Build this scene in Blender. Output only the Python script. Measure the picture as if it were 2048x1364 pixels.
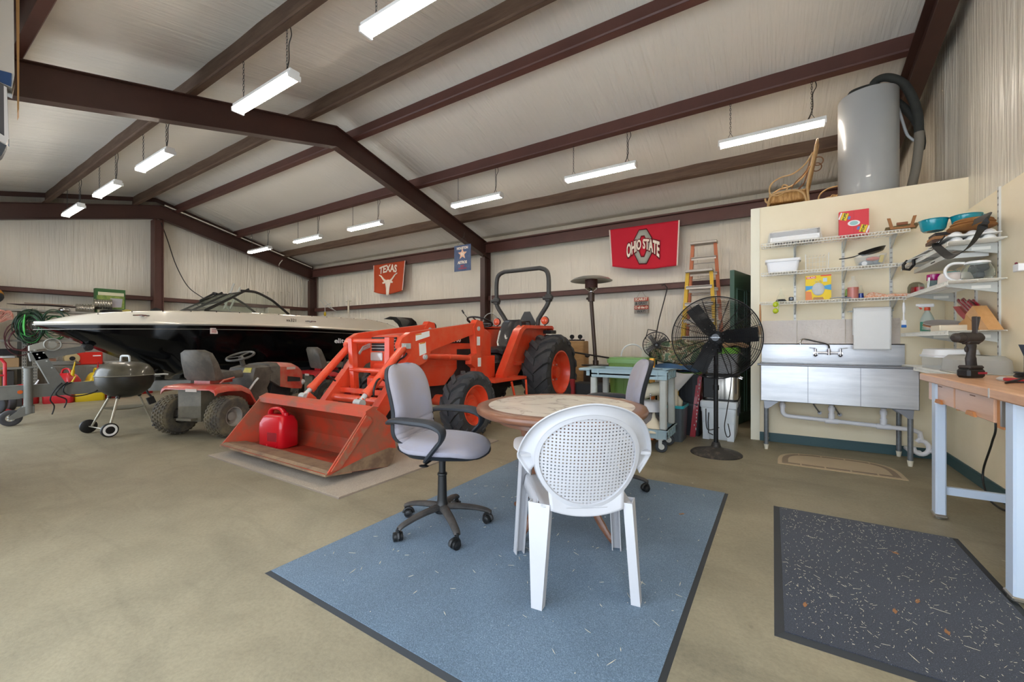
import bpy, bmesh, math, random
from mathutils import Vector, Matrix, Euler, noise
random.seed(7)
R = math.radians
PI = math.pi
for _o in list(bpy.data.objects): bpy.data.objects.remove(_o)
scn = bpy.context.scene
COL = scn.collection

# ------------------------------------------------------------ camera
CAM_H, FPX, YAW = 1.17, 825.0, R(32.3)
cam = bpy.data.cameras.new('camera'); camo = bpy.data.objects.new('camera', cam); COL.objects.link(camo)
cam.sensor_width = 36.0; cam.lens = FPX / 2048 * 36.0; cam.clip_start = .02; cam.clip_end = 100
camo.location = (0, 0, CAM_H); camo.rotation_euler = (R(90), 0, YAW)
scn.camera = camo
# ------------------------------------------------------------ colour management
vs = scn.view_settings
vs.view_transform = 'Standard'; vs.look = 'None'; vs.gamma = 1; vs.use_curve_mapping = False
vs.exposure = 1.34
# ------------------------------------------------------------ world (bright overcast daylight outside the open door)
w = bpy.data.worlds.new('world'); scn.world = w; w.use_nodes = True
_n = w.node_tree.nodes; _bg = _n['Background']
_bg.inputs[0].default_value = (.78, .88, 1, 1); _bg.inputs[1].default_value = 1.8
# ------------------------------------------------------------ daylight through the open roll-up door behind the camera
def area(name, loc, rot, sx, sy, power, col, spread=180):
    l = bpy.data.lights.new(name, 'AREA'); l.shape = 'RECTANGLE'; l.size = sx; l.size_y = sy
    l.energy = power; l.color = col; l.spread = R(spread)
    o = bpy.data.objects.new(name, l); COL.objects.link(o); o.location = loc; o.rotation_euler = rot
    return o
area('daylight_doorway', (-.6, -.42, 1.6), (R(-90), R(180), 0), 4.0, 2.9, 280, (.90, .95, 1.0))
area('daylight_doorway', (-9.5, -.42, 1.6), (R(-90), R(180), 0), 4.4, 2.9, 60, (.9, .95, 1.0))
TUBE = 19.0      # strength of the fluorescent tubes
# ------------------------------------------------------------ measured places: a pixel of the photo, met with a known plane
_c, _s = math.cos(YAW), math.sin(YAW)
def ray(x, y):
    u = (x - 1024) / FPX; v = (682 - y) / FPX
    return (-_s + _c * u, _c + _s * u, v)
def PG(x, y, z=0):
    r = ray(x, y); d = (z - CAM_H) / r[2]; return Vector((r[0] * d, r[1] * d, z))
def PY(x, y, Y):
    r = ray(x, y); d = Y / r[1]; return Vector((r[0] * d, Y, CAM_H + r[2] * d))
def PX(x, y, X):
    r = ray(x, y); d = X / r[0]; return Vector((X, r[1] * d, CAM_H + r[2] * d))

# ------------------------------------------------------------ materials
_mats = {}
def srgb(c):
    if isinstance(c, str):
        c = c.lstrip('#'); c = tuple(int(c[i:i + 2], 16) / 255 for i in (0, 2, 4))
    return tuple((x / 12.92 if x <= .04045 else ((x + .055) / 1.055) ** 2.4) for x in c[:3])
def mat(name, col, rough=.5, metal=0, alpha=1, trans=0, emit=0, col2=None, nscale=6, namt=.5, bump=0, bscale=40, stretch=None, coat=0, ior=None, ecol=None, contrast=(.35, .65), sheen=0, space='Object'):
    if name in _mats: return _mats[name]
    m = bpy.data.materials.new(name); m.use_nodes = True
    nt = m.node_tree; p = nt.nodes['Principled BSDF']; L = nt.links
    c = srgb(col)
    p.inputs['Base Color'].default_value = (*c, 1); p.inputs['Roughness'].default_value = rough
    p.inputs['Metallic'].default_value = metal; p.inputs['Alpha'].default_value = alpha
    p.inputs['Transmission Weight'].default_value = trans
    if coat: p.inputs['Coat Weight'].default_value = coat
    if sheen: p.inputs['Sheen Weight'].default_value = sheen
    if ior: p.inputs['IOR'].default_value = ior
    if emit:
        p.inputs['Emission Color'].default_value = (*(srgb(ecol) if ecol else c), 1); p.inputs['Emission Strength'].default_value = emit
    tc = None
    if col2 or bump:
        tc = nt.nodes.new('ShaderNodeTexCoord'); src = tc.outputs[space]
        mp = nt.nodes.new('ShaderNodeMapping'); L.new(src, mp.inputs[0]); src = mp.outputs[0]
        if stretch: mp.inputs['Scale'].default_value = stretch
    if col2:
        n = nt.nodes.new('ShaderNodeTexNoise'); n.inputs['Scale'].default_value = nscale; n.inputs['Detail'].default_value = 6; n.inputs['Roughness'].default_value = .65
        L.new(src, n.inputs['Vector'])
        rp = nt.nodes.new('ShaderNodeValToRGB'); rp.color_ramp.elements[0].position = contrast[0]; rp.color_ramp.elements[1].position = contrast[1]
        c2 = srgb(col2)
        rp.color_ramp.elements[0].color = (*c, 1); rp.color_ramp.elements[1].color = tuple(c[i] * (1 - namt) + c2[i] * namt for i in range(3)) + (1,)
        L.new(n.outputs['Fac'], rp.inputs[0]); L.new(rp.outputs[0], p.inputs['Base Color'])
    if bump:
        n = nt.nodes.new('ShaderNodeTexNoise'); n.inputs['Scale'].default_value = bscale; n.inputs['Detail'].default_value = 3
        L.new(src, n.inputs['Vector'])
        b = nt.nodes.new('ShaderNodeBump'); b.inputs['Strength'].default_value = bump; b.inputs['Distance'].default_value = .02
        L.new(n.outputs['Fac'], b.inputs['Height']); L.new(b.outputs[0], p.inputs['Normal'])
    _mats[name] = m
    return m

# ------------------------------------------------------------ mesh builder
class B:
    def __init__(s): s.v = []; s.f = []; s.mi = []; s.m = 0; s.T = None
    def _add(s, vs, fs):
        o = len(s.v)
        if s.T is not None: vs = [s.T @ Vector(v) for v in vs]
        s.v += [tuple(v) for v in vs]
        for f in fs: s.f.append(tuple(i + o for i in f)); s.mi.append(s.m)
        return s
    def quad(s, a, b, c, d): return s._add([a, b, c, d], [(0, 1, 2, 3)])
    def box(s, c, d, rz=0, rx=0, ry=0, bev=0):
        hx, hy, hz = d[0] / 2, d[1] / 2, d[2] / 2
        M = Matrix.Translation(c) @ Euler((rx, ry, rz)).to_matrix().to_4x4()
        if bev:
            b = min(bev, hx * .95, hy * .95, hz * .95)
            vs = []
            # three shells: chamfered box via 24 verts
            for sx in (-1, 1):
                for sy in (-1, 1):
                    for sz in (-1, 1):
                        vs += [(sx * hx, sy * (hy - b), sz * (hz - b)), (sx * (hx - b), sy * hy, sz * (hz - b)), (sx * (hx - b), sy * (hy - b), sz * hz)]
            def ix(sx, sy, sz, k): return (((sx > 0) * 4) + ((sy > 0) * 2) + (sz > 0)) * 3 + k
            fs = []
            for sg in (-1, 1):
                fs.append([ix(sg, -1, -1, 0), ix(sg, 1, -1, 0), ix(sg, 1, 1, 0), ix(sg, -1, 1, 0)][::sg])
                fs.append([ix(-1, sg, -1, 1), ix(-1, sg, 1, 1), ix(1, sg, 1, 1), ix(1, sg, -1, 1)][::sg])
                fs.append([ix(-1, -1, sg, 2), ix(1, -1, sg, 2), ix(1, 1, sg, 2), ix(-1, 1, sg, 2)][::sg])
            for a in (-1, 1):
                for c_ in (-1, 1):
                    fs.append([ix(a, c_, -1, 0), ix(a, c_, -1, 1), ix(a, c_, 1, 1), ix(a, c_, 1, 0)][::-a * c_])
                    fs.append([ix(a, -1, c_, 0), ix(a, -1, c_, 2), ix(a, 1, c_, 2), ix(a, 1, c_, 0)][::a * c_])
                    fs.append([ix(-1, a, c_, 1), ix(-1, a, c_, 2), ix(1, a, c_, 2), ix(1, a, c_, 1)][::-a * c_])
                    for e in (-1, 1):
                        fs.append([ix(a, c_, e, 0), ix(a, c_, e, 1), ix(a, c_, e, 2)][::a * c_ * e])
            return s._add([M @ Vector(v) for v in vs], [tuple(f) for f in fs])
        vs = [M @ Vector((x, y, z)) for x in (-hx, hx) for y in (-hy, hy) for z in (-hz, hz)]
        return s._add(vs, [(0, 1, 3, 2), (4, 6, 7, 5), (0, 4, 5, 1), (2, 3, 7, 6), (0, 2, 6, 4), (1, 5, 7, 3)])
    def bb(s, a, b, bev=0):   # box between two corners
        return s.box([(a[i] + b[i]) / 2 for i in range(3)], [abs(b[i] - a[i]) for i in range(3)], bev=bev)
    def cyl(s, a, b, r0, r1=None, n=16, cap=True):
        a, b = Vector(a), Vector(b); r1 = r0 if r1 is None else r1
        d = (b - a); q = d.to_track_quat('Z', 'Y').to_matrix()
        vs = []
        for p, r in ((a, r0), (b, r1)):
            for i in range(n):
                t = 2 * PI * i / n; vs.append(p + q @ Vector((r * math.cos(t), r * math.sin(t), 0)))
        fs = [(i, (i + 1) % n, n + (i + 1) % n, n + i) for i in range(n)]
        if cap: fs += [tuple(range(n))[::-1], tuple(range(n, 2 * n))]
        return s._add(vs, fs)
    def tube(s, pts, r, n=8, closed=False, flat=None):
        pts = [Vector(p) for p in pts]; N = len(pts)
        if N < 2: return s
        rr = r if isinstance(r, (list, tuple)) else [r] * N
        T = []
        for i in range(N):
            if closed: t = pts[(i + 1) % N] - pts[i - 1]
            elif i == 0: t = pts[1] - pts[0]
            elif i == N - 1: t = pts[-1] - pts[-2]
            else: t = (pts[i + 1] - pts[i]).normalized() + (pts[i] - pts[i - 1]).normalized()
            if t.length < 1e-9: t = Vector((0, 0, 1))
            T.append(t.normalized())
        up = Vector((0, 0, 1)) if abs(T[0].z) < .9 else Vector((1, 0, 0))
        nrm = (up - T[0] * up.dot(T[0])).normalized(); vs = []
        for i in range(N):
            if i:
                ax = T[i - 1].cross(T[i])
                if ax.length > 1e-8:
                    nrm = Matrix.Rotation(T[i - 1].angle(T[i]), 3, ax.normalized()) @ nrm
                nrm = (nrm - T[i] * nrm.dot(T[i])).normalized()
            bn = T[i].cross(nrm)
            fx, fy = (flat if flat else (1, 1))
            for k in range(n):
                a = 2 * PI * k / n
                vs.append(pts[i] + nrm * (rr[i] * fx * math.cos(a)) + bn * (rr[i] * fy * math.sin(a)))
        fs = []
        for i in range(N if closed else N - 1):
            j = (i + 1) % N
            for k in range(n): fs.append((i * n + k, i * n + (k + 1) % n, j * n + (k + 1) % n, j * n + k))
        if not closed: fs += [tuple(range(n))[::-1], tuple((N - 1) * n + k for k in range(n))]
        return s._add(vs, fs)
    def lathe(s, prof, o=(0, 0, 0), n=32, axis=(0, 0, 1), a0=0, a1=2 * PI, cap=False):
        q = Vector(axis).to_track_quat('Z', 'Y').to_matrix(); o = Vector(o); full = abs(a1 - a0 - 2 * PI) < 1e-6
        m = n if full else n + 1; vs = []
        for r, z in prof:
            for i in range(m):
                t = a0 + (a1 - a0) * i / n; vs.append(o + q @ Vector((r * math.cos(t), r * math.sin(t), z)))
        fs = []
        for j in range(len(prof) - 1):
            for i in range(n):
                k = (i + 1) % m; fs.append((j * m + i, j * m + k, (j + 1) * m + k, (j + 1) * m + i))
        if cap: fs += [tuple(range(m))[::-1], tuple((len(prof) - 1) * m + i for i in range(m))]
        return s._add(vs, fs)
    def torus(s, c, R_, r, axis=(0, 0, 1), n=40, k=8, a0=0, a1=2 * PI):
        q = Vector(axis).to_track_quat('Z', 'Y').to_matrix(); full = abs(a1 - a0 - 2 * PI) < 1e-6
        pts = [Vector(c) + q @ Vector((R_ * math.cos(a0 + (a1 - a0) * i / n), R_ * math.sin(a0 + (a1 - a0) * i / n), 0)) for i in range(n if full else n + 1)]
        return s.tube(pts, r, k, closed=full)
    def prism(s, pts, d):      # planar polygon of 3D points extruded along the vector d
        pts = [Vector(p) for p in pts]; d = Vector(d); n = len(pts)
        nn = Vector((0, 0, 0))
        for i in range(n): nn += pts[i].cross(pts[(i + 1) % n])
        if nn.dot(d) > 0: pts = pts[::-1]
        vs = pts + [p + d for p in pts]
        fs = [tuple(range(n)), tuple(range(n, 2 * n))[::-1]] + [(i, n + i, n + (i + 1) % n, (i + 1) % n) for i in range(n)]
        return s._add(vs, fs)
    def ell(s, c, r, n=20, k=12, rot=None, z0=-1, z1=1):
        c = Vector(c); r = (r, r, r) if not isinstance(r, (tuple, list)) else r
        t0, t1 = math.asin(z0), math.asin(z1); vs = []
        M = Euler(rot).to_matrix() if rot else Matrix.Identity(3)
        for j in range(k + 1):
            t = t0 + (t1 - t0) * j / k
            for i in range(n):
                a = 2 * PI * i / n
                vs.append(c + M @ Vector((r[0] * math.cos(t) * math.cos(a), r[1] * math.cos(t) * math.sin(a), r[2] * math.sin(t))))
        fs = [(j * n + i, j * n + (i + 1) % n, (j + 1) * n + (i + 1) % n, (j + 1) * n + i) for j in range(k) for i in range(n)]
        fs += [tuple(range(n))[::-1], tuple(k * n + i for i in range(n))]
        return s._add(vs, fs)
    def loft(s, secs, closed=True, cap=True):
        n = len(secs[0]); vs = [Vector(p) for sec in secs for p in sec]; fs = []
        for j in range(len(secs) - 1):
            for i in range(n if closed else n - 1):
                k = (i + 1) % n; fs.append((j * n + i, j * n + k, (j + 1) * n + k, (j + 1) * n + i))
        if cap and closed: fs += [tuple(range(n))[::-1], tuple((len(secs) - 1) * n + i for i in range(n))]
        return s._add(vs, fs)
    def grid(s, fn, nu, nv, u0=0, u1=1, v0=0, v1=1):
        vs = [Vector(fn(u0 + (u1 - u0) * i / nu, v0 + (v1 - v0) * j / nv)) for j in range(nv + 1) for i in range(nu + 1)]
        return s._add(vs, [(j * (nu + 1) + i, j * (nu + 1) + i + 1, (j + 1) * (nu + 1) + i + 1, (j + 1) * (nu + 1) + i) for j in range(nv) for i in range(nu)])

def link(o, parent=None):
    COL.objects.link(o)
    if parent is not None: o.parent = parent
    return o
def PM(o):   # world matrix without a depsgraph
    m = Matrix.LocRotScale(o.location, o.rotation_euler, o.scale)
    return m if o.parent is None else PM(o.parent) @ o.matrix_parent_inverse @ m
def obj(name, b, m, parent=None, smooth=True, world=False, angle=35, solid=0, sub=0, loc=None, label=None, bevel=0):
    me = bpy.data.meshes.new(name)
    me.from_pydata(b.v, [], b.f); me.update()
    mats = m if isinstance(m, (list, tuple)) else [m]
    for x in mats: me.materials.append(x)
    if len(mats) > 1: me.polygons.foreach_set('material_index', b.mi)
    bm = bmesh.new(); bm.from_mesh(me)
    bmesh.ops.remove_doubles(bm, verts=bm.verts, dist=1e-5)
    bmesh.ops.recalc_face_normals(bm, faces=bm.faces)
    bm.to_mesh(me); bm.free()
    if smooth:
        me.polygons.foreach_set('use_smooth', [True] * len(me.polygons))
        me.set_sharp_from_angle(angle=R(angle))
    o = bpy.data.objects.new(name, me); link(o, parent)
    if loc: o.location = loc
    if world and parent is not None: o.matrix_parent_inverse = PM(parent).inverted()
    if bevel:
        md = o.modifiers.new('bevel', 'BEVEL'); md.width = bevel; md.segments = 2; md.limit_method = 'ANGLE'; md.angle_limit = R(40)
    if sub:
        md = o.modifiers.new('sub', 'SUBSURF'); md.levels = sub; md.render_levels = sub
    if solid:
        md = o.modifiers.new('solid', 'SOLIDIFY'); md.thickness = solid; md.offset = 0
    if label: o['label'] = label
    return o
def tag(o, label, cat, group=None, kind=None):
    o['label'] = label; o['category'] = cat
    if group: o['group'] = group
    if kind: o['kind'] = kind
    return o
def thing(name, label, cat, loc=(0, 0, 0), rz=0, group=None):
    o = bpy.data.objects.new(name, None); COL.objects.link(o); o.empty_display_size = .1
    o.location = loc; o.rotation_euler = (0, 0, rz)
    return tag(o, label, cat, group)
def struct(name, b, m, **k):
    o = obj(name, b, m, **k); o['kind'] = 'structure'
    return o
def dup(root, loc=None, rz=None, label=None, group=None):
    r = root.copy(); COL.objects.link(r)
    if loc is not None: r.location = loc
    if rz is not None: r.rotation_euler = (0, 0, rz)
    if label: r['label'] = label
    if group: r['group'] = group
    def kids(a, b):
        for ch in list(a.children):
            c = ch.copy(); COL.objects.link(c); c.parent = b; kids(ch, c)
    kids(root, r)
    return r
def text(name, s, size, m, parent, M, depth=.001, warp=None, align='CENTER', sx=1.0, shear=0, bold=0, label=None):
    cu = bpy.data.curves.new(name, 'FONT'); cu.body = s; cu.size = size; cu.extrude = depth; cu.align_x = align; cu.align_y = 'CENTER'
    cu.shear = shear; cu.offset = bold; cu.resolution_u = 3
    t = bpy.data.objects.new(name, cu); COL.objects.link(t)
    dg = bpy.context.evaluated_depsgraph_get(); me = bpy.data.meshes.new_from_object(t.evaluated_get(dg))
    bpy.data.objects.remove(t)
    me.name = name; me.materials.clear(); me.materials.append(m)
    for v in me.vertices:
        c = v.co.copy(); c.x *= sx
        if warp: c = Vector(warp(c))
        v.co = M @ c
    o = bpy.data.objects.new(name, me); link(o, parent)
    if label: o['label'] = label
    return o
def frame(o, xdir, ydir, zdir=None):   # matrix that lays a flat drawing (x right, y up) into the world
    x = Vector(xdir).normalized(); y = Vector(ydir).normalized(); z = x.cross(y)
    return Matrix(((x.x, y.x, z.x, o[0]), (x.y, y.y, z.y, o[1]), (x.z, y.z, z.z, o[2]), (0, 0, 0, 1)))
def arc(cx, cy, r, a0, a1, n=12, ry=None):
    ry = r if ry is None else ry
    return [(cx + r * math.cos(R(a0 + (a1 - a0) * i / n)), cy + ry * math.sin(R(a0 + (a1 - a0) * i / n))) for i in range(n + 1)]
def bez(pts, n=8):      # smooth curve through the points
    P = [Vector(p) for p in pts]; out = []
    for i in range(len(P) - 1):
        p0 = P[max(i - 1, 0)]; p1 = P[i]; p2 = P[i + 1]; p3 = P[min(i + 2, len(P) - 1)]
        for k in range(n):
            t = k / n
            out.append(.5 * ((2 * p1) + (p2 - p0) * t + (2 * p0 - 5 * p1 + 4 * p2 - p3) * t * t + (3 * p1 - p0 - 3 * p2 + p3) * t ** 3))
    out.append(P[-1]); return out
def rrect(w, h, r, n=4):
    pts = []
    for cx, cy, a in ((w / 2 - r, h / 2 - r, 0), (-w / 2 + r, h / 2 - r, 90), (-w / 2 + r, -h / 2 + r, 180), (w / 2 - r, -h / 2 + r, 270)):
        pts += arc(cx, cy, r, a, a + 90, n)
    return pts
def tubbox(b, w0, d0, w1, d1, h, t=.004, r=.03, z=0, n=4, floor=True):
    # open-topped box with rounded corners, outer size w0 x d0 at the foot and w1 x d1 at the rim
    S = []
    for (w_, d_, zz) in ((w0, d0, z), (w1, d1, z + h), (w1 - 2 * t, d1 - 2 * t, z + h), (w0 - 2 * t, d0 - 2 * t, z + t)):
        S.append([(x, y, zz) for x, y in rrect(w_, d_, min(r, w_ / 2.2, d_ / 2.2), n)])
    b.loft(S, cap=True); return b

# ============================================================ MATERIALS OF THE SETTING
def wrinkle(name, c1, c2, sc, bumpS, rough=.38, dirn='x'):
    m = bpy.data.materials.new(name); m.use_nodes = True; nt = m.node_tree; p = nt.nodes['Principled BSDF']; L = nt.links
    tc = nt.nodes.new('ShaderNodeTexCoord'); mp = nt.nodes.new('ShaderNodeMapping'); L.new(tc.outputs['Object'], mp.inputs[0]); mp.inputs['Scale'].default_value = sc
    n1 = nt.nodes.new('ShaderNodeTexNoise'); n1.inputs['Scale'].default_value = 1; n1.inputs['Detail'].default_value = 4; n1.inputs['Distortion'].default_value = .5; L.new(mp.outputs[0], n1.inputs['Vector'])
    mp2 = nt.nodes.new('ShaderNodeMapping'); L.new(tc.outputs['Object'], mp2.inputs[0]); mp2.inputs['Scale'].default_value = tuple(k * 3.1 for k in sc)
    n2 = nt.nodes.new('ShaderNodeTexNoise'); n2.inputs['Scale'].default_value = 1; n2.inputs['Detail'].default_value = 3; L.new(mp2.outputs[0], n2.inputs['Vector'])
    n3 = nt.nodes.new('ShaderNodeTexNoise'); n3.inputs['Scale'].default_value = .5; n3.inputs['Detail'].default_value = 2; L.new(tc.outputs['Object'], n3.inputs['Vector'])
    ad = nt.nodes.new('ShaderNodeMath'); ad.operation = 'MULTIPLY_ADD'; L.new(n2.outputs['Fac'], ad.inputs[0]); ad.inputs[1].default_value = .4; L.new(n1.outputs['Fac'], ad.inputs[2])
    mu = nt.nodes.new('ShaderNodeMath'); mu.operation = 'MULTIPLY'; L.new(ad.outputs[0], mu.inputs[0])
    rp0 = nt.nodes.new('ShaderNodeValToRGB'); rp0.color_ramp.elements[0].position = .35; rp0.color_ramp.elements[1].position = .7; rp0.color_ramp.elements[0].color = (.25, .25, .25, 1)
    L.new(n3.outputs['Fac'], rp0.inputs[0]); L.new(rp0.outputs[0], mu.inputs[1])
    b = nt.nodes.new('ShaderNodeBump'); b.inputs['Strength'].default_value = bumpS; b.inputs['Distance'].default_value = .05; L.new(mu.outputs[0], b.inputs['Height']); L.new(b.outputs[0], p.inputs['Normal'])
    rp = nt.nodes.new('ShaderNodeValToRGB'); rp.color_ramp.elements[0].color = (*srgb(c1), 1); rp.color_ramp.elements[1].color = (*srgb(c2), 1); rp.color_ramp.elements[0].position = .3; rp.color_ramp.elements[1].position = .7
    L.new(n3.outputs['Fac'], rp.inputs[0]); L.new(rp.outputs[0], p.inputs['Base Color'])
    p.inputs['Roughness'].default_value = rough
    return m
M_wallins = wrinkle('wall_vinyl', '#dbd3c2', '#e0d9ca', (9, 9, .45), 1.0, rough=.34)
M_roofins = wrinkle('roof_vinyl', '#dcd5c8', '#e2dcd0', (12, .6, .6), .8, rough=.38)
M_roofins2 = M_roofins
M_steel = mat('oxide_red_steel', '#5e3a31', .5, col2='#4a2d27', nscale=2, namt=.6, bump=.02, bscale=60)
M_steeldark = mat('dark_oxide_steel', '#472c24', .45, col2='#3a241d', nscale=2, namt=.6)
M_steeldirt = mat('dusty_oxide_steel', '#4e382a', .75, col2='#6b5643', nscale=5, namt=.7, stretch=(.4, 3, 3))
M_cream = mat('cream_painted_board', '#f5e8cb', .55, col2='#eee0be', nscale=1.5, namt=.8, bump=.03, bscale=8)
M_creamw = mat('cream_painted_corner', '#f2ecd6', .55)
M_green = mat('teal_green_trim', '#38565a', .45)
M_dgreen = mat('dark_green_door', '#3a5a48', .4)

# concrete floor
def concrete():
    m = bpy.data.materials.new('concrete'); m.use_nodes = True; nt = m.node_tree; p = nt.nodes['Principled BSDF']; L = nt.links
    tc = nt.nodes.new('ShaderNodeTexCoord')
    def nz(sc, det, sx=1, sy=1, dist=0):
        mp = nt.nodes.new('ShaderNodeMapping'); L.new(tc.outputs['Object'], mp.inputs[0]); mp.inputs['Scale'].default_value = (sx, sy, 1)
        n = nt.nodes.new('ShaderNodeTexNoise'); n.inputs['Scale'].default_value = sc; n.inputs['Detail'].default_value = det; n.inputs['Roughness'].default_value = .65; n.inputs['Distortion'].default_value = dist
        L.new(mp.outputs[0], n.inputs['Vector']); return n
    def ramp(n, a, b, ca, cb):
        r = nt.nodes.new('ShaderNodeValToRGB'); r.color_ramp.elements[0].position = a; r.color_ramp.elements[1].position = b
        r.color_ramp.elements[0].color = (*ca, 1); r.color_ramp.elements[1].color = (*cb, 1); L.new(n.outputs['Fac'], r.inputs[0]); return r
    def mul(a, b, f=1):
        x = nt.nodes.new('ShaderNodeMix'); x.data_type = 'RGBA'; x.blend_type = 'MULTIPLY'; x.inputs[0].default_value = f
        L.new(a, x.inputs[6]); L.new(b, x.inputs[7]); return x.outputs[2]
    base = ramp(nz(.7, 5, dist=.6), .3, .72, srgb('#8a8068'), srgb('#9c937a'))
    mid = ramp(nz(2.2, 8, 1, 1, 1.2), .36, .6, (.70, .70, .70), (1, 1, 1))
    fine = ramp(nz(60, 3), .3, .6, (.82, .82, .82), (1, 1, 1))
    streak = ramp(nz(1.6, 6, .35, 2.2, .8), .30, .47, (.66, .66, .66), (1, 1, 1))
    spots = ramp(nz(9, 6), .24, .34, (.5, .48, .45), (1, 1, 1))
    c = mul(base.outputs[0], mid.outputs[0], .55); c = mul(c, fine.outputs[0]); c = mul(c, streak.outputs[0], .6); c = mul(c, spots.outputs[0], .8)
    L.new(c, p.inputs['Base Color']); p.inputs['Roughness'].default_value = .55
    b = nt.nodes.new('ShaderNodeBump'); b.inputs['Strength'].default_value = .08; b.inputs['Distance'].default_value = .02
    L.new(nz(30, 5).outputs['Fac'], b.inputs['Height']); L.new(b.outputs[0], p.inputs['Normal'])
    return m
M_conc = concrete()

# ============================================================ THE SHELL
XL, XR, YB, YF = -15.05, 1.62, 9.33, -.32      # left end, right end, back side wall, front side wall
RY = 4.52; RS = .25                              # ridge line and roof slope
def roofz(y): return 5.28 - (.235 if y < RY else .26) * abs(y - RY)     # underside of the roof blanket
b = B(); b.bb((XL - .2, YF - .2, -.15), (XR + .2, YB + .2, 0)); struct('floor', b, M_conc)
# roof: two wrinkled sheets
b = B()
def roof(u, v):
    x = XL + (XR - XL) * u; y = YF + (YB - YF) * v
    return (x, y, roofz(y) - .012 * abs(math.sin(x * 2.6 + math.sin(y * 3) * .25)))
b.grid(roof, 150, 48)
struct('ceiling', b, M_roofins, angle=60, solid=.03)
# back wall with shallow vertical billows, left end wall, right end wall above the boards
b = B()
b.grid(lambda u, v: (XL + (XR - XL) * u, YB - .025 * abs(math.sin((XL + (XR - XL) * u) * 2.58)), roofz(YB) * v), 260, 4)
struct('wall_back', b, M_wallins, angle=60, solid=.03)
b = B()
b.grid(lambda u, v: (XL + .02 * abs(math.sin((YF + (YB - YF) * u) * 2.6)), YF + (YB - YF) * u, roofz(YF + (YB - YF) * u) * v), 120, 6)
struct('wall_left', b, M_wallins, angle=60, solid=.03)
b = B()
b.grid(lambda u, v: (XR - .02 * abs(math.sin((YF + (YB - YF) * u) * 2.6)), YF + (YB - YF) * u, roofz(YF + (YB - YF) * u) * v), 120, 6)
struct('wall_right', b, M_wallins, angle=60, solid=.03)
# painted board lining on the lower right wall
b = B(); b.bb((1.42, .2, 0), (1.585, 5.66, 2.30)); struct('wall_right_boards', b, M_cream)
# front wall with two open roll-up doorways (behind the camera)
b = B()
zt = roofz(YF)
for x0, x1, z0, z1 in ((XL, -12, 0, zt), (-7, -3.7, 0, zt), (1.45, XR, 0, zt), (-12, -7, 3.05, zt), (-3.7, 1.45, 3.05, zt)):
    b.bb((x0, YF - .12, z0), (x1, YF - .02, z1))
struct('wall_front', b, M_wallins)

# ---- steel: rafters and columns as welded I-sections
def ibeam(b, a, c, da, dc, up, wdir, fw=.15, ft=.012, wt=.008):
    # top edge a->c, depth da->dc measured along -up, flange width fw along wdir
    a, c, up, wd = Vector(a), Vector(c), Vector(up), Vector(wdir)
    def slab(p0, p1, q0, q1, w_):  # quad section swept in width
        b.prism([p0 - wd * w_ / 2, p1 - wd * w_ / 2, q1 - wd * w_ / 2, q0 - wd * w_ / 2], wd * w_)
    slab(a, c, a - up * ft, c - up * ft, fw)
    slab(a - up * (da - ft), c - up * (dc - ft), a - up * da, c - up * dc, fw)
    slab(a - up * ft, c - up * ft, a - up * (da - ft), c - up * (dc - ft), wt)
def frame_at(nm, X, m, ridge_col=False, fw=.15):
    b = B(); W = (1, 0, 0); up = Vector((0, 0, 1))
    yb, yf = 9.22, -.18
    top = lambda y: 4.985 - RS * abs(y - RY)
    ibeam(b, (X, RY, top(RY)), (X, yb - .02, top(yb)), .37, .40, up, W, fw)
    ibeam(b, (X, RY, top(RY)), (X, yf + .02, top(yf)), .37, .40, up, W, fw)
    # columns with haunch
    for yc, sg in ((yb, -1), (yf, 1)):
        zt_ = top(yc) - .39
        b.box((X, yc, zt_ / 2 + .2), (fw, .012, zt_ + .4)); b.box((X, yc + sg * .26, zt_ / 2), (fw, .012, zt_))
        b.box((X, yc + sg * .13, zt_ / 2 + .15), (.008, .26, zt_ + .3))
    struct(nm, b, m)
frame_at('trim_1', -6.6, M_steeldark)
frame_at('trim_2', -14.62, M_steeldark)
frame_at('trim_3', 1.40, M_steeldark, fw=.16)
# end wall ridge column
b = B(); b.bb((-14.75, 4.41, 0), (-14.62, 4.43, 4.6)); b.bb((-14.75, 4.60, 0), (-14.62, 4.62, 4.6)); b.bb((-14.69, 4.42, 0), (-14.68, 4.61, 4.6))
b.bb((-14.98, 4.43, 0), (-14.75, 4.60, 4.6)); struct('trim_4', b, M_steel)
# ---- Z purlins
def zpurlin(nm, Y, m, sgn, x0=XL + .1, x1=XR - .05, dep=.25, z=None):
    b = B(); zb = (4.985 - RS * abs(Y - RY)) if z is None else z
    X0, X1 = x0, x1; f = .085; t = .006; L_ = (X1 - X0); cx = (X0 + X1) / 2
    sl = -RS if Y > RY else RS
    def bx(y0, z0, y1, z1, th=t):
        dy, dz = y1 - y0, z1 - z0; n = Vector((0, -dz, dy)).normalized() * th
        b.prism([(X0, y0, z0), (X0, y1, z1), (X0, y1 + n.y, z1 + n.z), (X0, y0 + n.y, z0 + n.z)], (L_, 0, 0))
    bx(Y, zb, Y, zb + dep)                                             # web
    bx(Y, zb, Y + sgn * f, zb + sgn * f * sl * 1)                       # lower flange
    bx(Y + sgn * f, zb + sgn * f * sl, Y + sgn * (f + .012), zb + sgn * f * sl + .018)
    bx(Y, zb + dep, Y - sgn * f, zb + dep - sgn * f * sl)
    bx(Y - sgn * f, zb + dep - sgn * f * sl, Y - sgn * (f + .01), zb + dep - sgn * f * sl - .018)
    struct(nm, b, m, smooth=False)
zpurlin('trim_5', .81, M_steel, 1, dep=.32)
zpurlin('trim_6', 2.41, M_steeldirt, -1, dep=.32)
zpurlin('trim_7', 4.03, M_steeldirt, -1, dep=.30)
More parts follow.
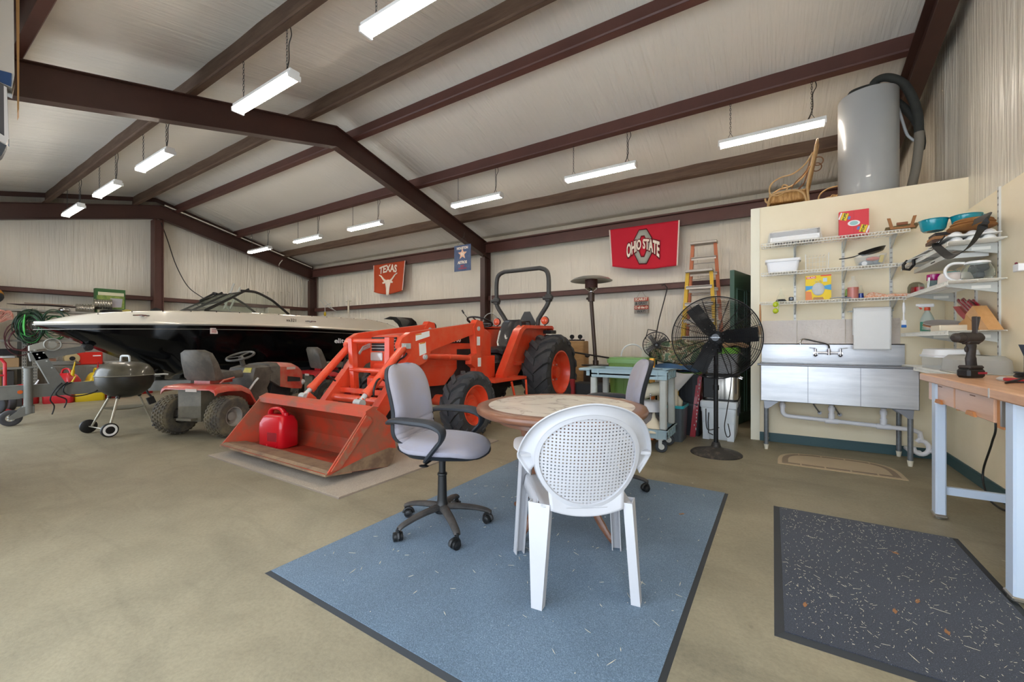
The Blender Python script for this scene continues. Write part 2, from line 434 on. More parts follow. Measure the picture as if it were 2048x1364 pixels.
zpurlin('trim_8', 4.94, M_steel, -1)
zpurlin('trim_9', 6.52, M_steel, -1)
zpurlin('trim_10', 8.03, M_steeldirt, -1)
# eave strut and girts on the back wall, girt on the left wall
b = B(); b.bb((XL + .05, 9.10, 3.55), (XR - .1, 9.11, 3.86)); b.bb((XL + .05, 9.04, 3.55), (XR - .1, 9.11, 3.562)); b.bb((XL + .05, 9.0, 3.80), (XR - .1, 9.11, 3.815))
struct('trim_11', b, M_steel, smooth=False)
b = B()
for x0, x1 in ((-14.5, -6.69), (-6.51, 1.3)):
    b.bb((x0, 9.10, 2.27), (x1, 9.11, 2.39)); b.bb((x0, 9.10, 2.27), (x1, 9.31, 2.277)); b.bb((x0, 9.08, 2.383), (x1, 9.31, 2.39))
struct('trim_12', b, M_steel, smooth=False)
b = B()
for y0, y1 in ((-.1, 4.41), (4.62, 9.0)):
    b.bb((-14.78, y0, 2.31), (-14.77, y1, 2.42)); b.bb((-15.0, y0, 2.31), (-14.77, y1, 2.317)); b.bb((-15.0, y0, 2.41), (-14.77, y1, 2.42))
struct('trim_13', b, M_steel, smooth=False)
# rake angle along the end wall and the conduit that runs on it
b = B()
for y1 in (YF, YB):
    b.prism([(-14.9, RY, roofz(RY) - .02), (-14.9, y1, roofz(y1) - .02), (-14.9, y1, roofz(y1) - .14), (-14.9, RY, roofz(RY) - .14)], (.01, 0, 0))
struct('trim_14', b, M_steeldark)
b = B()
b.tube([(-14.5, 4.6, 5.0), (-14.5, 9.0, 3.9)], .02, 8)
struct('trim_15', b, mat('conduit_white', '#d8d0c0', .5))
# ---- partition wall with the sink, its small back room and deck
PYF = 5.69
b = B(); b.bb((-.215, PYF, 0), (1.60, PYF + .05, 2.745)); struct('wall_partition', b, M_cream)
b = B(); b.bb((-.222, PYF - .012, 0), (-.13, PYF - .0005, 2.74)); struct('trim_16', b, M_creamw)
b = B(); b.bb((-.2, PYF + .05, 2.48), (1.58, 9.0, 2.58)); b.bb((-.2, 5.75, 0), (-.1, 6.35, 2.48)); b.bb((-.2, 7.32, 0), (-.1, 9.0, 2.48)); b.bb((-.2, 6.35, 2.16), (-.1, 7.32, 2.48))
struct('wall_partition_side', b, M_cream)
b = B(); b.bb((-.13, PYF - .018, 0), (1.419, PYF - .0005, .085)); b.bb((-.13, PYF - .012, .085), (1.419, PYF - .0005, .10)); struct('baseboard_partition', b, M_green)
b = B(); b.bb((1.402, .25, 0), (1.4195, PYF - .02, .085)); b.bb((1.408, .25, .085), (1.4195, PYF - .02, .10)); struct('baseboard_right', b, M_green)
# the green panelled door standing open behind the partition
d = bpy.data.objects.new('door_1', None); COL.objects.link(d); d['kind'] = 'structure'
p0 = Vector((-.47, 6.38, 0)); p1 = Vector((-.25, 7.27, 0)); dv = (p1 - p0).normalized(); nv = Vector((-dv.y, dv.x, 0))
d.location = p0; d.rotation_euler = (0, 0, math.atan2(dv.y, dv.x))
b = B(); Ld = (p1 - p0).length
b.bb((0, -.028, .01), (Ld, .028, 2.14))
obj('door_panel', b, M_dgreen, d)
b = B()
for zz0, zz1 in ((.15, .75), (.88, 1.25), (1.38, 1.9)):
    for x0, x1 in ((.09, .42), (.50, .83)):
        for a, c_, e, f in ((x0, x1, zz0, zz0 + .02), (x0, x1, zz1 - .02, zz1), (x0, x0 + .02, zz0, zz1), (x1 - .02, x1, zz0, zz1)):
            b.bb((a, -.036, e), (c_, -.028, f)); b.bb((a, .028, e), (c_, .036, f))
obj('panel_moulding', b, mat('green_moulding', '#56756a', .4), d)

# ============================================================ FLUORESCENT LIGHTS
M_tube = mat('tube_glow', '#fff8ec', .4, emit=TUBE, ecol='#fff4e6')
M_white = mat('white_enamel', '#e8e8e4', .4)
M_black = mat('black_plastic', '#151515', .45)
M_chain = mat('chain_steel', '#4c4c4c', .4, metal=.8)
def strip_light(label, x0, Y, z, drop):
    t = thing('strip_light', label, 'ceiling light', (x0 + .61, Y, z), 0, 'hanging fluorescent strip lights')
    b = B(); b.bb((-.61, -.055, 0), (.61, .055, .05), bev=.006); b.bb((-.6, -.07, -.004), (.6, .07, .004))
    obj('housing', b, M_white, t)
    for s in (-1, 1):
        b = B(); b.cyl((-.58, s * .04, -.024), (.58, s * .04, -.024), .0165, n=10); obj('tube', b, M_tube, t)
    for s in (-1, 1):
        b = B(); b.bb((s * .61, -.068, -.045), (s * .585, .068, .01), bev=.004); obj('socket', b, M_white, t)
    for i, s in enumerate((-1, 1)):
        b = B(); x = s * .46; k = drop - .11
        for q in (-1, 1): b.tube([(x + q * .04, 0, .05), (x, 0, .13)], .003, 5)
        n = int(k / .03)
        for j in range(n):
            zc = .13 + (j + .5) * k / n; r = k / n * .62
            b.tube([(x + (0 if j % 2 else r * .45) * math.cos(a), (r * .45 if j % 2 else 0) * math.cos(a), zc + r * math.sin(a)) for a in [2 * PI * q / 8 for q in range(8)]], .0028, 4, closed=True)
        obj('chain', b, M_chain, t)
    b = B(); x = .46
    b.tube(bez([(x - .05, .01, .05), (x + .01, .015, .2), (x + .012, .015, drop * .7), (x + .05, .02, drop - .07), (x + .03, .02, drop + .02)], 6), .005, 6)
    obj('cord', b, M_black, t)
    return t
for i, px in enumerate((875, 590, 341, 237, 163)):
    if i == 0: xe = PY(727, 68, 2.41)[0] + .02
    else: xe = PY(px, 300, 2.41)[0] - 1.22
    strip_light(['strip light in the left row nearest the camera, cut off by the top edge', 'second nearest strip light in the left row, below the big sloping rafter', 'middle strip light of the left row, third from the camera', 'fourth strip light from the camera in the left row', 'farthest strip light of the left row, near the end wall'][i], xe, 2.41, 3.93, 4.985 - RS * abs(2.41 - RY) - 3.93)
strip_light('unseen strip light added to the left row over the mats, just above the top edge', -.05, 2.41, 3.93, 4.985 - RS * abs(2.41 - RY) - 3.93)  # extra fixture out of view, added to brighten the sink and shelf side
for i, px in enumerate((1437, 1131, 905, 698, 590, 499)):
    xe = PY(px, 300, 6.50)[0]
    strip_light(['strip light hanging beside the grey water tank', 'strip light above and left of the big red flag', 'strip light just right of the sloping rafter', 'strip light just left of the sloping rafter, above the orange flag', 'second smallest strip light of the right row', 'farthest and smallest strip light of the right row'][i], xe, 6.50, 3.94, 4.985 - RS * abs(6.50 - RY) - 3.94)

# ============================================================ MATS ON THE FLOOR
def carpet(name, c1, c2, spk=None, rib=0, sc=220):
    m = bpy.data.materials.new(name); m.use_nodes = True; nt = m.node_tree; p = nt.nodes['Principled BSDF']; L = nt.links
    tc = nt.nodes.new('ShaderNodeTexCoord')
    n = nt.nodes.new('ShaderNodeTexNoise'); n.inputs['Scale'].default_value = sc; n.inputs['Detail'].default_value = 3; L.new(tc.outputs['Object'], n.inputs['Vector'])
    big = nt.nodes.new('ShaderNodeTexNoise'); big.inputs['Scale'].default_value = 2.5; big.inputs['Detail'].default_value = 5; L.new(tc.outputs['Object'], big.inputs['Vector'])
    rp = nt.nodes.new('ShaderNodeValToRGB'); rp.color_ramp.elements[0].position = .35; rp.color_ramp.elements[1].position = .68
    rp.color_ramp.elements[0].color = (*srgb(c1), 1); rp.color_ramp.elements[1].color = (*srgb(c2), 1)
    if spk:
        e = rp.color_ramp.elements.new(.70); e.color = (*srgb(spk), 1)
    L.new(n.outputs['Fac'], rp.inputs[0])
    rb = nt.nodes.new('ShaderNodeValToRGB'); rb.color_ramp.elements[0].position = .3; rb.color_ramp.elements[1].position = .6; rb.color_ramp.elements[0].color = (.78, .78, .78, 1)
    L.new(big.outputs['Fac'], rb.inputs[0])
    mx = nt.nodes.new('ShaderNodeMix'); mx.data_type = 'RGBA'; mx.blend_type = 'MULTIPLY'; mx.inputs[0].default_value = .8
    L.new(rp.outputs[0], mx.inputs[6]); L.new(rb.outputs[0], mx.inputs[7]); L.new(mx.outputs[2], p.inputs['Base Color'])
    p.inputs['Roughness'].default_value = .95; p.inputs['Sheen Weight'].default_value = .15
    b = nt.nodes.new('ShaderNodeBump'); b.inputs['Strength'].default_value = .6; b.inputs['Distance'].default_value = .004
    h = n.outputs['Fac']
    if rib:
        wv = nt.nodes.new('ShaderNodeTexWave'); wv.inputs['Scale'].default_value = rib; wv.bands_direction = 'Y'; L.new(tc.outputs['Object'], wv.inputs['Vector']); h = wv.outputs['Fac']
    L.new(h, b.inputs['Height']); L.new(b.outputs[0], p.inputs['Normal'])
    return m
M_rubber = mat('black_rubber_edge', '#2b2f33', .6)
M_straw = mat('straw', '#d6cdb4', .8)
M_leaf = mat('dry_leaf', '#9a6a44', .8)
def floor_mat(name, label, x0, y0, x1, y1, m, edge=.025, th=.009, em=None, rz=0):
    cx, cy = (x0 + x1) / 2, (y0 + y1) / 2; w_, d_ = x1 - x0, y1 - y0
    t = thing(name, label, 'mat', (cx, cy, 0), rz)
    b = B()
    o = [(sx * w_ / 2, sy * d_ / 2, .0005) for sx, sy in ((-1, -1), (1, -1), (1, 1), (-1, 1))]
    i_ = [(sx * (w_ / 2 - edge), sy * (d_ / 2 - edge), th) for sx, sy in ((-1, -1), (1, -1), (1, 1), (-1, 1))]
    b.loft([o, i_], cap=True); obj('rubber_border', b, em or M_rubber, t, smooth=False)
    b = B(); b.bb((-w_ / 2 + edge, -d_ / 2 + edge, th - .002), (w_ / 2 - edge, d_ / 2 - edge, th + .003)); obj('pile', b, m, t)
    return t
M_bluecarpet = carpet('blue_carpet', '#4b6073', '#6e8497', '#8b9db0')
M_darkcarpet = carpet('charcoal_carpet', '#191d28', '#353d4d', '#868e98', sc=260)
M_beigecarpet = carpet('taupe_ribbed_carpet', '#93836f', '#b5a48d', None, rib=28)
floor_mat('floor_mat', 'large blue carpet mat under the round table and chairs', -2.15, 1.08, -.30, 3.56, M_bluecarpet, .022, rz=R(-.6))
floor_mat('floor_mat', 'charcoal carpet mat with black rubber edges in front of the workbench', .005, 1.94, .925, 3.47, M_darkcarpet, .035)
floor_mat('floor_mat', 'taupe ribbed mat under the orange loader bucket', -4.86, 1.89, -2.71, 4.0, M_beigecarpet, .008, em=mat('taupe_edge', '#7c6e60', .8))
# half-round sink mat
t = thing('sink_mat', 'tan half-round mat with brown border lying before the steel sink', 'mat', (.5, 4.68, 0))
M_jute = carpet('tan_jute', '#b09a78', '#c6b18e', None, rib=40); M_juted = carpet('brown_jute', '#7b6850', '#8f7a5f', None, rib=40)
def dshape(k): return [(x, y) for x, y in [(-.46 + k, k)] + [(-.46 + k, .38)] + arc(0, .30, .46 - k, 150, 30, 14, ry=.40 - k) + [(.46 - k, .2)] + [(.46 - k, k)]]
def dsh(k):
    pts = [(-.46 + k, 0 + k)]
    for i in range(25):
        a = PI - PI * i / 24; pts.append((( .46 - k) * math.copysign(abs(math.cos(a)) ** .55, math.cos(a)), k + (.53 - 2 * k) * math.sin(a) ** .55))
    pts.append((.46 - k, 0 + k)); return pts
b = B(); b.prism([(x, y, .001) for x, y in dsh(0)], (0, 0, .006)); obj('mat_edge', b, M_jute, t)
b = B(); b.prism([(x, y, .007) for x, y in dsh(.035)], (0, 0, .001)); obj('border_band', b, M_juted, t)
b = B(); b.prism([(x, y, .008) for x, y in dsh(.085)], (0, 0, .001))
for i in range(1, 5):
    x = -.46 + .92 * i / 5; b.bb((x - .006, .03, .008), (x + .006, .09, .0088))
    b.bb((x - .006, .44, .008), (x + .006, .51, .0088))
obj('mat_field', b, M_jute, t)
# straw bits and dry leaves
b = B()
def straws(n, x0, y0, x1, y1, z, l0=.005, l1=.03):
    for _ in range(n):
        x, y = random.uniform(x0, x1), random.uniform(y0, y1); a = random.uniform(0, PI); l = random.uniform(l0, l1) * random.random()
        w_ = random.uniform(.0006, .0014); dx, dy = math.cos(a) * l, math.sin(a) * l
        b.prism([(x - dx - dy * 0, y - dy, z), (x + w_, y + w_, z), (x + dx, y + dy, z + .002), (x - w_, y - w_, z + .001)], (0, 0, .0012))
straws(1100, .05, 1.99, .88, 3.42, .0125, .001, .009); straws(160, .05, 1.99, .88, 3.42, .0125, .004, .018); straws(40, .05, 1.99, .88, 3.42, .0125, .01, .035); straws(150, -2.1, 1.15, -.35, 3.5, .0125, .003, .03); straws(40, -2.6, 1, 1.3, 4.4, .001, .003, .02)
tag(obj('straw_bits', b, M_straw), 'scattered straw bits over the mats and concrete', 'straw', kind='stuff')
def leaf(x, y, z, a, label, s=1):
    b = B(); n = 6
    pts = [(math.cos(q) * .018 * s, math.sin(q) * .008 * s * (1 + .3 * math.cos(q)), .003 * math.sin(3 * q)) for q in [2 * PI * i / 10 for i in range(10)]]
    b.prism(pts, (0, 0, .0015)); b.tube([(.018 * s, 0, .001), (.028 * s, .002, .002)], .0008, 4)
    o = obj('dry_leaf', b, M_leaf, loc=(x, y, z)); o.rotation_euler = (0, 0, a); tag(o, label, 'leaf')
for (px, py, lb, z) in ((1791, 1106, 'brown dry leaf near the far side of the charcoal mat', .013), (1610, 1210, 'brown dry leaf near the left edge of the charcoal mat', .013), (1790, 1223, 'brown dry leaf in the middle of the charcoal mat', .013), (1895, 1265, 'orange brown dry leaf nearest the workbench leg on the charcoal mat', .013),
                        (1835, 1203, 'pale curled leaf just right of the centre of the charcoal mat', .013), (1363, 1028, 'dark dry leaf lying on the blue mat right of the white chair', .013)):
    p = PG(px, py, z); leaf(p.x, p.y, z, random.uniform(0, 3), lb)

# ============================================================ ROUND TABLE
M_wood = mat('walnut_edge', '#6e4630', .4, col2='#8a5c42', nscale=8, namt=.7, stretch=(1, 1, 6), coat=.3)
def marble():
    m = bpy.data.materials.new('white_marble'); m.use_nodes = True; nt = m.node_tree; p = nt.nodes['Principled BSDF']; L = nt.links
    tc = nt.nodes.new('ShaderNodeTexCoord')
    n = nt.nodes.new('ShaderNodeTexNoise'); n.inputs['Scale'].default_value = 3; n.inputs['Detail'].default_value = 9; n.inputs['Distortion'].default_value = 1.6; L.new(tc.outputs['Object'], n.inputs['Vector'])
    rp = nt.nodes.new('ShaderNodeValToRGB'); e = rp.color_ramp.elements
    e[0].position = .44; e[0].color = (*srgb('#d8cfbf'), 1); e[1].position = .56; e[1].color = (*srgb('#d3cabb'), 1)
    k = rp.color_ramp.elements.new(.49); k.color = (*srgb('#a59c92'), 1)
    k = rp.color_ramp.elements.new(.475); k.color = (*srgb('#cfc6b7'), 1); k = rp.color_ramp.elements.new(.505); k.color = (*srgb('#cdc4b5'), 1)
    L.new(n.outputs['Fac'], rp.inputs[0]); L.new(rp.outputs[0], p.inputs['Base Color']); p.inputs['Roughness'].default_value = .25
    return m
TZ = .768
t = thing('round_table', 'round table with white marble inset and walnut rim standing on the blue mat', 'table', (-1.143, 2.386, 0))
b = B(); b.lathe([(.455, -.004), (.46, 0), (.505, .002), (.527, -.006), (.535, -.022), (.530, -.040), (.512, -.052), (.46, -.055)], (0, 0, TZ), 96); obj('table_rim', b, M_wood, t, angle=50)
b = B(); b.lathe([(0, -.001), (.457, -.001), (.457, -.03), (0, -.03)], (0, 0, TZ), 64); obj('marble_top', b, marble(), t)
b = B(); b.lathe([(0, -.055), (.40, -.055), (.40, -.10), (.385, -.10), (.385, -.06), (0, -.06)], (0, 0, TZ), 48); obj('apron', b, M_wood, t)
M_iron = mat('black_iron', '#2a2522', .5, metal=.4)
for k in range(4):
    a = R(32 + 45 + 90 * k); c_, s_ = math.cos(a), math.sin(a)
    f = lambda r, z: (c_ * r, s_ * r, z)
    b = B(); b.tube(bez([f(.34, TZ - .07), f(.30, .55), f(.22, .38), f(.24, .2), f(.33, .07), f(.40, .015)], 6), [.020] * 12 + [.018] * 12 + [.015] * 7, 10, flat=(1.3, .9))
    obj('leg', b, M_wood, t)
    b = B(); b.torus(f(.23, .60), .055, .007, axis=(-s_, c_, 0), n=24, k=6); b.torus(f(.28, .685), .035, .006, axis=(-s_, c_, 0), n=20, k=6); obj('iron_scroll', b, M_iron, t)

# ============================================================ OFFICE CHAIRS
M_fab = mat('lavender_grey_fabric', '#9594a3', .95, col2='#9a8d82', nscale=3.5, namt=.6, bump=.15, bscale=600, sheen=.2)
M_fabdirt = M_fab
M_shell = mat('charcoal_plastic_shell', '#22262c', .5)
M_base = mat('dusty_black_plastic', '#2b2928', .6, col2='#57504a', nscale=9, namt=.7)
def cushion(b, W, H, T, puff, edge=.5, taper=.86, n=18, m=20, back=False, grooves=None, lens=0):
    pass
def office_chair(label, loc, rz, seat_rz=0):
    t = thing('office_chair', label, 'chair', loc, rz, 'office chairs at the round table')
    # five-star base
    for k in range(5):
        a = R(18 + 72 * k + 10); c_, s_ = math.cos(a), math.sin(a)
        b = B(); P = bez([(c_ * r, s_ * r, z) for r, z in ((.03, .125), (.10, .122), (.20, .108), (.275, .088), (.30, .072))], 4)
        b.tube(P, [.026 - .010 * i / (len(P) - 1) for i in range(len(P))], 10, flat=(.75, 1.15)); obj('base_arm', b, M_base, t)
        # twin-wheel caster
        b = B(); ca = a + R(50 + 37 * k); ax = Vector((math.cos(ca), math.sin(ca), 0)); o = Vector((c_ * .30, s_ * .30, 0)); fw = Vector((-ax.y, ax.x, 0)); wc = o + fw * .018 + Vector((0, 0, .027))
        for s in (-1, 1):
            b.cyl(wc + ax * s * .006, wc + ax * s * .026, .027, .025, 20); b.cyl(wc + ax * s * .026, wc + ax * s * .029, .018, .012, 16)
        b.tube([wc + fw * .03 * math.cos(q) + Vector((0, 0, .031 * math.sin(q))) for q in [R(x) for x in range(0, 200, 20)]], .011, 6); b.cyl(o + Vector((0, 0, .045)), o + Vector((0, 0, .085)), .009)
        obj('caster', b, M_black, t)
    b = B(); b.lathe([(.0, .09), (.045, .092), (.048, .12), (.036, .14), (.030, .17), (.026, .32), (.031, .325), (.030, .335), (.021, .34), (.021, .46), (0, .46)], (0, 0, 0), 28); obj('gas_column', b, M_black, t)
    b = B(); b.box((0.0, 0, .468), (.20, .15, .035), bev=.01); b.box((-.10, 0, .475), (.16, .06, .02), bev=.005); b.cyl((.06, -.12, .455), (.06, -.06, .455), .016); b.tube([(.02, -.08, .465), (.0, -.2, .44)], .006); b.ell((.0, -.21, .436), (.032, .022, .006), 12, 6)
    obj('tilt_mechanism', b, M_black, t)
    # seat: local +x is the front
    def seat(z0, k, th, dome):
        def fn(u, v):
            a = 2 * PI * u; rr = v
            ex = .262 * k; ey = .255 * k
            cx = math.copysign(abs(math.cos(a)) ** .72, math.cos(a)); sy = math.copysign(abs(math.sin(a)) ** .72, math.sin(a))
            x = .03 + ex * cx * rr; y = ey * sy * rr * (1 - .08 * cx)
            z = z0 + dome * (1 - rr ** 4) - .02 * max(0, (x - .16) / .1) ** 2 * (1 if x > .16 else 0) + .020 * max(0, -(x + .08) / .15)
            return (x, y, z)
        return fn
    b = B(); top = seat(.530, 1, 0, .045); bot = seat(.500, .97, 0, -.008)
    b.grid(top, 40, 10); b.grid(lambda u, v: Vector(top(u, 1)).lerp(Vector(bot(u, 1)), v) + Vector((0, 0, 0)), 40, 2); b.grid(bot, 40, 6)
    obj('seat_cushion', b, M_fab, t, angle=70)
    b = B(); bot2 = seat(.474, .86, 0, -.004); b.grid(lambda u, v: Vector(seat(.505, 1.012, 0, 0)(u, 1)).lerp(Vector(bot2(u, 1)), v), 40, 3); b.grid(bot2, 40, 4); b.grid(seat(.503, 1.012, 0, 0), 40, 3)
    obj('seat_shell', b, M_shell, t, angle=70)
    # backrest: lumbar pad curving forward into the seat, upright panel above
    prof = [(-.165, .535), (-.205, .56), (-.225, .60), (-.232, .66), (-.235, .72), (-.25, .80), (-.272, .88), (-.298, .95), (-.325, 1.01)]
    wid = [.185, .205, .215, .212, .203, .205, .205, .185, .13]
    def backf(off, grow, puff):
        P = [Vector((x, 0, z)) for x, z in prof]; C = bez(P, 4); Wd = bez([Vector((w_, 0, 0)) for w_ in wid], 4)
        def fn(u, v):
            i = min(int(v * (len(C) - 1)), len(C) - 2); f = v * (len(C) - 1) - i
            c = C[i].lerp(C[i + 1], f); wd = (Wd[i].x * (1 - f) + Wd[i + 1].x * f) + grow
            if v > .93: wd *= math.sqrt(max(.0, 1 - ((v - .93) / .075) ** 2)) if v < 1 else .35
            if v < .05: wd *= .90 + v * 2
            s = 2 * u - 1; n = Vector((1, 0, .2)).normalized()
            crv = .035 * s * s                                           # wraps forward at the sides
            groove = 0
            for g in (.17, .26, .35): groove += .007 * math.exp(-((v - g - .03 * s) / .012) ** 2)
            return c + Vector((0, wd * s, 0)) + n * (off + crv + puff * (1 - s ** 6) * (1 - (2 * v - 1) ** 8) - (groove if puff > .01 else 0))
        return fn
    b = B(); f1 = backf(0, 0, .05); f0 = backf(-.004, 0, 0)
    b.grid(f1, 24, 56); b.grid(f0, 24, 56); b.grid(lambda u, v: Vector(f1(0, v)).lerp(Vector(f0(0, v)), u), 1, 56); b.grid(lambda u, v: Vector(f1(1, v)).lerp(Vector(f0(1, v)), u), 1, 56)
    b.grid(lambda u, v: Vector(f1(u, 1)).lerp(Vector(f0(u, 1)), v), 24, 1)
    obj('back_cushion', b, M_fab, t, angle=60)
    b = B(); g1 = backf(-.002, .010, 0); g0 = backf(-.035, -.004, 0); b.grid(g1, 16, 44); b.grid(g0, 16, 44)
    for e in (0, 1): b.grid(lambda u, v: Vector(g1(e, v)).lerp(Vector(g0(e, v)), u), 2, 44)
    b.grid(lambda u, v: Vector(g1(u, 1)).lerp(Vector(g0(u, 1)), v), 16, 1); b.grid(lambda u, v: Vector(g1(u, 0)).lerp(Vector(g0(u, 0)), v), 16, 1)
    obj('back_shell', b, M_shell, t, angle=60)
    for s in (-1, 1):
        b = B(); P = bez([(-.235, s * .215, .670), (-.17, s * .245, .692), (-.04, s * .262, .696), (.08, s * .266, .690), (.145, s * .264, .66), (.145, s * .262, .61), (.105, s * .257, .56), (.04, s * .24, .49), (0, s * .17, .466)], 5)
        b.tube(P, [.019 + .015 * math.sin(PI * min(1, i / 26)) for i in range(len(P))], 10, flat=(.7, 1.45))
        obj('armrest', b, M_shell, t)
    return t
oc = office_chair('lavender grey office chair with black arms standing left of the round table', (-1.745, 1.945, .013), R(12))
oc2 = dup(oc, (-1.10, 3.14, .013), R(208), label='office chair behind the round table, mostly hidden, its back near the cart')

# ============================================================ WHITE PLASTIC ARMCHAIR
M_resin = mat('white_resin', '#bcbcc0', .4, col2='#b4b2b3', nscale=4, namt=.5, coat=.1)
t = thing('plastic_armchair', 'white plastic armchair with round perforated back at the near side of the table', 'chair', (-.82, 1.90, .012), R(126 - 90))
# local: +y is the front, +x the sitter's right when seen from behind
def cleg(top, foot, w1, w2, ang, nm='leg'):
    b = B(); a, f = Vector(top), Vector(foot); secs = []
    for k in range(7):
        q = k / 6; c = a.lerp(f, q); w_ = w1 + (w2 - w1) * q; th = .006
        # L/U channel section opening inward
        dx = Vector((math.cos(ang), math.sin(ang), 0)); dy = Vector((-dx.y, dx.x, 0))
        pr = [(-w_ / 2, -.018), (w_ / 2, -.018), (w_ / 2, .022), (w_ / 2 - th, .022), (w_ / 2 - th, -.018 + th), (-w_ / 2 + th, -.018 + th), (-w_ / 2 + th, .022), (-w_ / 2, .022)]
        secs.append([c + dx * x + dy * y for x, y in pr])
    b.loft(secs); return obj(nm, b, M_resin, t, angle=30)
cleg((-.205, -.165, .43), (-.225, -.235, 0), .105, .05, R(-30)); cleg((.205, -.17, .43), (.215, -.235, 0), .085, .05, R(62))
cleg((-.235, .20, .62), (-.27, .235, 0), .055, .05, R(195)); cleg((.235, .20, .62), (.275, .235, 0), .055, .05, R(165))
# seat pan
b = B()
def seatf(u, v):
    s = 2 * u - 1; y = -.20 + .43 * v; w_ = .205 + .03 * v
    return (w_ * s, y, .425 - .03 * math.exp(-((v - .35) / .35) ** 2) * (1 - s ** 4) + .012 * v - .03 * max(0, v - .9) * 10 * .3)
b.grid(seatf, 16, 16)
obj('seat', b, M_resin, t, solid=.006)
b = B()
for s in (-1, 1):
    b.grid(lambda u, v: Vector(seatf(0 if s < 0 else 1, v)) + Vector((s * .012 * u, 0, -.055 * u)), 2, 16, v0=.16)
b.grid(lambda u, v: Vector(seatf(v, 1)) + Vector((0, .01 * u, -.05 * u)), 2, 16)
obj('seat_skirt', b, M_resin, t, solid=.005)
# arms
# backrest plane: ellipse leaning back
BC = Vector((0, -.245, .628)); lean = R(14)
bx = Vector((1, 0, 0)); bz = Vector((0, -math.sin(lean), math.cos(lean))); bn = Vector((0, math.cos(lean), math.sin(lean)))
def bp(x, z, n=0):   # curved panel point
    return BC + bx * x + bz * z + bn * (n + .9 * x * x)
RX, RZ = .226, .216
b = B(); th = .006
st = .0163; hh = .0046; N = 14
# perforated panel: ribs both ways leave square holes
nx = int(2 * RX / st); 
for i in range(-N - 1, N + 2):
    x = (i + .5) * st
    if abs(x) < RX - .004:
        zz = RZ * math.sqrt(1 - (x / RX) ** 2)
        m_ = 14; L1 = [bp(x - hh, -zz + 2 * zz * k / m_) for k in range(m_ + 1)]; L2 = [bp(x + hh, -zz + 2 * zz * k / m_) for k in range(m_ + 1)]
        o1 = [p + bn * .004 for p in L1]; o2 = [p + bn * .004 for p in L2]
        b.loft([[L1[k], L2[k], o2[k], o1[k]] for k in range(m_ + 1)])
    z = i * st
    if abs(z) < RZ - .004:
        xx = RX * math.sqrt(1 - (z / RZ) ** 2)
        m_ = 16; b.loft([[bp(-xx + 2 * xx * k / m_, z - hh), bp(-xx + 2 * xx * k / m_, z + hh), bp(-xx + 2 * xx * k / m_, z + hh, .004), bp(-xx + 2 * xx * k / m_, z - hh, .004)] for k in range(m_ + 1)])
o = obj('perforated_panel', b, M_resin, t, smooth=False)
# frame ring around the panel, wide flared crest with wings that turn into the arms
b = B()
b.loft([[bp((RX + dx) * math.cos(a), (RZ + dx) * math.sin(a), dn) for a in [2 * PI * i / 72 for i in range(72)]] for dx, dn in ((-.012, .006), (-.008, -.006), (.008, -.007), (.014, .004))], cap=False)
obj('panel_ring', b, M_resin, t, solid=.004)
b = B()
def crest(u, v):
    a = R(-9) + R(198) * u; e = abs(math.cos(a)); low = max(0, -math.sin(a))
    r0x, r0z = RX + .008, RZ + .008
    wd = .080 * min(1, .25 + min(u, 1 - u) * 9)
    x = (r0x + wd * v) * math.cos(a); z = (r0z + .058 * v) * math.sin(a) - .05 * v * e ** 5
    n = -.006 - .045 * v * v * (.35 + .65 * e) + .02 * v
    if v > .8: n -= .02 * (v - .8) * 5
    return bp(x, z, n + (.05 * e ** 4) * v)
b.grid(crest, 64, 12); obj('crest_shell', b, M_resin, t, solid=.006, angle=60)
for s in (-1, 1):
    b = B(); P = bez([(s * .262, -.19, .65), (s * .272, -.13, .655), (s * .285, -.05, .655), (s * .27, .10, .65), (s * .24, .20, .635), (s * .235, .225, .60)], 6)
    b.tube(P, [.028] * len(P), 10, flat=(.28, 1.25)); obj('armrest', b, M_resin, t)
# lower back apron between panel and seat
b = B()
def apr(u, v):
    s = 2 * u - 1; zt = -RZ * math.sqrt(max(0, 1 - (s * .175 / (RX + .002)) ** 2)) - .0; top = bp(s * .175, zt, 0); bot = Vector((s * .165, -.205, .375 + .03 * s * s))
    return top.lerp(bot, v)
b.grid(apr, 20, 8); obj('back_apron', b, M_resin, t, solid=.006)

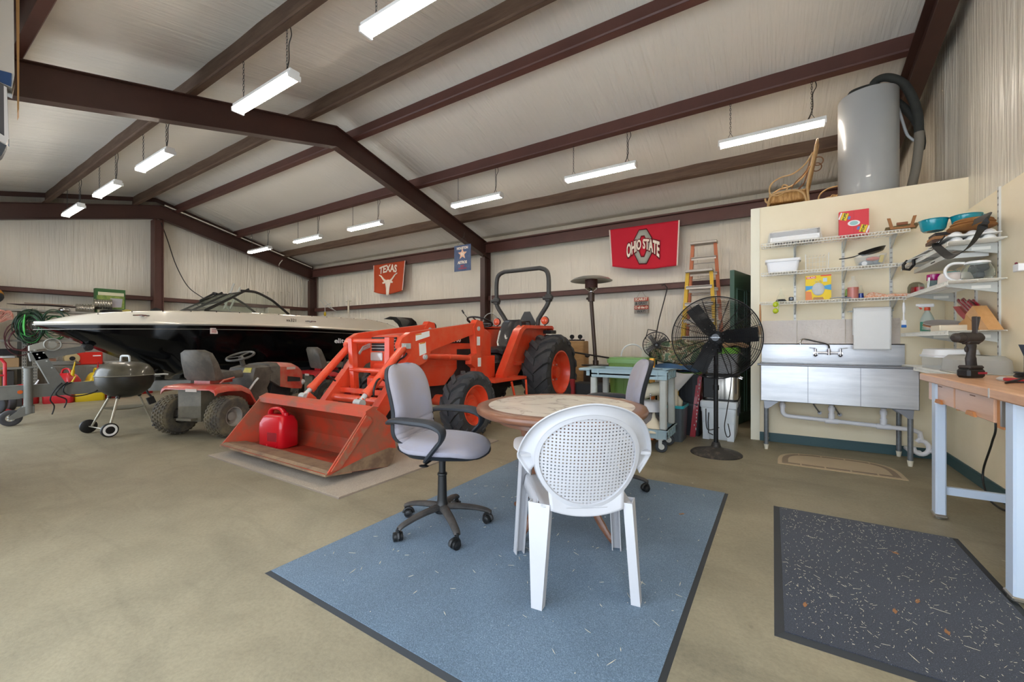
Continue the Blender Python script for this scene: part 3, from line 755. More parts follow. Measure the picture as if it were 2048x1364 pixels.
# ============================================================ BIG PEDESTAL FAN
M_fanblack = mat('satin_black_steel', '#1d1e20', .4, metal=.3)
M_cage = mat('cage_wire', '#26262a', .35, metal=.5)
def fan(label, loc, rz, H, Rr, blades, m_blade, base_r, group=None, wires=64, pole=.022, nrings=38, cat='fan', name='pedestal_fan'):
    t = thing(name, label, cat, loc, rz, group)
    # local: fan blows along +x
    b = B(); b.lathe([(0, .0), (base_r, .0), (base_r, .008), (base_r * .95, .018), (base_r * .6, .04), (base_r * .35, .055), (pole * 2.2, .075), (pole * 1.6, .12), (0, .12)], (0, 0, 0), 48); obj('base', b, mat('worn_black_base', '#2a2724', .55, col2='#5a5046', nscale=14, namt=.7, contrast=(.55, .62)), t)
    b = B(); b.cyl((0, 0, .1), (0, 0, H - .12), pole, n=20); b.cyl((0, 0, H * .55), (0, 0, H * .55 + .05), pole * 1.35, n=16); obj('pole', b, M_fanblack, t)
    cx = .12
    b = B(); b.cyl((-.16, 0, H), (.03, 0, H), Rr * .17, n=24); b.cyl((-.18, 0, H), (-.16, 0, H), Rr * .1, Rr * .16, 24)
    b.box((-.03, 0, H - .10), (.05, .09, .12), bev=.01); b.tube([(0, .05, H - .15), (0, .05, H)], .008); b.tube([(0, -.05, H - .15), (0, -.05, H)], .008)
    obj('motor', b, M_fanblack, t)
    for k in range(blades):
        b = B(); a0 = R(125 + 360 / blades * k); pr = []
        for j in range(6):
            r = Rr * (.10 + .80 * j / 5); w_ = Rr * (.12 if j < 1 else .175); tw = R(28 - 3 * j)
            c = Vector((cx, math.cos(a0) * r, H + math.sin(a0) * r)); tan = Vector((0, -math.sin(a0), math.cos(a0)))
            d = tan * math.cos(tw) + Vector((1, 0, 0)) * math.sin(tw)
            pr.append([c - d * w_, c + d * w_, c + d * w_ + Vector((.003, 0, 0)), c - d * w_ + Vector((.003, 0, 0))])
        b.loft(pr); bl = obj('blade', b, m_blade, t, smooth=False)
        for r, q in ((.17, .03), (.17, -.03), (.30, 0.03), (.30, -.03)):
            b = B(); c = Vector((cx + .014, math.cos(a0) * r * Rr - math.sin(a0) * q, H + math.sin(a0) * r * Rr + math.cos(a0) * q)); b.ell(c, .0065, 8, 5)
            obj('rivet', b, mat('bright_rivet', '#d0d0d4', .2, metal=1), bl)
    b = B(); b.cyl((cx + .02, 0, H), (cx + .075, 0, H), Rr * .09, Rr * .085, 28); obj('hub_badge', b, mat('dark_badge', '#2c2e33', .3), t)
    b = B()
    zf, zb = cx + .11, cx - .10
    b.torus((cx, 0, H), Rr, .006, axis=(1, 0, 0), n=72); b.torus((cx + .012, 0, H), Rr, .004, axis=(1, 0, 0), n=72); b.torus((zf, 0, H), Rr * .13, .003, axis=(1, 0, 0), n=24, k=5); b.torus((zb, 0, H), Rr * .2, .003, axis=(1, 0, 0), n=24, k=5)
    for j in range(1, nrings + 1):                                  # concentric rings, front and rear
        f = j / (nrings + 1); r = Rr * (.13 + .86 * f)
        dx = .11 * math.sqrt(max(0, 1 - f ** 3.2))
        b.torus((cx + dx, 0, H), r, .0019, axis=(1, 0, 0), n=56, k=3)
        if j % 2 == 0: b.torus((cx - dx, 0, H), r, .0019, axis=(1, 0, 0), n=48, k=3)
    for k in range(wires):
        a = 2 * PI * k / wires; pts = []; pb = []
        for j in range(9):
            f = j / 8; r = Rr * (.13 + .87 * f); dx = .11 * math.sqrt(max(0, 1 - f ** 3.2))
            pts.append((cx + dx, math.cos(a) * r, H + math.sin(a) * r)); pb.append((cx - dx, math.cos(a) * r, H + math.sin(a) * r))
        b.tube(pts, .0024, 4); b.tube(pb, .0024, 4)
    obj('wire_cage', b, M_cage, t)
    return t
fd = math.atan2(-4.75, .35)
FAN = fan('large black pedestal fan on a round base left of the steel sink', (-.499, 4.755, 0), fd, 1.205, .415, 3, M_fanblack, .245, wires=20)
text('brand_plate', 'COMMERCIAL', .014, mat('silver_lettering', '#d5d8dc', .3, metal=.4), FAN, frame((.197, 0, 1.205), (0, 1, 0), (0, 0, 1)))
b = B(); b.tube(bez([(-.05, .05, 1.12), (.02, .13, .95), (.01, .14, .75), (.02, .10, .45), (.05, .08, .30), (.05, .10, .20), (.05, .13, .22), (.04, .11, .33)], 7), .005, 6)
b.tube(bez([(-.02, .03, .27), (.0, -.06, .24), (.0, -.09, .28), (.0, -.095, .46)], 6), .005, 6)
obj('power_cord', b, M_black, FAN)

# ============================================================ WORKBENCH
M_maple = mat('maple_butcher_block', '#d6a57e', .45, col2='#c08b66', nscale=5, namt=.7, stretch=(6, .6, 6), coat=.2)
M_maple2 = mat('drawer_maple', '#d8ab8b', .4, col2='#c99574', nscale=3, namt=.6, stretch=(1, .5, 5), coat=.25)
M_legblue = mat('pale_blue_grey_steel', '#c4d3e6', .35, col2='#ccd6e0', nscale=3, namt=.4)
M_alu = mat('brushed_aluminium', '#b9b6ae', .3, metal=.9)
BX0, BX1, BY0, BY1, BZ = .872, 1.40, 2.40, 3.985, .945
t = thing('workbench', 'maple topped workbench with pale blue steel legs against the right wall', 'workbench', (1.13, 3.2, 0))
def W(n, b, m, **k): return obj(n, b, m, t, world=True, **k)
b = B(); b.bb((BX0, BY0, BZ - .048), (BX1, BY1, BZ), bev=.006); W('worktop', b, M_maple)
for y in (3.83, 2.79):
    for x0, x1 in ((.905, .958), (1.31, 1.365)):
        b = B(); b.bb((x0, y - .05, .02), (x1, y + .035, BZ - .048), bev=.008); lg = W('leg', b, M_legblue)
        b = B(); b.bb((x0 - .006, y - .056, .012), (x1 + .006, y + .041, .034), bev=.006); b.cyl(((x0 + x1) / 2, y, 0), ((x0 + x1) / 2, y, .014), .03, n=20)
        obj('foot', b, M_alu, lg, world=True)
for y in (3.83, 2.79):
    b = B(); b.bb((.958, y - .015, .16), (1.31, y + .015, .21)); W('stretcher', b, M_legblue)
b = B(); b.bb((.945, 2.92, .765), (1.36, 3.98, BZ - .048)); b.bb((.925, 3.478, .758), (.95, 3.496, BZ - .048)); b.bb((.925, 2.90, .748), (.96, 2.966, BZ - .048)); W('drawer_case', b, mat('orange_maple', '#c98955', .5, col2='#b9743f', nscale=4, namt=.6))
for y0, y1 in ((3.50, 3.965), (2.97, 3.474)):
    b = B(); b.bb((.915, y0, .768), (.945, y1, BZ - .052), bev=.003); dr = W('drawer', b, M_maple2)
    ym = (y0 + y1) / 2; b = B(); b.prism([(.9145, ym - .06, .766), (.9145, ym - .04, .79), (.9145, ym + .04, .79), (.9145, ym + .06, .766)], (-.012, 0, 0)); obj('finger_pull', b, mat('orange_maple', '#c98955'), dr, world=True)
    b = B(); b.bb((.9135, ym - .035, .872), (.9148, ym + .035, .878)); obj('keyhole_slot', b, mat('slot_brown', '#8a6a55', .7), dr, world=True)
b = B(); b.bb((.912, 2.874, .765), (.925, 2.892, BZ - .05)); b.bb((.869, 2.874, BZ - .045), (.8725, 2.884, BZ)); W('corner_bracket', b, M_alu)

# ============================================================ STEEL SINK
M_ss = mat('stainless_brushed', '#d2d2d4', .34, metal=.75, col2='#b2b4b8', nscale=3, namt=.7, stretch=(.6, .6, 5), bump=.02, bscale=14)
M_ssd = mat('stainless_dull', '#8e9096', .4, metal=.8)
M_galv = mat('galvanised_pipe', '#84888c', .5, metal=.5, col2='#6b7076', nscale=30, namt=.7)
M_pvc = mat('white_pvc', '#e6e6ea', .35)
t = thing('utility_sink', 'three-compartment stainless steel sink on galvanised pipe legs against the cream wall', 'sink', (.515, 5.44, 0))
def W(n, b, m, **k): return obj(n, b, m, t, world=True, **k)
SX0, SX1, SY0, SY1 = -.11, 1.14, 5.20, 5.66; rim = .927; bot = .530
b = B()
b.bb((SX0, SY0, bot), (SX1, SY0 + .004, rim)); b.bb((SX0, SY0, bot), (SX0 + .004, SY1, rim)); b.bb((SX1 - .004, SY0, bot), (SX1, SY1, rim)); b.bb((SX0, SY0, bot), (SX1, SY1, bot + .004)); b.bb((SX0, SY1 - .004, bot), (SX1, SY1, rim))
for x in (SX0 + .415, SX0 + .832): b.bb((x - .012, SY0 + .02, bot), (x + .012, SY1 - .02, rim - .01)); pass
W('basin', b, M_ss, smooth=False)
for x in (SX0 + .415, SX0 + .832): b = B(); b.bb((x - .0025, SY0 - .0016, bot + .004), (x + .0025, SY0 + .001, rim - .02)); W('weld_seam', b, M_ssd)
b = B(); b.bb((SX0, SY1 - .006, rim - .01), (SX1 - .01, SY1 - .001, 1.14)); b.bb((SX0, SY1 - .04, rim - .004), (SX1, SY1 - .001, rim)); b.prism([(SX0, SY1 - .006, 1.13), (SX0, SY1 - .006, 1.14), (SX0, SY1 + .02, 1.14), (SX0, SY1 + .02, 1.135)], (SX1 - SX0 - .01, 0, 0)); W('backsplash', b, M_ss, smooth=False)
b = B(); b.tube([(SX0 - .03, SY0, rim - .008), (SX1 + .0, SY0, rim - .008)], .012, 10); b.tube([(SX0, SY0, rim - .008), (SX0, SY1 - .02, rim - .008)], .012, 8); b.tube([(SX1, SY0, rim - .008), (SX1, SY1 - .02, rim - .008)], .012, 8); W('rolled_rim', b, M_ssd)
for x, y in ((-.06, 5.255), (1.085, 5.24), (1.08, 5.63), (-.06, 5.63)):
    b = B(); b.cyl((x, y, .05), (x, y, bot), .021, n=16); lg = W('leg', b, M_galv)
    b = B(); b.cyl((x, y, 0), (x, y, .055), .016, .024, 16); obj('foot', b, mat('ivory_foot', '#e3dcc8', .5), lg, world=True)
    b = B(); sg = 1 if x < .5 else -1
    b.prism([(x, y - .024, bot), (x + sg * .12, y - .024, bot), (x + sg * .02, y - .024, bot - .085), (x - sg * .015, y - .024, bot - .085), (x - sg * .022, y - .024, bot)], (0, .003, 0)); obj('gusset', b, M_ssd, lg, world=True)
b = B(); Yp = 5.43
dx = [PY(1565, 800, Yp)[0], PY(1663, 800, Yp)[0], PY(1767, 800, Yp)[0]]
def zp(x): return .345 - .03 * (x - dx[0])
for x in dx:
    b.cyl((x, Yp, bot + .002), (x, Yp, bot - .03), .026, n=20)
obj('drain_flange', b, M_ssd, t, world=True)
b = B()
b.tube([(dx[0], Yp, bot - .01), (dx[0], Yp, .42)] + [(dx[0] + .05 - .05 * math.cos(R(q)), Yp, .40 - .05 * math.sin(R(q)) - .0) for q in (0, 30, 60, 90)] + [(1.14, Yp, zp(1.14)), (1.19, Yp, .29), (1.2, Yp, .22)], .022, 14)
for x in dx[1:]: b.cyl((x, Yp, bot - .01), (x, Yp, zp(x)), .022, n=14); b.cyl((x, Yp, zp(x) + .08), (x, Yp, zp(x) + .025), .028, n=16); b.cyl((x - .055, Yp, zp(x)), (x + .055, Yp, zp(x)), .028, n=16)
for x in dx: b.cyl((x, Yp, bot - .05), (x, Yp, bot - .09), .029, n=16)
for q in range(0, 1): pass
b.tube([(1.2 + .055 * math.cos(R(q)) , Yp, .15 + .065 * math.sin(R(q))) for q in range(120, -200, -20)], .021, 12); b.tube([(1.2, Yp, .24), (1.17, Yp, .2)], .022, 12); b.cyl((1.26, Yp, .13), (1.29, Yp, .13), .026, n=14); b.tube([(1.19, Yp, .10), (1.14, Yp + .1, .09), (1.14, SY1, .09)], .021, 12)
W('drain_pipe', b, M_pvc)
for px, py in ((1626, 820), (1666, 824)):
    b = B(); p = PY(px + 13, py + 5, 5.655); top = PY(px, 806, 5.5)
    b.tube(bez([(top.x, 5.5, bot), (top.x + .01, 5.53, bot - .05), (p.x, 5.64, p.z)], 5), .008, 8); b.cyl((p.x, 5.63, p.z), (p.x, 5.67, p.z), .018, n=12); W('supply_hose', b, M_ssd)
M_chrome = mat('chrome', '#c8c8cc', .08, metal=1)
f = thing('sink_faucet', 'chrome swivel faucet with two lever handles on the sink backsplash', 'faucet', (.18, 5.64, 1.04))
b = B(); xa, xb = PY(1631, 702, 5.6)[0], PY(1681, 702, 5.6)[0]; xm = (xa + xb) / 2 + .01
b.cyl((xa, 5.60, 1.04), (xb, 5.60, 1.04), .012, n=14); b.cyl((xm, 5.60, 1.02), (xm, 5.60, 1.08), .017, n=14)
for x in (xa, xb): b.cyl((x, 5.654, 1.035), (x, 5.59, 1.035), .02, n=16); b.cyl((x, 5.60, 1.02), (x, 5.60, 1.085), .015, .011, n=14); b.ell((x, 5.60, 1.018), .02, 14, 8)
obj('faucet_body', b, M_chrome, f, world=True)
for x, s in ((xa, -1), (xb, 1)):
    b = B(); b.tube([(x, 5.60, 1.088), (x + s * .02, 5.59, 1.092), (x + s * .055, 5.57, 1.095)], .006, 8, flat=(.6, 1.4)); obj('lever_handle', b, M_chrome, f, world=True)
b = B(); b.tube(bez([(xm, 5.60, 1.07), (xm, 5.60, 1.10), (xm - .02, 5.58, 1.135), (xm - .12, 5.50, 1.165), (xm - .21, 5.42, 1.188), (xm - .25, 5.40, 1.185), (xm - .265, 5.39, 1.15), (xm - .265, 5.39, 1.13)], 6), .0095, 12); obj('spout', b, M_chrome, f, world=True)
# splash tiles glued above the sink
t = thing('splash_panel', 'grey beige glossy splash panels on the wall above the sink', 'wall panel', (.5, 5.685, 1.2))
M_splash = mat('pearly_tile', '#cdc0b4', .28, col2='#dccfc2', nscale=3, namt=.7, bump=.25, bscale=45, coat=.3)
for x0, x1 in ((-.105, .23), (.234, .66), (.664, 1.10)):
    b = B(); b.bb((x0, 5.676, 1.13), (x1, 5.689, 1.405)); obj('tile_sheet', b, M_splash, t, world=True)

# ============================================================ WIRE SHELVES
M_wire = mat('white_vinyl_wire', '#efece2', .4)
M_greymetal = mat('grey_painted_metal', '#c2c4bf', .4, metal=.15)
M_std = mat('slotted_standard', '#cdcdc8', .4, metal=.2)
M_label = mat('paper_label', '#ecebe4', .7)
M_ink = mat('dark_ink', '#2b2b2b', .7)
def wire_shelf(label, x0, x1, y0, y1, z, front, br, group='white wire shelves'):
    # front: 'y' lip at y0 (wall at y1); 'x' lip at x0 (wall at x1)
    t = thing('wire_shelf', label, 'shelf', ((x0 + x1) / 2, (y0 + y1) / 2, z), 0)
    b = B(); r = .0028
    if front == 'y':
        for y, zz in ((y0, z), (y0, z - .028), (y1 - .01, z), ((y0 + y1) / 2, z - .003)): b.tube([(x0, y, zz), (x1, y, zz)], .0042, 5)
        n = int((x1 - x0) / .0254)
        for i in range(n + 1):
            x = x0 + (x1 - x0) * i / n; b.tube([(x, y1 - .01, z + .002), (x, y0 - .001, z + .002), (x, y0 - .003, z - .028)], r, 4)
    else:
        for x, zz in ((x0, z), (x0, z - .028), (x1 - .01, z), ((x0 + x1) / 2, z - .003)): b.tube([(x, y0, zz), (x, y1, zz)], .0042, 5)
        n = int((y1 - y0) / .0254)
        for i in range(n + 1):
            y = y0 + (y1 - y0) * i / n; b.tube([(x1 - .01, y, z + .002), (x0 - .001, y, z + .002), (x0 - .003, y, z - .028)], r, 4)
    obj('wire_deck', b, M_wire, t, world=True, smooth=False)
    for q in br:
        b = B()
        if front == 'y': b.prism([(q - .006, y1, z - .006), (q - .006, y0 + .03, z - .006), (q - .006, y0 + .03, z - .02), (q - .006, y1, z - .13)], (.012, 0, 0))
        else: b.prism([(x1, q - .006, z - .006), (x0 + .03, q - .006, z - .006), (x0 + .03, q - .006, z - .024), (x1, q - .006, z - .085)], (0, .012, 0))
        k = obj('bracket', b, M_greymetal, t, world=True)
        if front == 'x':
            b = B(); b.bb((x0 + .17, q - .0075, z - .05), (x0 + .27, q - .0062, z - .027)); obj('sticker', b, M_label, k, world=True)
    return t
def standard(label, c, z0, z1, axis):
    b = B(); x, y = c
    if axis == 'y': b.bb((x - .012, y - .012, z0), (x + .012, y, z1))
    else: b.bb((x - .012, y - .012, z0), (x, y + .012, z1))
    t = obj('shelf_standard', b, M_std)
    n = int((z1 - z0) / .05); k = B()
    for i in range(n):
        z = z0 + .02 + .05 * i
        for s in (-.005, .005):
            if axis == 'y': k.bb((x + s - .0018, y - .0125, z), (x + s + .0018, y - .0119, z + .016))
            else: k.bb((x - .0125, y + s - .0018, z), (x - .0119, y + s + .0018, z + .016))
    obj('slots', k, M_ink, t)
    tag(t, label, 'shelf standard')
SXs = (.213, .642, 1.03)
for x, lb in zip(SXs, ('left slotted shelf standard on the cream wall over the sink', 'middle slotted shelf standard on the cream wall over the sink', 'slotted shelf standard above the hanging white towel, right of the middle one')): standard(lb, (x, PYF), 1.40, 2.24, 'y')
wire_shelf('top white wire shelf on the cream wall, holding the red box', -.11, 1.114, 5.39, 5.675, 2.25, 'y', SXs)
wire_shelf('middle white wire shelf on the cream wall, holding a white bin', -.11, 1.085, 5.39, 5.675, 1.925, 'y', SXs)
wire_shelf('lowest white wire shelf on the cream wall, directly over the splash panels', -.12, 1.085, 5.39, 5.675, 1.60, 'y', SXs)
SYs = (5.37, 4.50)
for y, z0, lb in ((5.37, .95, 'slotted shelf standard on the right wall nearest the sink corner'), (4.91, 1.25, 'middle slotted shelf standard on the right wall behind the knife block'), (4.50, .95, 'slotted shelf standard on the right wall nearest the workbench')): standard(lb, (1.42, y), z0, 2.31 if y == 4.50 else 2.0, 'x')
wire_shelf('top wire shelf on the right wall under the teal roasting pan', 1.10, 1.405, 4.32, 5.64, 1.905, 'x', SYs)
wire_shelf('middle wire shelf on the right wall under the glass coffee pot', 1.10, 1.405, 4.32, 5.64, 1.615, 'x', SYs)
wire_shelf('wire shelf on the right wall carrying the knife block', 1.10, 1.405, 4.32, 5.64, 1.245, 'x', SYs)
wire_shelf('lowest wire shelf on the right wall under the clear cake boxes', 1.10, 1.405, 4.03, 5.60, .93, 'x', (5.37,))

# ---- things on the wall shelves (z of a shelf top plus the wire)
Z1, Z2, Z3 = 2.2545, 1.9295, 1.6045; ZA, ZC, ZD, ZE = 1.9095, 1.6195, 1.2495, .9345
M_clear = mat('clear_plastic', '#e4e8e8', .12, alpha=.16)
M_glass = mat('clear_glass', '#fbfffd', .02, trans=.97, ior=1.10)
M_milky = mat('milky_plastic', '#f2f2f4', .35)
M_whitep = mat('white_plastic', '#f4f4f4', .4)
def at_y(px, Y=5.52): return PY(px, 600, Y).x
def single(name, b, m, label, cat, group=None, loc=None, rz=0, **k):
    o = obj(name, b, m, **k)
    if loc: o.location = loc
    if rz: o.rotation_euler = (0, 0, rz)
    return tag(o, label, cat, group)
# aluminium trays wrapped in clear film
x = (at_y(1531) + at_y(1648)) / 2
t = thing('foil_tray_pack', 'pack of aluminium foil trays in crinkled clear film on the top wire shelf', 'foil trays', (x, 5.54, Z1), 0)
b = B()
for i in range(7):
    z = .012 + i * .009; b.loft([[(px_, py_, z + dz) for px_, py_ in rrect(w_, d_, .03)] for w_, d_, dz in ((.36, .17, 0), (.44, .22, .045), (.455, .235, .047), (.455, .235, .049), (.43, .21, .046))], cap=False)
obj('foil_tray', b, mat('foil', '#dcdcde', .35, metal=.35), t)
b = B(); b.box((0, -.123, .035), (.44, .004, .05)); obj('white_card', b, M_whitep, t)
random.seed(3); b = B()
def film(u, v):
    a = 2 * PI * u; q = rrect(.50, .25, .05, 6); n = len(q); k = q[int(u * (n - 1)) % n]
    return (k[0] * (1 - .1 * v) + .012 * math.sin(37 * u * PI), k[1] * (1 - .12 * v) + .01 * math.sin(53 * u * PI), .0 + .125 * v + .006 * math.sin(45 * u * PI + 3 * v))
b.grid(film, 27, 5); b.grid(lambda u, v: (.22 * (2 * u - 1), .105 * (2 * v - 1), .125 + .006 * math.sin(23 * u + 17 * v)), 20, 8)
obj('clear_film', b, mat('crinkled_film', '#f4f4f0', .15, alpha=.28), t, smooth=False)
# red box of frozen snacks
x = (at_y(1677) + at_y(1736)) / 2; wd = at_y(1736) - at_y(1677)
t = thing('cardboard_box', 'bright red flat cardboard box standing on the top wire shelf', 'box', (x, 5.50, Z1), 0)
b = B(); b.bb((-wd / 2, -.03, 0), (wd / 2, .03, .262)); b.m = 1; b.bb((-.001, -.0305, 0), (.0005, -.0298, .262)); obj('box_body', b, [mat('red_card', '#de3a45', .5), mat('red_card_seam', '#b32229', .5)], t, smooth=False)
M_yel = mat('print_yellow', '#e8cf2a', .5); M_blk = mat('print_black', '#1c1c1c', .5); M_pw = mat('print_white', '#f0eeee', .5); M_pb = mat('print_blue', '#5a7fc0', .5); M_aqua = mat('print_aqua', '#9cc8c8', .5)
for cx, cz, sg in ((-.075, .205, 1), (.075, .065, -1)):
    fr = Matrix.Translation((cx, -.031, cz)) @ Matrix.Rotation(R(18), 4, 'Y') @ Matrix.Rotation(R(90), 4, 'X')
    b = B(); b.T = fr; b.bb((-.025, -.038, 0), (.025, .038, .001)); obj('print_patch', b, M_yel, t)
    text('lettering', 'POPS', .03, M_blk, t, fr @ Matrix.Translation((0, 0, .0012)) @ Matrix.Rotation(R(90), 4, 'Z'), .0004, sx=1.1, bold=.001)
    b = B(); b.T = fr; b.bb((-.043, -.036, 0), (-.03, .036, .001)) if sg > 0 else b.bb((.03, -.036, 0), (.043, .036, .001)); obj('print_bar', b, M_pw, t)
    b = B(); b.T = fr; b.bb((.03 * sg + .0, -.02, 0), (.05 * sg, .012, .001)); obj('print_badge', b, M_pb, t)
b = B(); b.prism([(.05 * math.cos(a), -.031, .13 + .03 * math.sin(a)) for a in [2 * PI * i / 24 for i in range(24)]], (0, .0008, 0)); obj('print_ring', b, M_pw, t)
b = B(); b.prism([(.034 * math.cos(a), -.0318, .13 + .022 * math.sin(a)) for a in [2 * PI * i / 24 for i in range(24)]], (0, .0008, 0)); obj('print_oval', b, M_aqua, t)
# little wooden easel lying folded
M_oak = mat('oak_slats', '#a9703c', .5, col2='#8a5a30', nscale=7, namt=.6)
x = at_y(1801, 5.5)
t = thing('wooden_rack', 'small folded brown wooden stand at the right end of the top wire shelf', 'stand', (x, 5.50, Z1), 0)
b = B(); b.prism([(-.13, -.06, 0), (.10, -.06, 0), (.155, .06, .08), (-.10, .06, .06)], (0, .006, .006)); obj('board', b, mat('olive_board', '#75623c', .6), t)
for s, tx in ((-.075, -.10), (.06, .09)):
    b = B(); b.prism([(s - .012, -.075, .012), (s + .014, -.075, .012), (tx + .012, -.075, .125), (tx - .012, -.075, .125)], (0, .012, 0)); obj('slat', b, M_oak, t)
b = B(); b.bb((-.09, -.078, .012), (.09, -.066, .03)); obj('slat', b, M_oak, t)
b = B(); b.bb((-.04, -.07, .05), (.04, -.05, .075)); obj('spacer_block', b, mat('brown_block', '#8c5230', .5), t)
# white bin
x0, x1 = at_y(1531), at_y(1601)
t = thing('storage_bin', 'white plastic bin with a rolled rim at the left of the middle wire shelf', 'bin', ((x0 + x1) / 2, 5.53, Z2), 0)
b = B(); tubbox(b, .27, .14, .315, .19, .145, .003, .03); obj('bin_body', b, M_milky, t)
b = B(); b.loft([[(x, y, z) for x, y in rrect(w_, d_, .035)] for w_, d_, z in ((.312, .188, .12), (.335, .208, .12), (.335, .208, .147), (.315, .19, .147))], cap=False); obj('bin_rim', b, M_whitep, t)
# white wire rack
t = thing('wire_rack', 'white wire dish rack frame standing on the middle wire shelf', 'rack', (at_y(1633), 5.53, Z2), 0)
b = B()
for s in (-1, 1):
    b.tube([(s * .095, -.06, 0), (s * .10, -.07, .175)], .0045, 6)
obj('upright', b, M_wire, t)
b = B()
for z in (.05, .10, .15): b.tube([(-.09, .05, z), (.09, .05, z)], .002, 4)
for i in range(7): x = -.09 + .03 * i; b.tube([(x, .055, .0), (x, .055, .16), (x + .006, -.05, .16)], .0018, 4)
obj('wire_grid', b, M_wire, t)
# clear box with cloths and a black pan on it
x0, x1 = at_y(1712), at_y(1768); xc = (x0 + x1) / 2
t = thing('clear_box', 'clear plastic box of odds and ends on the middle wire shelf', 'box', (xc, 5.52, Z2), 0)
b = B(); tubbox(b, .20, .13, .25, .17, .115, .003, .03); obj('box_body', b, M_clear, t)
b = B(); b.ell((-.03, 0, .035), (.06, .05, .03)); b.ell((.04, .02, .045), (.05, .04, .04)); obj('cloth', b, mat('grey_cloth', '#7f8a92', .9), t)
b = B(); b.ell((.02, -.02, .075), (.055, .035, .02)); obj('packet', b, mat('orange_red_packet', '#e0603c', .6), t)
b = B(); b.box((.085, -.01, .07), (.03, .05, .07), ry=R(12)); obj('packet', b, mat('yellow_packet', '#e2c43a', .6), t)
b = B(); b.cyl((-.05, -.055, .03), (-.05, -.05, .03), .022, n=16); obj('reel', b, M_whitep, t)
t = thing('skillet', 'black frying pan tipped on top of the clear plastic box', 'pan', (xc, 5.50, Z2 + .13), 0)
b = B(); b.T = Matrix.Rotation(R(-14), 4, 'Y'); b.lathe([(0, .0), (.085, 0), (.108, .03), (.112, .034), (.104, .032), (.083, .006), (0, .006)], (.02, 0, 0), 40); obj('pan_body', b, M_black, t)
b = B(); b.tube(bez([(-.08, 0, .0), (-.13, -.01, -.02), (-.19, -.02, -.03), (-.25, -.03, -.035)], 5), .011, 8, flat=(.5, 1.3)); obj('handle', b, M_black, t)
# third shelf
def bottle(name, label, cat, px, prof, m, Y=5.5, z=Z3, cap=None, capm=None, liquid=None, lm=None, n=28, loc=None):
    x = at_y(px, Y) if loc is None else loc[0]; y = Y if loc is None else loc[1]
    t = thing(name, label, cat, (x, y, z), 0)
    b = B(); b.lathe(prof, n=n); obj('body', b, m, t)
    if cap: b = B(); b.lathe(cap, n=20); obj('cap', b, capm or M_whitep, t)
    if liquid: b = B(); b.lathe(liquid, n=20); obj('contents', b, lm, t)
    return t
bottle('oil_lamp', 'small glass cone with dark base at the left of the lowest wall shelf', 'glass', 1562, [(0, .03), (.03, .03), (.042, .04), (.03, .07), (.012, .11), (.009, .15), (0, .15)], M_glass, cap=[(0, 0), (.05, 0), (.052, .012), (.04, .03), (0, .032)], capm=mat('dark_glass', '#3a3f44', .2, trans=.3))
t = thing('kitchen_timer', 'tiny black gadget beside the glass cone on the lowest wall shelf', 'gadget', (at_y(1582), 5.46, Z3), 0)
b = B(); b.box((0, 0, .024), (.045, .03, .048), bev=.006); obj('case', b, M_black, t); b = B(); b.cyl((0, -.015, .028), (0, -.022, .028), .013, n=18); obj('dial', b, mat('dial_blue_grey', '#6a7684', .3), t)
# yellow trash bag box
x0, x1 = at_y(1611, 5.45), at_y(1662, 5.45); wd = x1 - x0; hh_ = .262
t = thing('bag_box', 'yellow box of kitchen bags with a white bag printed on it, lowest wall shelf', 'box', ((x0 + x1) / 2, 5.46, Z3), 0)
b = B(); b.bb((-wd / 2, -.03, 0), (wd / 2, .03, hh_)); obj('box_body', b, mat('yellow_card', '#f0cf1c', .5), t)
def flat(nm, pts, m, dy=-.031, th=.0008): b = B(); b.prism([(x, dy, z) for x, z in pts], (0, th, 0)); return obj(nm, b, m, t)
M_skyb = mat('print_sky', '#4aa3d8', .5); M_redp = mat('print_red', '#e2452f', .5); M_orp = mat('print_orange', '#e88a4c', .5)
flat('print_band', [(-wd / 2, .10), (-.03, .13), (-.03, .15), (-wd / 2, .155)], M_skyb); flat('print_band', [(wd / 2, .10), (.03, .12), (.03, .145), (wd / 2, .16)], M_skyb)
flat('print_corner', [(-wd / 2, 0), (-.05, 0), (-.06, .09), (-wd / 2, .10)], M_orp); flat('print_foot', [(-.05, 0), (.05, 0), (.04, .03), (-.04, .03)], mat('print_tan', '#b98a5a', .6))
flat('print_tab', [(.02, .25), (wd / 2, .25), (wd / 2, .262), (.02, .262)], M_redp); flat('print_stamp', [(.04, .19), (.075, .19), (.075, .23), (.04, .23)], mat('print_paleblue', '#bcd4e6', .5))
flat('print_label', [(-wd / 2 + .005, .226), (-.02, .23), (-.02, .254), (-wd / 2 + .005, .25)], M_redp)
text('lettering', 'GLAD', .028, M_pw, t, frame((-.062, -.0325, .240), (1, 0, 0), (0, 0, 1)), .0004, bold=.0006)
b = B(); b.ell((0, -.034, .115), (.055, .012, .068), 20, 12); b.tube([(-.02, -.036, .18), (-.03, -.038, .20), (-.01, -.038, .205), (-.005, -.036, .185)], .002, 5); b.tube([(.0, -.036, .18), (.01, -.038, .205), (.025, -.038, .20), (.02, -.036, .18)], .002, 5)
obj('printed_bag', b, mat('bag_grey', '#cfd2d2', .5, col2='#b4b8b9', nscale=18, namt=.7), t)
t = thing('tongs', 'dark grey metal tongs lying right of the yellow box', 'tongs', (at_y(1677, 5.42), 5.42, Z3), 0)
for s in (-1, 1):
    b = B(); b.tube([(-.07, s * .004, .012), (0, s * .012, .018), (.10, s * .02, .008)], .008, 6, flat=(.5, 1.2)); obj('arm', b, mat('grey_steel', '#6f7680', .35, metal=.7), t)
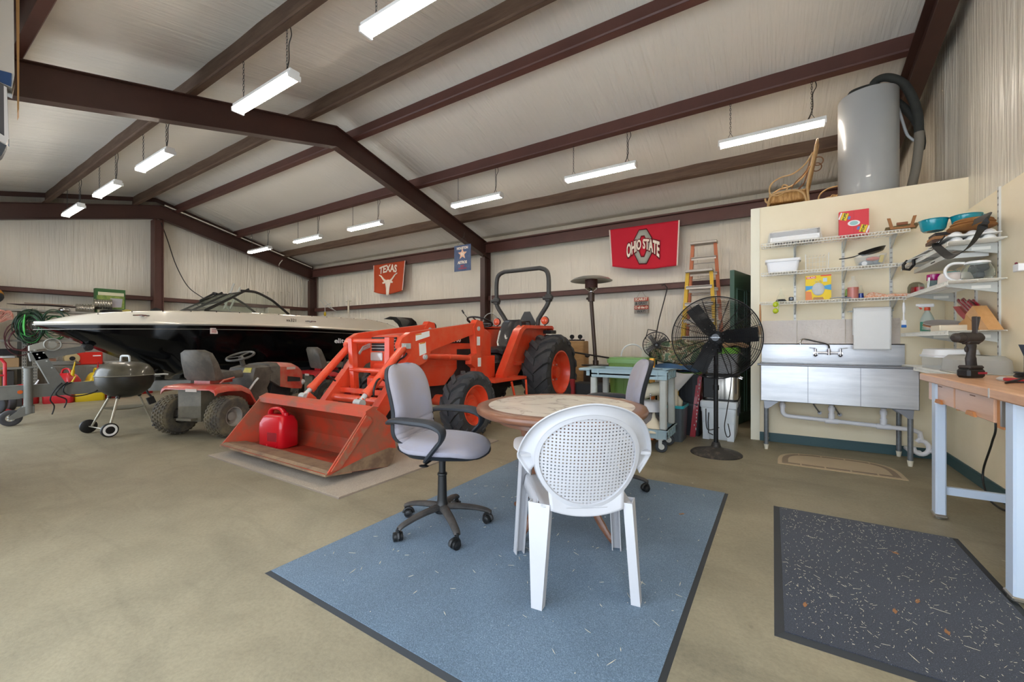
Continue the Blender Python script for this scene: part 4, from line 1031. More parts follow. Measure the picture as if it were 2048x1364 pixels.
bottle('soap_bottle', 'clear bottle of orange red liquid on the lowest wall shelf', 'bottle', 1706, [(0, 0), (.045, 0), (.048, .01), (.048, .13), (.038, .175), (.015, .20), (.013, .215), (0, .215)], M_clear, cap=[(0, .215), (.016, .215), (.016, .235), (0, .236)], capm=M_clear, liquid=[(0, .004), (.0455, .004), (.0465, .12), (0, .12)], lm=mat('orange_liquid', '#e0664a', .2, trans=.3))
bottle('dropper_bottle', 'small clear bottle with a deep blue lower half beside the orange one', 'bottle', 1722, [(0, .055), (.022, .055), (.022, .08), (.010, .11), (.009, .135), (0, .135)], M_glass, cap=[(0, 0), (.022, 0), (.024, .008), (.021, .055), (0, .055)], capm=mat('cobalt_glass', '#1d3a8c', .1, coat=.5))
bottle('small_bottle', 'thin green and black bottle just left of the orange soap bottle', 'bottle', 1693, [(0, 0), (.013, 0), (.014, .06), (.010, .11), (0, .115)], mat('olive_glass', '#7f9a4e', .2), Y=5.56, liquid=[(.0142, .015), (.0146, .02), (.0146, .035), (.0142, .04)], lm=M_black)
# checked cloths
random.seed(11)
M_check = mat('orange_checked_cloth', '#e79a6e', .9, col2='#f3d9c6', nscale=60, namt=.9, contrast=(.45, .55))
t = thing('folded_cloth', 'crumpled orange and white checked cloths on the lowest wall shelf', 'cloth', (at_y(1770, 5.5), 5.49, Z3), 0)
b = B()
def cl(u, v):
    x = -.17 + .34 * u; y = -.075 + .15 * v
    h = .065 * (math.sin(PI * min(1, u * 1.6 + .05)) ** .7 if u < .6 else .55) * (1 - (2 * v - 1) ** 4)
    return (x, y, max(.002, h * (.75 + .3 * math.sin(14 * u + 5 * v) * math.sin(9 * v + 2 * u)) - .006 * (u > .8)))
b.grid(cl, 40, 16); b.grid(lambda u, v: (-.17 + .34 * u, -.075 + .15 * v, .001), 4, 4); obj('upper_fold', b, M_check, t)
b = B(); b.box((.09, -.06, .014), (.17, .05, .024), rz=R(4), bev=.008); obj('lower_fold', b, M_check, t)
# hanging things on the wall
t = thing('hanging_towel', 'long white towel hanging over the splash panels right of the faucet', 'towel', (0, 0, 0), 0)
x0, x1 = PY(1707, 620, 5.52).x, PY(1783, 620, 5.52).x; zt_, zb_ = PY(1745, 615, 5.52).z, PY(1745, 699, 5.52).z
t.location = ((x0 + x1) / 2, 5.55, zt_)
w2 = (x1 - x0) / 2; hgt = zt_ - zb_
b = B(); b.loft([[(x, y, 0) for x, y in []] for _ in []]) if False else None
prof = [(.028, -.03)] + [(-.028 * math.sin(R(a)) , -.03 + .03 * math.cos(R(a))) for a in range(-60, 100, 20)]
def tw(u, v):
    s = 2 * u - 1; q = v * (hgt + .10)
    if q < .10: a = q / .10 * PI; return (w2 * s, .03 * math.cos(a) , -.03 + .03 * math.sin(a) - .0)
    return (w2 * s * (1 - .0 * q), -.03 - .004 * math.sin(q * 9) - .003 * math.cos(s * 3), -.03 - (q - .10) * (hgt - .03) / hgt)
b.grid(tw, 14, 40) if b else None
b = B(); b.grid(tw, 14, 40); b.grid(lambda u, v: (w2 * (2 * u - 1), .03, -.03 - .25 * v), 6, 6)
obj('towel_cloth', b, mat('white_towel', '#f6f6f4', .9, col2='#f0f0ee', nscale=4, bump=.1, bscale=300), t, solid=.012)
b = B(); b.tube([(-w2 - .03, .0, -.032), (w2 + .02, .0, -.032)], .008, 8); b.tube([(w2 + .02, .0, -.032), (w2 + .02, .13, -.03)], .005, 6); b.tube([(-w2 - .03, .0, -.032), (-w2 - .03, .13, -.03)], .005, 6); obj('rod', b, M_greymetal, t)
t = thing('grill_brush', 'wooden handled grill brush hanging at the left end of the sink', 'brush', (PY(1520, 660, 5.38).x, 5.385, 1.60), 0)
b = B(); b.tube([(0, 0, -.02), (.002, 0, -.11), (.004, 0, -.22)], [.006, .010, .009], 10); obj('handle', b, mat('pale_wood', '#c08a5a', .5), t)
b = B(); b.prism([(-.004, .004, -.215), (.012, .004, -.215), (.022, .004, -.26), (-.015, .004, -.26)], (0, -.008, 0)); obj('blade', b, M_greymetal, t)
b = B(); b.box((-.003, 0, -.31), (.044, .02, .10), ry=R(6), bev=.003); obj('bristle_pad', b, mat('brush_tan', '#b59a7c', .9), t)
t = thing('safety_goggles', 'yellow green goggles dangling from the lowest wall shelf', 'goggles', (PY(1551, 612, 5.36).x, 5.365, 1.575), 0)
M_neon = mat('neon_yellow', '#d3e02a', .25, trans=.3)
for z in (-.005, -.075): b = B(); b.ell((0, 0, z), (.026, .014, .030), 16, 10); obj('lens', b, M_neon, t)
b = B(); b.tube([(0, 0, .02), (.02, .0, .03), (.03, 0, 0), (.028, 0, -.08), (.01, 0, -.10)], .003, 5); obj('strap', b, mat('lime_strap', '#9ac43a', .5), t)
t = thing('dish_brush', 'white dish brush with blue bristles hanging right of the white towel', 'brush', (PY(1808, 625, 5.38).x, 5.385, 1.57), 0)
b = B(); b.tube([(0, 0, .03), (0, 0, -.03)], .002, 5); b.tube([(0, 0, -.03), (0, -.003, -.08), (0, 0, -.13)], [.008, .012, .008], 10); b.tube([(0, 0, -.13), (0, 0, -.20)], [.006, .008], 8); b.box((0, 0, -.222), (.036, .022, .05), bev=.006); obj('handle', b, M_whitep, t)
b = B(); b.box((0, 0, -.258), (.036, .024, .026), bev=.004); obj('bristles', b, mat('cobalt_bristle', '#2f6fc0', .8), t)

# ---- right wall shelves
def xw(px, X=1.27): return PX(px, 600, X).y
# teal enamel double roasting pan
M_teal = mat('teal_enamel', '#138f9e', .2, coat=.6)
t = thing('roasting_pan', 'glossy teal enamel double pan on the top right-wall shelf', 'pan', (1.215, 4.74, ZA + .17), R(86))
PANS = t
for x, s in ((0, 1), (0, -1)):
    b = B(); b.lathe([(0, 0), (.062, 0), (.075, .015), (.088, .085), (.094, .09), (.086, .088), (.072, .018), (0, .006)], (.015 * s, s * .09, 0), 36); b.torus((.015 * s, s * .09, .09), .090, .004, n=36, k=6); obj('bowl', b, M_teal, t)
b = B(); b.box((-.0, -.19, .08), (.05, .03, .012), bev=.004); obj('handle', b, M_teal, t)
t = thing('serving_dish', 'brown trivet plates stacked under the teal pan', 'plates', (1.20, 4.93, ZA + .085), 0)
for i, (c, mm) in enumerate((('#5a3e30', .012), ('#b07848', .010), ('#3a302c', .008))):
    b = B(); b.bb((-.07 + .01 * i, -.12, .028 * i), (.08, .06, .028 * i + .025)); obj('plate', b, mat('trivet%d' % i, c, .5), t)
# leather tool pouch
M_suede = mat('tan_suede', '#94632f', .85, col2='#7a4e24', nscale=9, namt=.8, bump=.2, bscale=60)
t = thing('tool_pouch', 'tan suede tool belt pouch lying on the egg cartons', 'tool belt', (1.27, 4.43, ZA + .085), R(10))
random.seed(5)
for k, (z, w_) in enumerate(((.0, .13), (.03, .12), (.055, .105))):
    b = B(); ph = k * 1.7
    b.ell((-.02 + .015 * k, .02 * k, z + .022), (.13 - .012 * k, w_, .026), 24, 10, rot=(R(3 * k - 3), 0, R(5 * k)))
    obj('pocket', b, M_suede, t)
b = B(); M_web = mat('black_webbing', '#1c1b1a', .7)
P = bez([(1.26, 4.50, 2.055), PX(1978, 432, 1.13), PX(1966, 452, 1.08), PX(1952, 476, 1.06), PX(1938, 494, 1.05), PX(1918, 508, 1.045), PX(1900, 513, 1.04), PX(1885, 503, 1.04), PX(1872, 489, 1.05), PX(1885, 478, 1.08), (1.14, 4.9, 1.925)], 6)
secs = [];
for i, p in enumerate(P):
    w_ = .024; wn = Vector((.35, 0, .94)) if i < 12 else Vector((.75, .1, .6)).normalized()
    if i > 30: wn = Vector((.5, .6, .5)).normalized()
    tdir = (P[min(i + 1, len(P) - 1)] - P[max(i - 1, 0)]).normalized(); wn = (wn - tdir * wn.dot(tdir)).normalized(); nn = tdir.cross(wn) * .0015
    secs.append([p - wn * w_ - nn, p + wn * w_ - nn, p + wn * w_ + nn, p - wn * w_ + nn])
b.loft(secs); obj('web_strap', b, M_web, t, world=True)
# egg cartons
M_foam = mat('white_foam', '#ecebe8', .6)
for k, (lb, z) in enumerate((('lower of two white foam egg cartons on the top right-wall shelf', ZA), ('upper of two white foam egg cartons, under the suede pouch', ZA + .04))):
    b = B(); L_ = .50; y0 = 4.36; x0 = 1.115
    b.bb((x0, y0, z + .002), (x0 + .27, y0 + L_, z + .008))
    for i in range(7):
        for j in range(3): b.ell((x0 + .05 + .085 * j, y0 + .045 + i * .068, z + .008), (.038, .030, .034), 12, 6, z0=0, z1=.98)
    single('egg_carton', b, M_foam, lb, 'egg carton', 'foam egg cartons')
t = thing('cutting_board', 'pale boards sticking out left at the front of the top right-wall shelf', 'board', (1.10, 5.10, ZA + .001), 0)
b = B(); b.prism([(-.06, .22, 0), (.16, .18, 0), (.16, -.25, 0), (.0, -.20, 0)], (0, 0, .009)); obj('board', b, mat('pale_melamine', '#cfd0cb', .3), t)
b = B(); b.prism([(-.03, .16, .012), (.14, .2, .012), (.14, -.22, .035), (.02, -.22, .035)], (0, 0, .006)); obj('upper_board', b, mat('white_melamine', '#e6e4de', .3), t)
b = B(); b.tube([(1.09, 5.16, ZA + .004), (1.04, 5.22, ZA - .012), (1.01, 5.26, ZA - .02)], .008, 8); b.tube([(1.05, 5.30, ZA - .05), (1.18, 5.05, ZA - .012)], .01, 8, flat=(.4, 1.5)); single('knife_steel', b, M_greymetal, 'grey flat bar poking out below the top right-wall shelf', 'bar')
t = thing('frying_pan', 'black pan handle with a hanging loop below the pale boards', 'pan', (1.06, 5.15, ZA - .03), 0)
b = B(); b.tube([(-.0, .06, .04), (-.03, .06, .0), (-.03, .05, -.04), (.0, .0, -.055), (.02, -.05, -.02), (.02, -.04, .03)], .012, 8); obj('handle', b, M_black, t)
b = B(); b.box((.1, -.02, .034), (.16, .16, .014), bev=.004); obj('pan_body', b, M_black, t)
b = B(); b.lathe([(0, 0), (.02, 0), (.022, .03), (.015, .04), (.02, .055), (.012, .07), (0, .07)]); single('ceramic_figure', b, M_whitep, 'small white ceramic piece behind the suede pouch against the wall', 'ornament', loc=(1.385, 5.0, ZA + .075))
b = B(); b.bb((1.395, 5.0, ZA), (1.4, 5.01, ZA)) if False else None
b = B(); b.box((1.385, 5.0, ZA + .037), (.06, .08, .072), bev=.01); single('ceramic_box', b, mat('cream_ceramic', '#d9d2c2', .4), 'cream box behind the teal pan against the right wall', 'box')
# white tray slung under the top shelf
t = thing('white_tray', 'long white tray lying under the top right-wall shelf on its brackets', 'tray', (1.27, 4.98, ZA - .095), 0)
b = B(); b.prism([(-.13, -.42, .0), (.11, -.42, .0), (.11, .30, 0), (-.13, .40, 0)], (0, 0, .035)); obj('tray_body', b, mat('white_enamel_tray', '#dcdcd6', .4), t)
b = B(); b.bb((-.132, -.2, .012), (-.13, -.1, .02)); obj('tray_label', b, M_ink, t)
# middle right shelf
def cup(name, label, cat, X, y, z, prof, m, cap=None, capm=None, liquid=None, lm=None): return bottle(name, label, cat, 0, prof, m, z=z, cap=cap, capm=capm, liquid=liquid, lm=lm, loc=(X, y), n=28) if False else _cup(name, label, cat, X, y, z, prof, m, cap, capm, liquid, lm)
def _cup(name, label, cat, X, y, z, prof, m, cap, capm, liquid, lm):
    t = thing(name, label, cat, (X, y, z), 0)
    b = B(); b.lathe(prof, n=28); obj('body', b, m, t)
    if cap: b = B(); b.lathe(cap, n=24); obj('lid', b, capm, t)
    if liquid: b = B(); b.lathe(liquid, n=24); obj('contents', b, lm, t)
    return t
jar = lambda r, h: [(0, .002), (r * .9, .002), (r, .012), (r, h * .8), (r * .82, h * .92), (r * .8, h)]
cup('glass_dome', 'smoky glass dome over a red jar at the inner end of the middle shelf', 'glass dome', 1.18, 5.50, ZC, [(.062, 0), (.062, .075), (.05, .105), (.025, .122), (0, .125)], mat('smoky_glass', '#a8a89a', .1, trans=.85, ior=1.15), liquid=[(0, .002), (.035, .002), (.035, .06), (.03, .075), (0, .078)], lm=mat('ruby_jar', '#c01a28', .15, coat=.5))
cup('ruby_glass', 'small ruby red glass cup between the dome and the teal jar', 'glass', 1.15, 5.27, ZC, [(0, 0), (.032, 0), (.036, .05), (.034, .052), (.03, .006), (0, .006)], mat('ruby_glass', '#c8202e', .1, trans=.4))
cup('teal_jar', 'dark teal jar standing behind the clear mason jars', 'jar', 1.28, 5.30, ZC, jar(.042, .10), mat('dark_teal_glass', '#1c5560', .15, trans=.3), cap=[(.0, .10), (.036, .10), (.036, .118), (0, .12)], capm=mat('dark_teal', '#14444c', .4))
cup('mason_jar', 'glass jar with a magenta pink lid on the middle right-wall shelf', 'jar', 1.17, 4.93, ZC, jar(.044, .075), M_glass, cap=[(.046, .07), (.047, .072), (.047, .118), (.044, .122), (0, .123)], capm=mat('magenta_glass', '#a8106a', .15, coat=.5))
cup('mason_jar', 'glass jar with a pale turquoise lid behind the magenta one', 'jar', 1.29, 4.98, ZC, jar(.05, .11), M_glass, cap=[(.05, .10), (.052, .102), (.052, .135), (.048, .14), (0, .14)], capm=mat('pale_turquoise', '#7cc4bf', .35))
for X, y, r, h, lb in ((1.14, 5.08, .034, .062, 'low clear glass tumbler at the shelf front left of the magenta lid'), (1.14, 4.82, .03, .06, 'narrow clear tumbler at the shelf front right of the magenta lid'), (1.30, 4.76, .033, .125, 'tall clear glass left of the white dish stack'), (1.22, 4.83, .03, .10, 'clear glass between the turquoise lid and the white dish stack')):
    cup('tumbler', lb, 'glass', X, y, ZC, [(0, .003), (r * .85, .003), (r, h), (r * .93, h), (r * .8, .01), (0, .01)], M_glass)
b = B(); b.box((0, 0, .045), (.01, .02, .09), ry=R(4)); single('white_spatula', b, M_whitep, 'thin white plastic stick standing right of the magenta lid', 'utensil', loc=(1.12, 4.86, ZC))
cup('dish_stack', 'pale pink white dish turned over beside the glass coffee pot', 'dish', 1.21, 4.60, ZC, [(.098, 0), (.094, .06), (.082, .082), (.05, .088), (0, .088)], mat('pinkish_white_china', '#dccfc6', .35))
t = thing('coffee_pot', 'glass coffee pot with a white handle at the near end of the middle shelf', 'coffee pot', (1.28, 4.42, ZC), 0)
b = B(); b.lathe([(0, .004), (.078, .004), (.088, .02), (.086, .07), (.066, .125), (.06, .13), (.056, .126), (.08, .07), (.082, .02), (.07, .01), (0, .010)], n=40); obj('glass_bowl', b, M_glass, t)
b = B(); b.lathe([(.060, .122), (.068, .122), (.066, .136), (.05, .142), (0, .142)], n=32); obj('lid', b, M_whitep, t)
b = B(); b.tube(bez([(-.06, .02, .135), (-.12, .045, .14), (-.155, .055, .10), (-.145, .05, .04), (-.10, .035, .005), (-.075, .025, .012)], 6), .013, 10, flat=(.8, 1.3)); obj('handle', b, M_whitep, t)
t = thing('coffee_maker', 'black gadget with chrome studs lying behind the coffee pot', 'appliance', (1.37, 4.72, ZC), 0)
b = B(); b.box((-.01, -.05, .12), (.08, .22, .05), bev=.014); b.box((0, 0, .05), (.05, .12, .10), bev=.01); obj('case', b, M_black, t)
for y in (-.11, -.02): b = B(); b.ell((-.05, y, .125), .007, 10, 6); obj('stud', b, M_chrome, t)
# knife shelf
M_red = mat('dark_red_handles', '#941a2e', .25, coat=.5)
t = thing('knife_block', 'leaning wooden knife block full of dark red handled knives', 'knife block', (1.335, 4.27, ZD), 0)
kb = lambda y, z: (-.038, y, z)
M_beech = mat('beech', '#dba870', .45, col2='#cc9558', nscale=5, namt=.6, stretch=(6, 1, 6))
b = B(); b.prism([kb(.20, .0), kb(.58, .0), kb(.58, .065), kb(.45, .10), kb(.43, .135)], (.07, 0, 0)); obj('block_foot', b, mat('beech_foot', '#cf9c60', .5), t)
b = B(); b.prism([kb(.02, .0), kb(.16, .0), kb(.43, .135), kb(.30, .19)], (.075, 0, 0)); obj('block_body', b, M_beech, t)
dirk = Vector((0, .90, .42)).normalized(); fa, fb = Vector((0, .425, .138)), Vector((0, .31, .185))
for r in range(3):
    for c in range(2):
        p = fa.lerp(fb, .12 + .33 * r) + Vector((-.018 + .034 * c, 0, 0)); e = p + dirk * (.27 - .07 * r + .02 * ((c + r) % 2))
        b = B(); b.tube([p + dirk * .02, p.lerp(e, .3), p.lerp(e, .7), e], [.010, .013, .012, .014], 8, flat=(1.2, .8)); kn = obj('knife', b, M_red, t)
        b = B(); b.tube([e, e + dirk * .01], .0135, 8, flat=(1.2, .8)); b.tube([p - dirk * .01, p + dirk * .02], .0095, 8); obj('bolster', b, M_chrome, kn)
        b = B(); b.tube([p + dirk * .03 + Vector((0, -.003, .0125)), e + Vector((0, -.003, .014))], .0018, 4); obj('spine', b, M_chrome, kn)
b = B(); b.prism([(-.01, .50, .12), (-.01, .56, .09), (-.01, .70, .15), (-.01, .82, .22), (-.01, .70, .215)], (.024, 0, 0)); obj('shears_handle', b, mat('bright_red_shears', '#b3202e', .3), t)
b = B(); b.cyl((-.042, .53, .03), (-.036, .53, .03), .010, n=12); obj('badge', b, M_chrome, t)
t = thing('spray_bottle', 'clear spray bottle with green label and red white trigger', 'bottle', (1.22, 5.33, ZD), 0)
b = B(); b.lathe([(0, 0), (.045, 0), (.048, .01), (.048, .12), (.03, .17), (.016, .20), (.015, .215), (0, .215)], n=28); obj('body', b, mat('frosted_plastic', '#d5e0da', .3, trans=.5, ior=1.15), t)
b = B(); b.lathe([(.0485, .015), (.049, .02), (.049, .09), (.0485, .10)], n=28); obj('label', b, mat('green_label', '#3f8f74', .4), t)
b = B(); b.lathe([(.02, .205), (.022, .21), (.02, .235), (0, .236)], n=18); b.box((-.05, 0, .235), (.012, .016, .04), ry=R(-30)); obj('collar', b, mat('red_orange_trigger', '#d2502e', .4), t)
b = B(); b.box((-.01, -.01, .252), (.11, .026, .032), bev=.008); b.box((-.065, -.01, .258), (.03, .02, .02), bev=.004); obj('spray_head', b, M_whitep, t)
t = thing('plate_stack', 'stack of tilted pale plates between the spray bottle and knife block', 'plates', (1.24, 5.02, ZD), 0)
for i, (c, ti) in enumerate((('#d8d6d2', 3), ('#e6e4df', 8), ('#c0774a', 14), ('#a9a4a2', 15))):
    b = B(); b.T = Matrix.Translation((0, -.01 * i, .012 + .016 * i)) @ Matrix.Rotation(R(ti), 4, 'X'); b.lathe([(0, 0), (.07, 0), (.125, .014), (.122, .018), (.07, .005), (0, .005)], n=36); obj('plate', b, mat('china_%d' % i, c, .3), t)
b = B(); b.lathe([(0, .0), (.045, 0), (.043, .015), (.02, .05), (.005, .062), (.005, .10), (0, .10)], n=24); single('wine_glass', b, M_glass, 'upturned clear stemmed glass behind the plates', 'glass', loc=(1.34, 5.12, ZD + .002))
b = B(); b.prism([(1.14, 4.67, ZD), (1.33, 4.67, ZD), (1.33, 4.88, ZD), (1.14, 4.90, ZD)], (0, 0, .05)); single('napkin_pack', b, mat('cream_packet', '#e4d8bf', .5), 'cream paper packet between the plates and knife block', 'packet', bevel=.008)
# cake boxes on the lowest shelf
t = thing('cake_box', 'clear cake box with a white lid on the lowest right-wall shelf', 'food box', (1.25, 4.88, ZE), 0)
b = B(); tubbox(b, .26, .40, .27, .42, .10, .003, .04); obj('box_body', b, M_clear, t)
b = B(); b.loft([[(x, y, z) for x, y in rrect(w_, d_, .05)] for w_, d_, z in ((.285, .44, .10), (.29, .445, .115), (.27, .42, .12), (.25, .40, .165), (.18, .34, .172))]); obj('lid', b, M_whitep, t)
t = thing('cake_dome', 'frosted clear food box with rounded corners in front of the cake box', 'food box', (1.25, 4.36, ZE), 0)
b = B(); b.loft([[(x, y, z) for x, y in rrect(w_, d_, .07, 6)] for w_, d_, z in ((.27, .50, .0), (.28, .52, .008), (.26, .50, .012), (.25, .48, .10), (.20, .42, .13), (.1, .3, .134))]); obj('dome', b, mat('frosted_clear', '#e3e1da', .3, trans=.6, ior=1.1), t)

# ---- things on the workbench
t = thing('cordless_drill', 'dusty black cordless drill standing upright on the maple workbench', 'drill', (1.02, 3.62, BZ), R(36))
M_tool = mat('dusty_black_rubber', '#221d1b', .6, col2='#443a34', nscale=14, namt=.7)
b = B(); b.box((0, 0, .03), (.115, .075, .055), bev=.012); obj('battery', b, M_black, t)
b = B(); b.box((.03, 0.0, .032), (.06, .0765, .012)); obj('red_stripe', b, mat('tool_red', '#a8293a', .4), t)
b = B(); b.box((0, 0, .066), (.10, .07, .022), bev=.008); b.tube(bez([(.005, 0, .07), (.0, 0, .12), (.005, 0, .18), (.0, 0, .215)], 4), [.026] * 5 + [.022] * 4 + [.024] * 4, 12, flat=(1.15, .8)); b.ell((-.028, 0, .175), (.012, .008, .02)); obj('grip', b, M_tool, t)
b = B(); b.cyl((-.06, 0, .245), (.05, 0, .245), .033, n=22); b.cyl((.05, 0, .245), (.068, 0, .245), .03, .022, 20); b.box((-.0, 0, .225), (.09, .05, .04), bev=.01); b.cyl((-.06, 0, .245), (-.10, 0, .245), .03, .028, 24); b.cyl((-.10, 0, .245), (-.12, 0, .245), .026, .014, 20); obj('motor_housing', b, M_tool, t)
for s in (-1, 1):
    b = B(); b.box((.03 + s * .011, s * .006, .315), (.010, .03, .12), ry=R(s * 7 + 6), bev=.004); obj('belt_hook', b, mat('brownish_black', '#3a302b', .6), t)
t = thing('hardware_case', 'dark slate display box with a clear window on the workbench', 'box', (1.27, 3.42, BZ), R(20))
M_slate = mat('slate_card', '#3c4450', .5)
b = B(); b.box((0, .0, .07), (.10, .19, .14)); b.prism([(-.05, -.095, .14), (-.075, -.105, .205), (-.075, .095, .205), (-.05, .095, .14)], (.004, 0, 0)); obj('case_body', b, M_slate, t)
b = B(); b.bb((-.054, -.088, .008), (-.0505, .088, .135)); obj('window', b, mat('window_grey', '#77808a', .2), t)
for y, m_ in ((-.07, M_pw), (-.045, M_redp), (.02, M_pw), (.075, M_redp)): b = B(); b.bb((-.0555, y - .006, .01), (-.0542, y + .006, .12)); obj('sample_strip', b, m_, t)
b = B(); b.box((-.0556, .0, .075), (.001, .03, .05), rx=R(-35)); obj('sample_card', b, M_pw, t)
text('lettering', 'SUPERBRITE', .022, M_pw, t, frame((-.0665, 0, .172), (0, -1, 0), (-.36, 0, .93)), .0006, sx=1.0)
t = thing('pliers', 'red handled cutters lying in front of the drill on the workbench', 'pliers', (1.10, 3.42, BZ), R(-70))
for s in (-1, 1): b = B(); b.tube(bez([(.0, s * .004, .012), (.05, s * .02, .012), (.10, s * .022, .012)], 4), .009, 8); obj('handle', b, mat('red_grip', '#b01c2c', .4), t)
b = B(); b.tube([(0, 0, .012), (-.03, .0, .012), (-.06, .004, .01)], [.012, .014, .004], 8); obj('jaws', b, M_greymetal, t)
t = thing('battery_charger', 'flat black charger with a coiled black cord on the workbench', 'charger', (1.20, 3.02, BZ), 0)
b = B(); b.box((0, 0, .02), (.16, .20, .035), bev=.01); obj('charger_body', b, M_black, t)
b = B(); b.tube([(.0 + .10 * math.cos(R(a)) - .1, -.02 + .11 * math.sin(R(a)), .06 + .012 * math.sin(R(a * 1.3))) for a in range(0, 1000, 20)], .005, 6); b.tube(bez([(-.1, .1, .05), (-.17, .18, .008), (-.10, .28, .006), (-.05, .26, .006)], 6), .005, 6); obj('coiled_cord', b, M_black, t)
t = thing('aerosol_can', 'black topped can standing behind the dark display box at the frame edge', 'can', (1.33, 3.20, BZ), 0)
b = B(); b.lathe([(0, 0), (.033, 0), (.033, .15), (.02, .165), (0, .167)], n=24); obj('can_body', b, M_black, t); b = B(); b.lathe([(.018, .165), (.018, .195), (0, .197)], n=18); obj('cap', b, mat('tan_cap', '#c79a68', .5), t)
# wall sockets and plugs on the right wall
t = thing('wall_outlet', 'wall outlet with white plug adapters above the workbench', 'outlet', (1.415, 3.62, 1.24), 0)
b = B(); b.box((-.006, 0, .02), (.012, .075, .12), bev=.003); obj('cover_plate', b, M_whitep, t)
b = B(); b.box((-.035, .0, -.01), (.05, .05, .05), bev=.01); b.cyl((-.06, 0, -.01), (-.075, .0, -.01), .02, n=16); obj('adapter', b, mat('lilac_white_plug', '#dcd8ee', .3), t)
b = B(); b.tube(bez([(-.06, .02, .03), (-.10, .09, .035), (-.11, .12, -.02), (-.10, .05, -.20), (-.10, .0, -.28)], 6), .008, 8); obj('white_cord', b, mat('aged_white_cord', '#cfcac0', .5), t)
b = B(); b.tube(bez([(-.07, .01, -.01), (-.10, .10, -.03), (-.11, .16, -.10), (-.11, .15, -.20), (-.10, .14, -.28)], 6), .010, 8); obj('black_cord', b, M_black, t)
t = thing('wall_switch', 'white switch box higher on the right wall at the frame edge', 'switch', (1.415, 4.14, 1.68), 0)
b = B(); b.box((-.02, 0, -.02), (.04, .08, .05), bev=.004); obj('box', b, M_whitep, t); b = B(); b.ell((-.03, .02, .012), .008, 10, 6); obj('button', b, mat('maroon_button', '#6d1f30', .4), t)
# cord and dark box under the bench
b = B(); b.tube(bez([(1.375, 4.60, 1.0), PX(1991, 841, 1.37), PX(1984, 885, 1.37), PX(1967, 938, 1.37), PX(1968, 972, 1.36), PG(1982, 1002, .008), PG(2006, 1019, .008), PG(2040, 1030, .008)], 8), .007, 8); single('extension_cord', b, M_black, 'black cord hanging behind and under the workbench', 'cord')
b = B(); b.bb((1.07, 2.96, 0), (1.29, 3.32, .24)); single('dark_crate', b, mat('dark_brown_box', '#3a322c', .6), 'dark box on the floor behind the near bench leg', 'box', bevel=.01)

# ============================================================ ON TOP OF THE SMALL ROOM
t = thing('water_tank', 'tall grey water heater tank standing on the deck above the sink wall', 'tank', (.94, 6.32, 2.58), 0)
M_tank = mat('tank_grey', '#a9abaa', .28, col2='#b1b3b1', nscale=2, coat=.3)
b = B(); b.lathe([(0, .03), (.272, .03), (.275, .04), (.275, 1.44), (.268, 1.452), (0, 1.456)], n=56); obj('tank_body', b, M_tank, t)
b = B(); b.lathe([(.10, 1.45), (.10, 1.475), (0, 1.478)], n=24); obj('top_cap', b, M_tank, t)
for k in range(3):
    a = R(120 * k + 40); b = B(); b.cyl((.2 * math.cos(a), .2 * math.sin(a), 0), (.2 * math.cos(a), .2 * math.sin(a), .035), .02); obj('foot', b, M_black, t)
M_insul = mat('black_pipe_foam', '#2d2e2b', .85, col2='#3c3d38', nscale=12)
M_insul2 = mat('dusty_pipe_foam', '#7d766a', .9)
b = B(); b.tube(bez([(-.14, .0, 1.45), (-.14, .02, 1.54), (-.03, .05, 1.58), (.07, .04, 1.57), (.12, .02, 1.53)], 6), .04, 12); obj('foam_pipe', b, M_insul, t)
b = B(); b.tube(bez([(.06, 0, 1.45), (.06, .0, 1.60), (.17, .01, 1.63), (.30, .0, 1.52), (.38, .0, 1.34), (.43, .0, 1.12), (.44, .0, .92)], 7), .043, 12); obj('foam_pipe', b, M_insul, t)
b = B(); b.tube(bez([(.44, .0, .92), (.44, .0, .78), (.41, .0, .50), (.36, .0, .22), (.35, 0, .02)], 6), .043, 12); obj('foam_pipe', b, M_insul2, t)
b = B(); b.tube(bez([(.24, .10, 1.40), (.33, .10, 1.28), (.43, .07, 1.08), (.47, .06, .86), (.46, .05, .74)], 6), .04, 12); obj('foam_pipe', b, M_insul, t)
b = B(); b.tube(bez([(.26, -.02, 1.25), (.31, .0, 1.05), (.35, .02, .92), (.41, .02, .84)], 6), .014, 8); obj('grey_hose', b, mat('grey_hose', '#a6aaac', .5), t)
b = B(); b.ell((0, 0, .04), (.045, .03, .04)); single('deck_fitting', b, mat('aged_cream', '#d9c9a0', .5), 'small cream round fitting on the deck edge right of the tank', 'fitting', loc=(1.42, 6.0, 2.58))
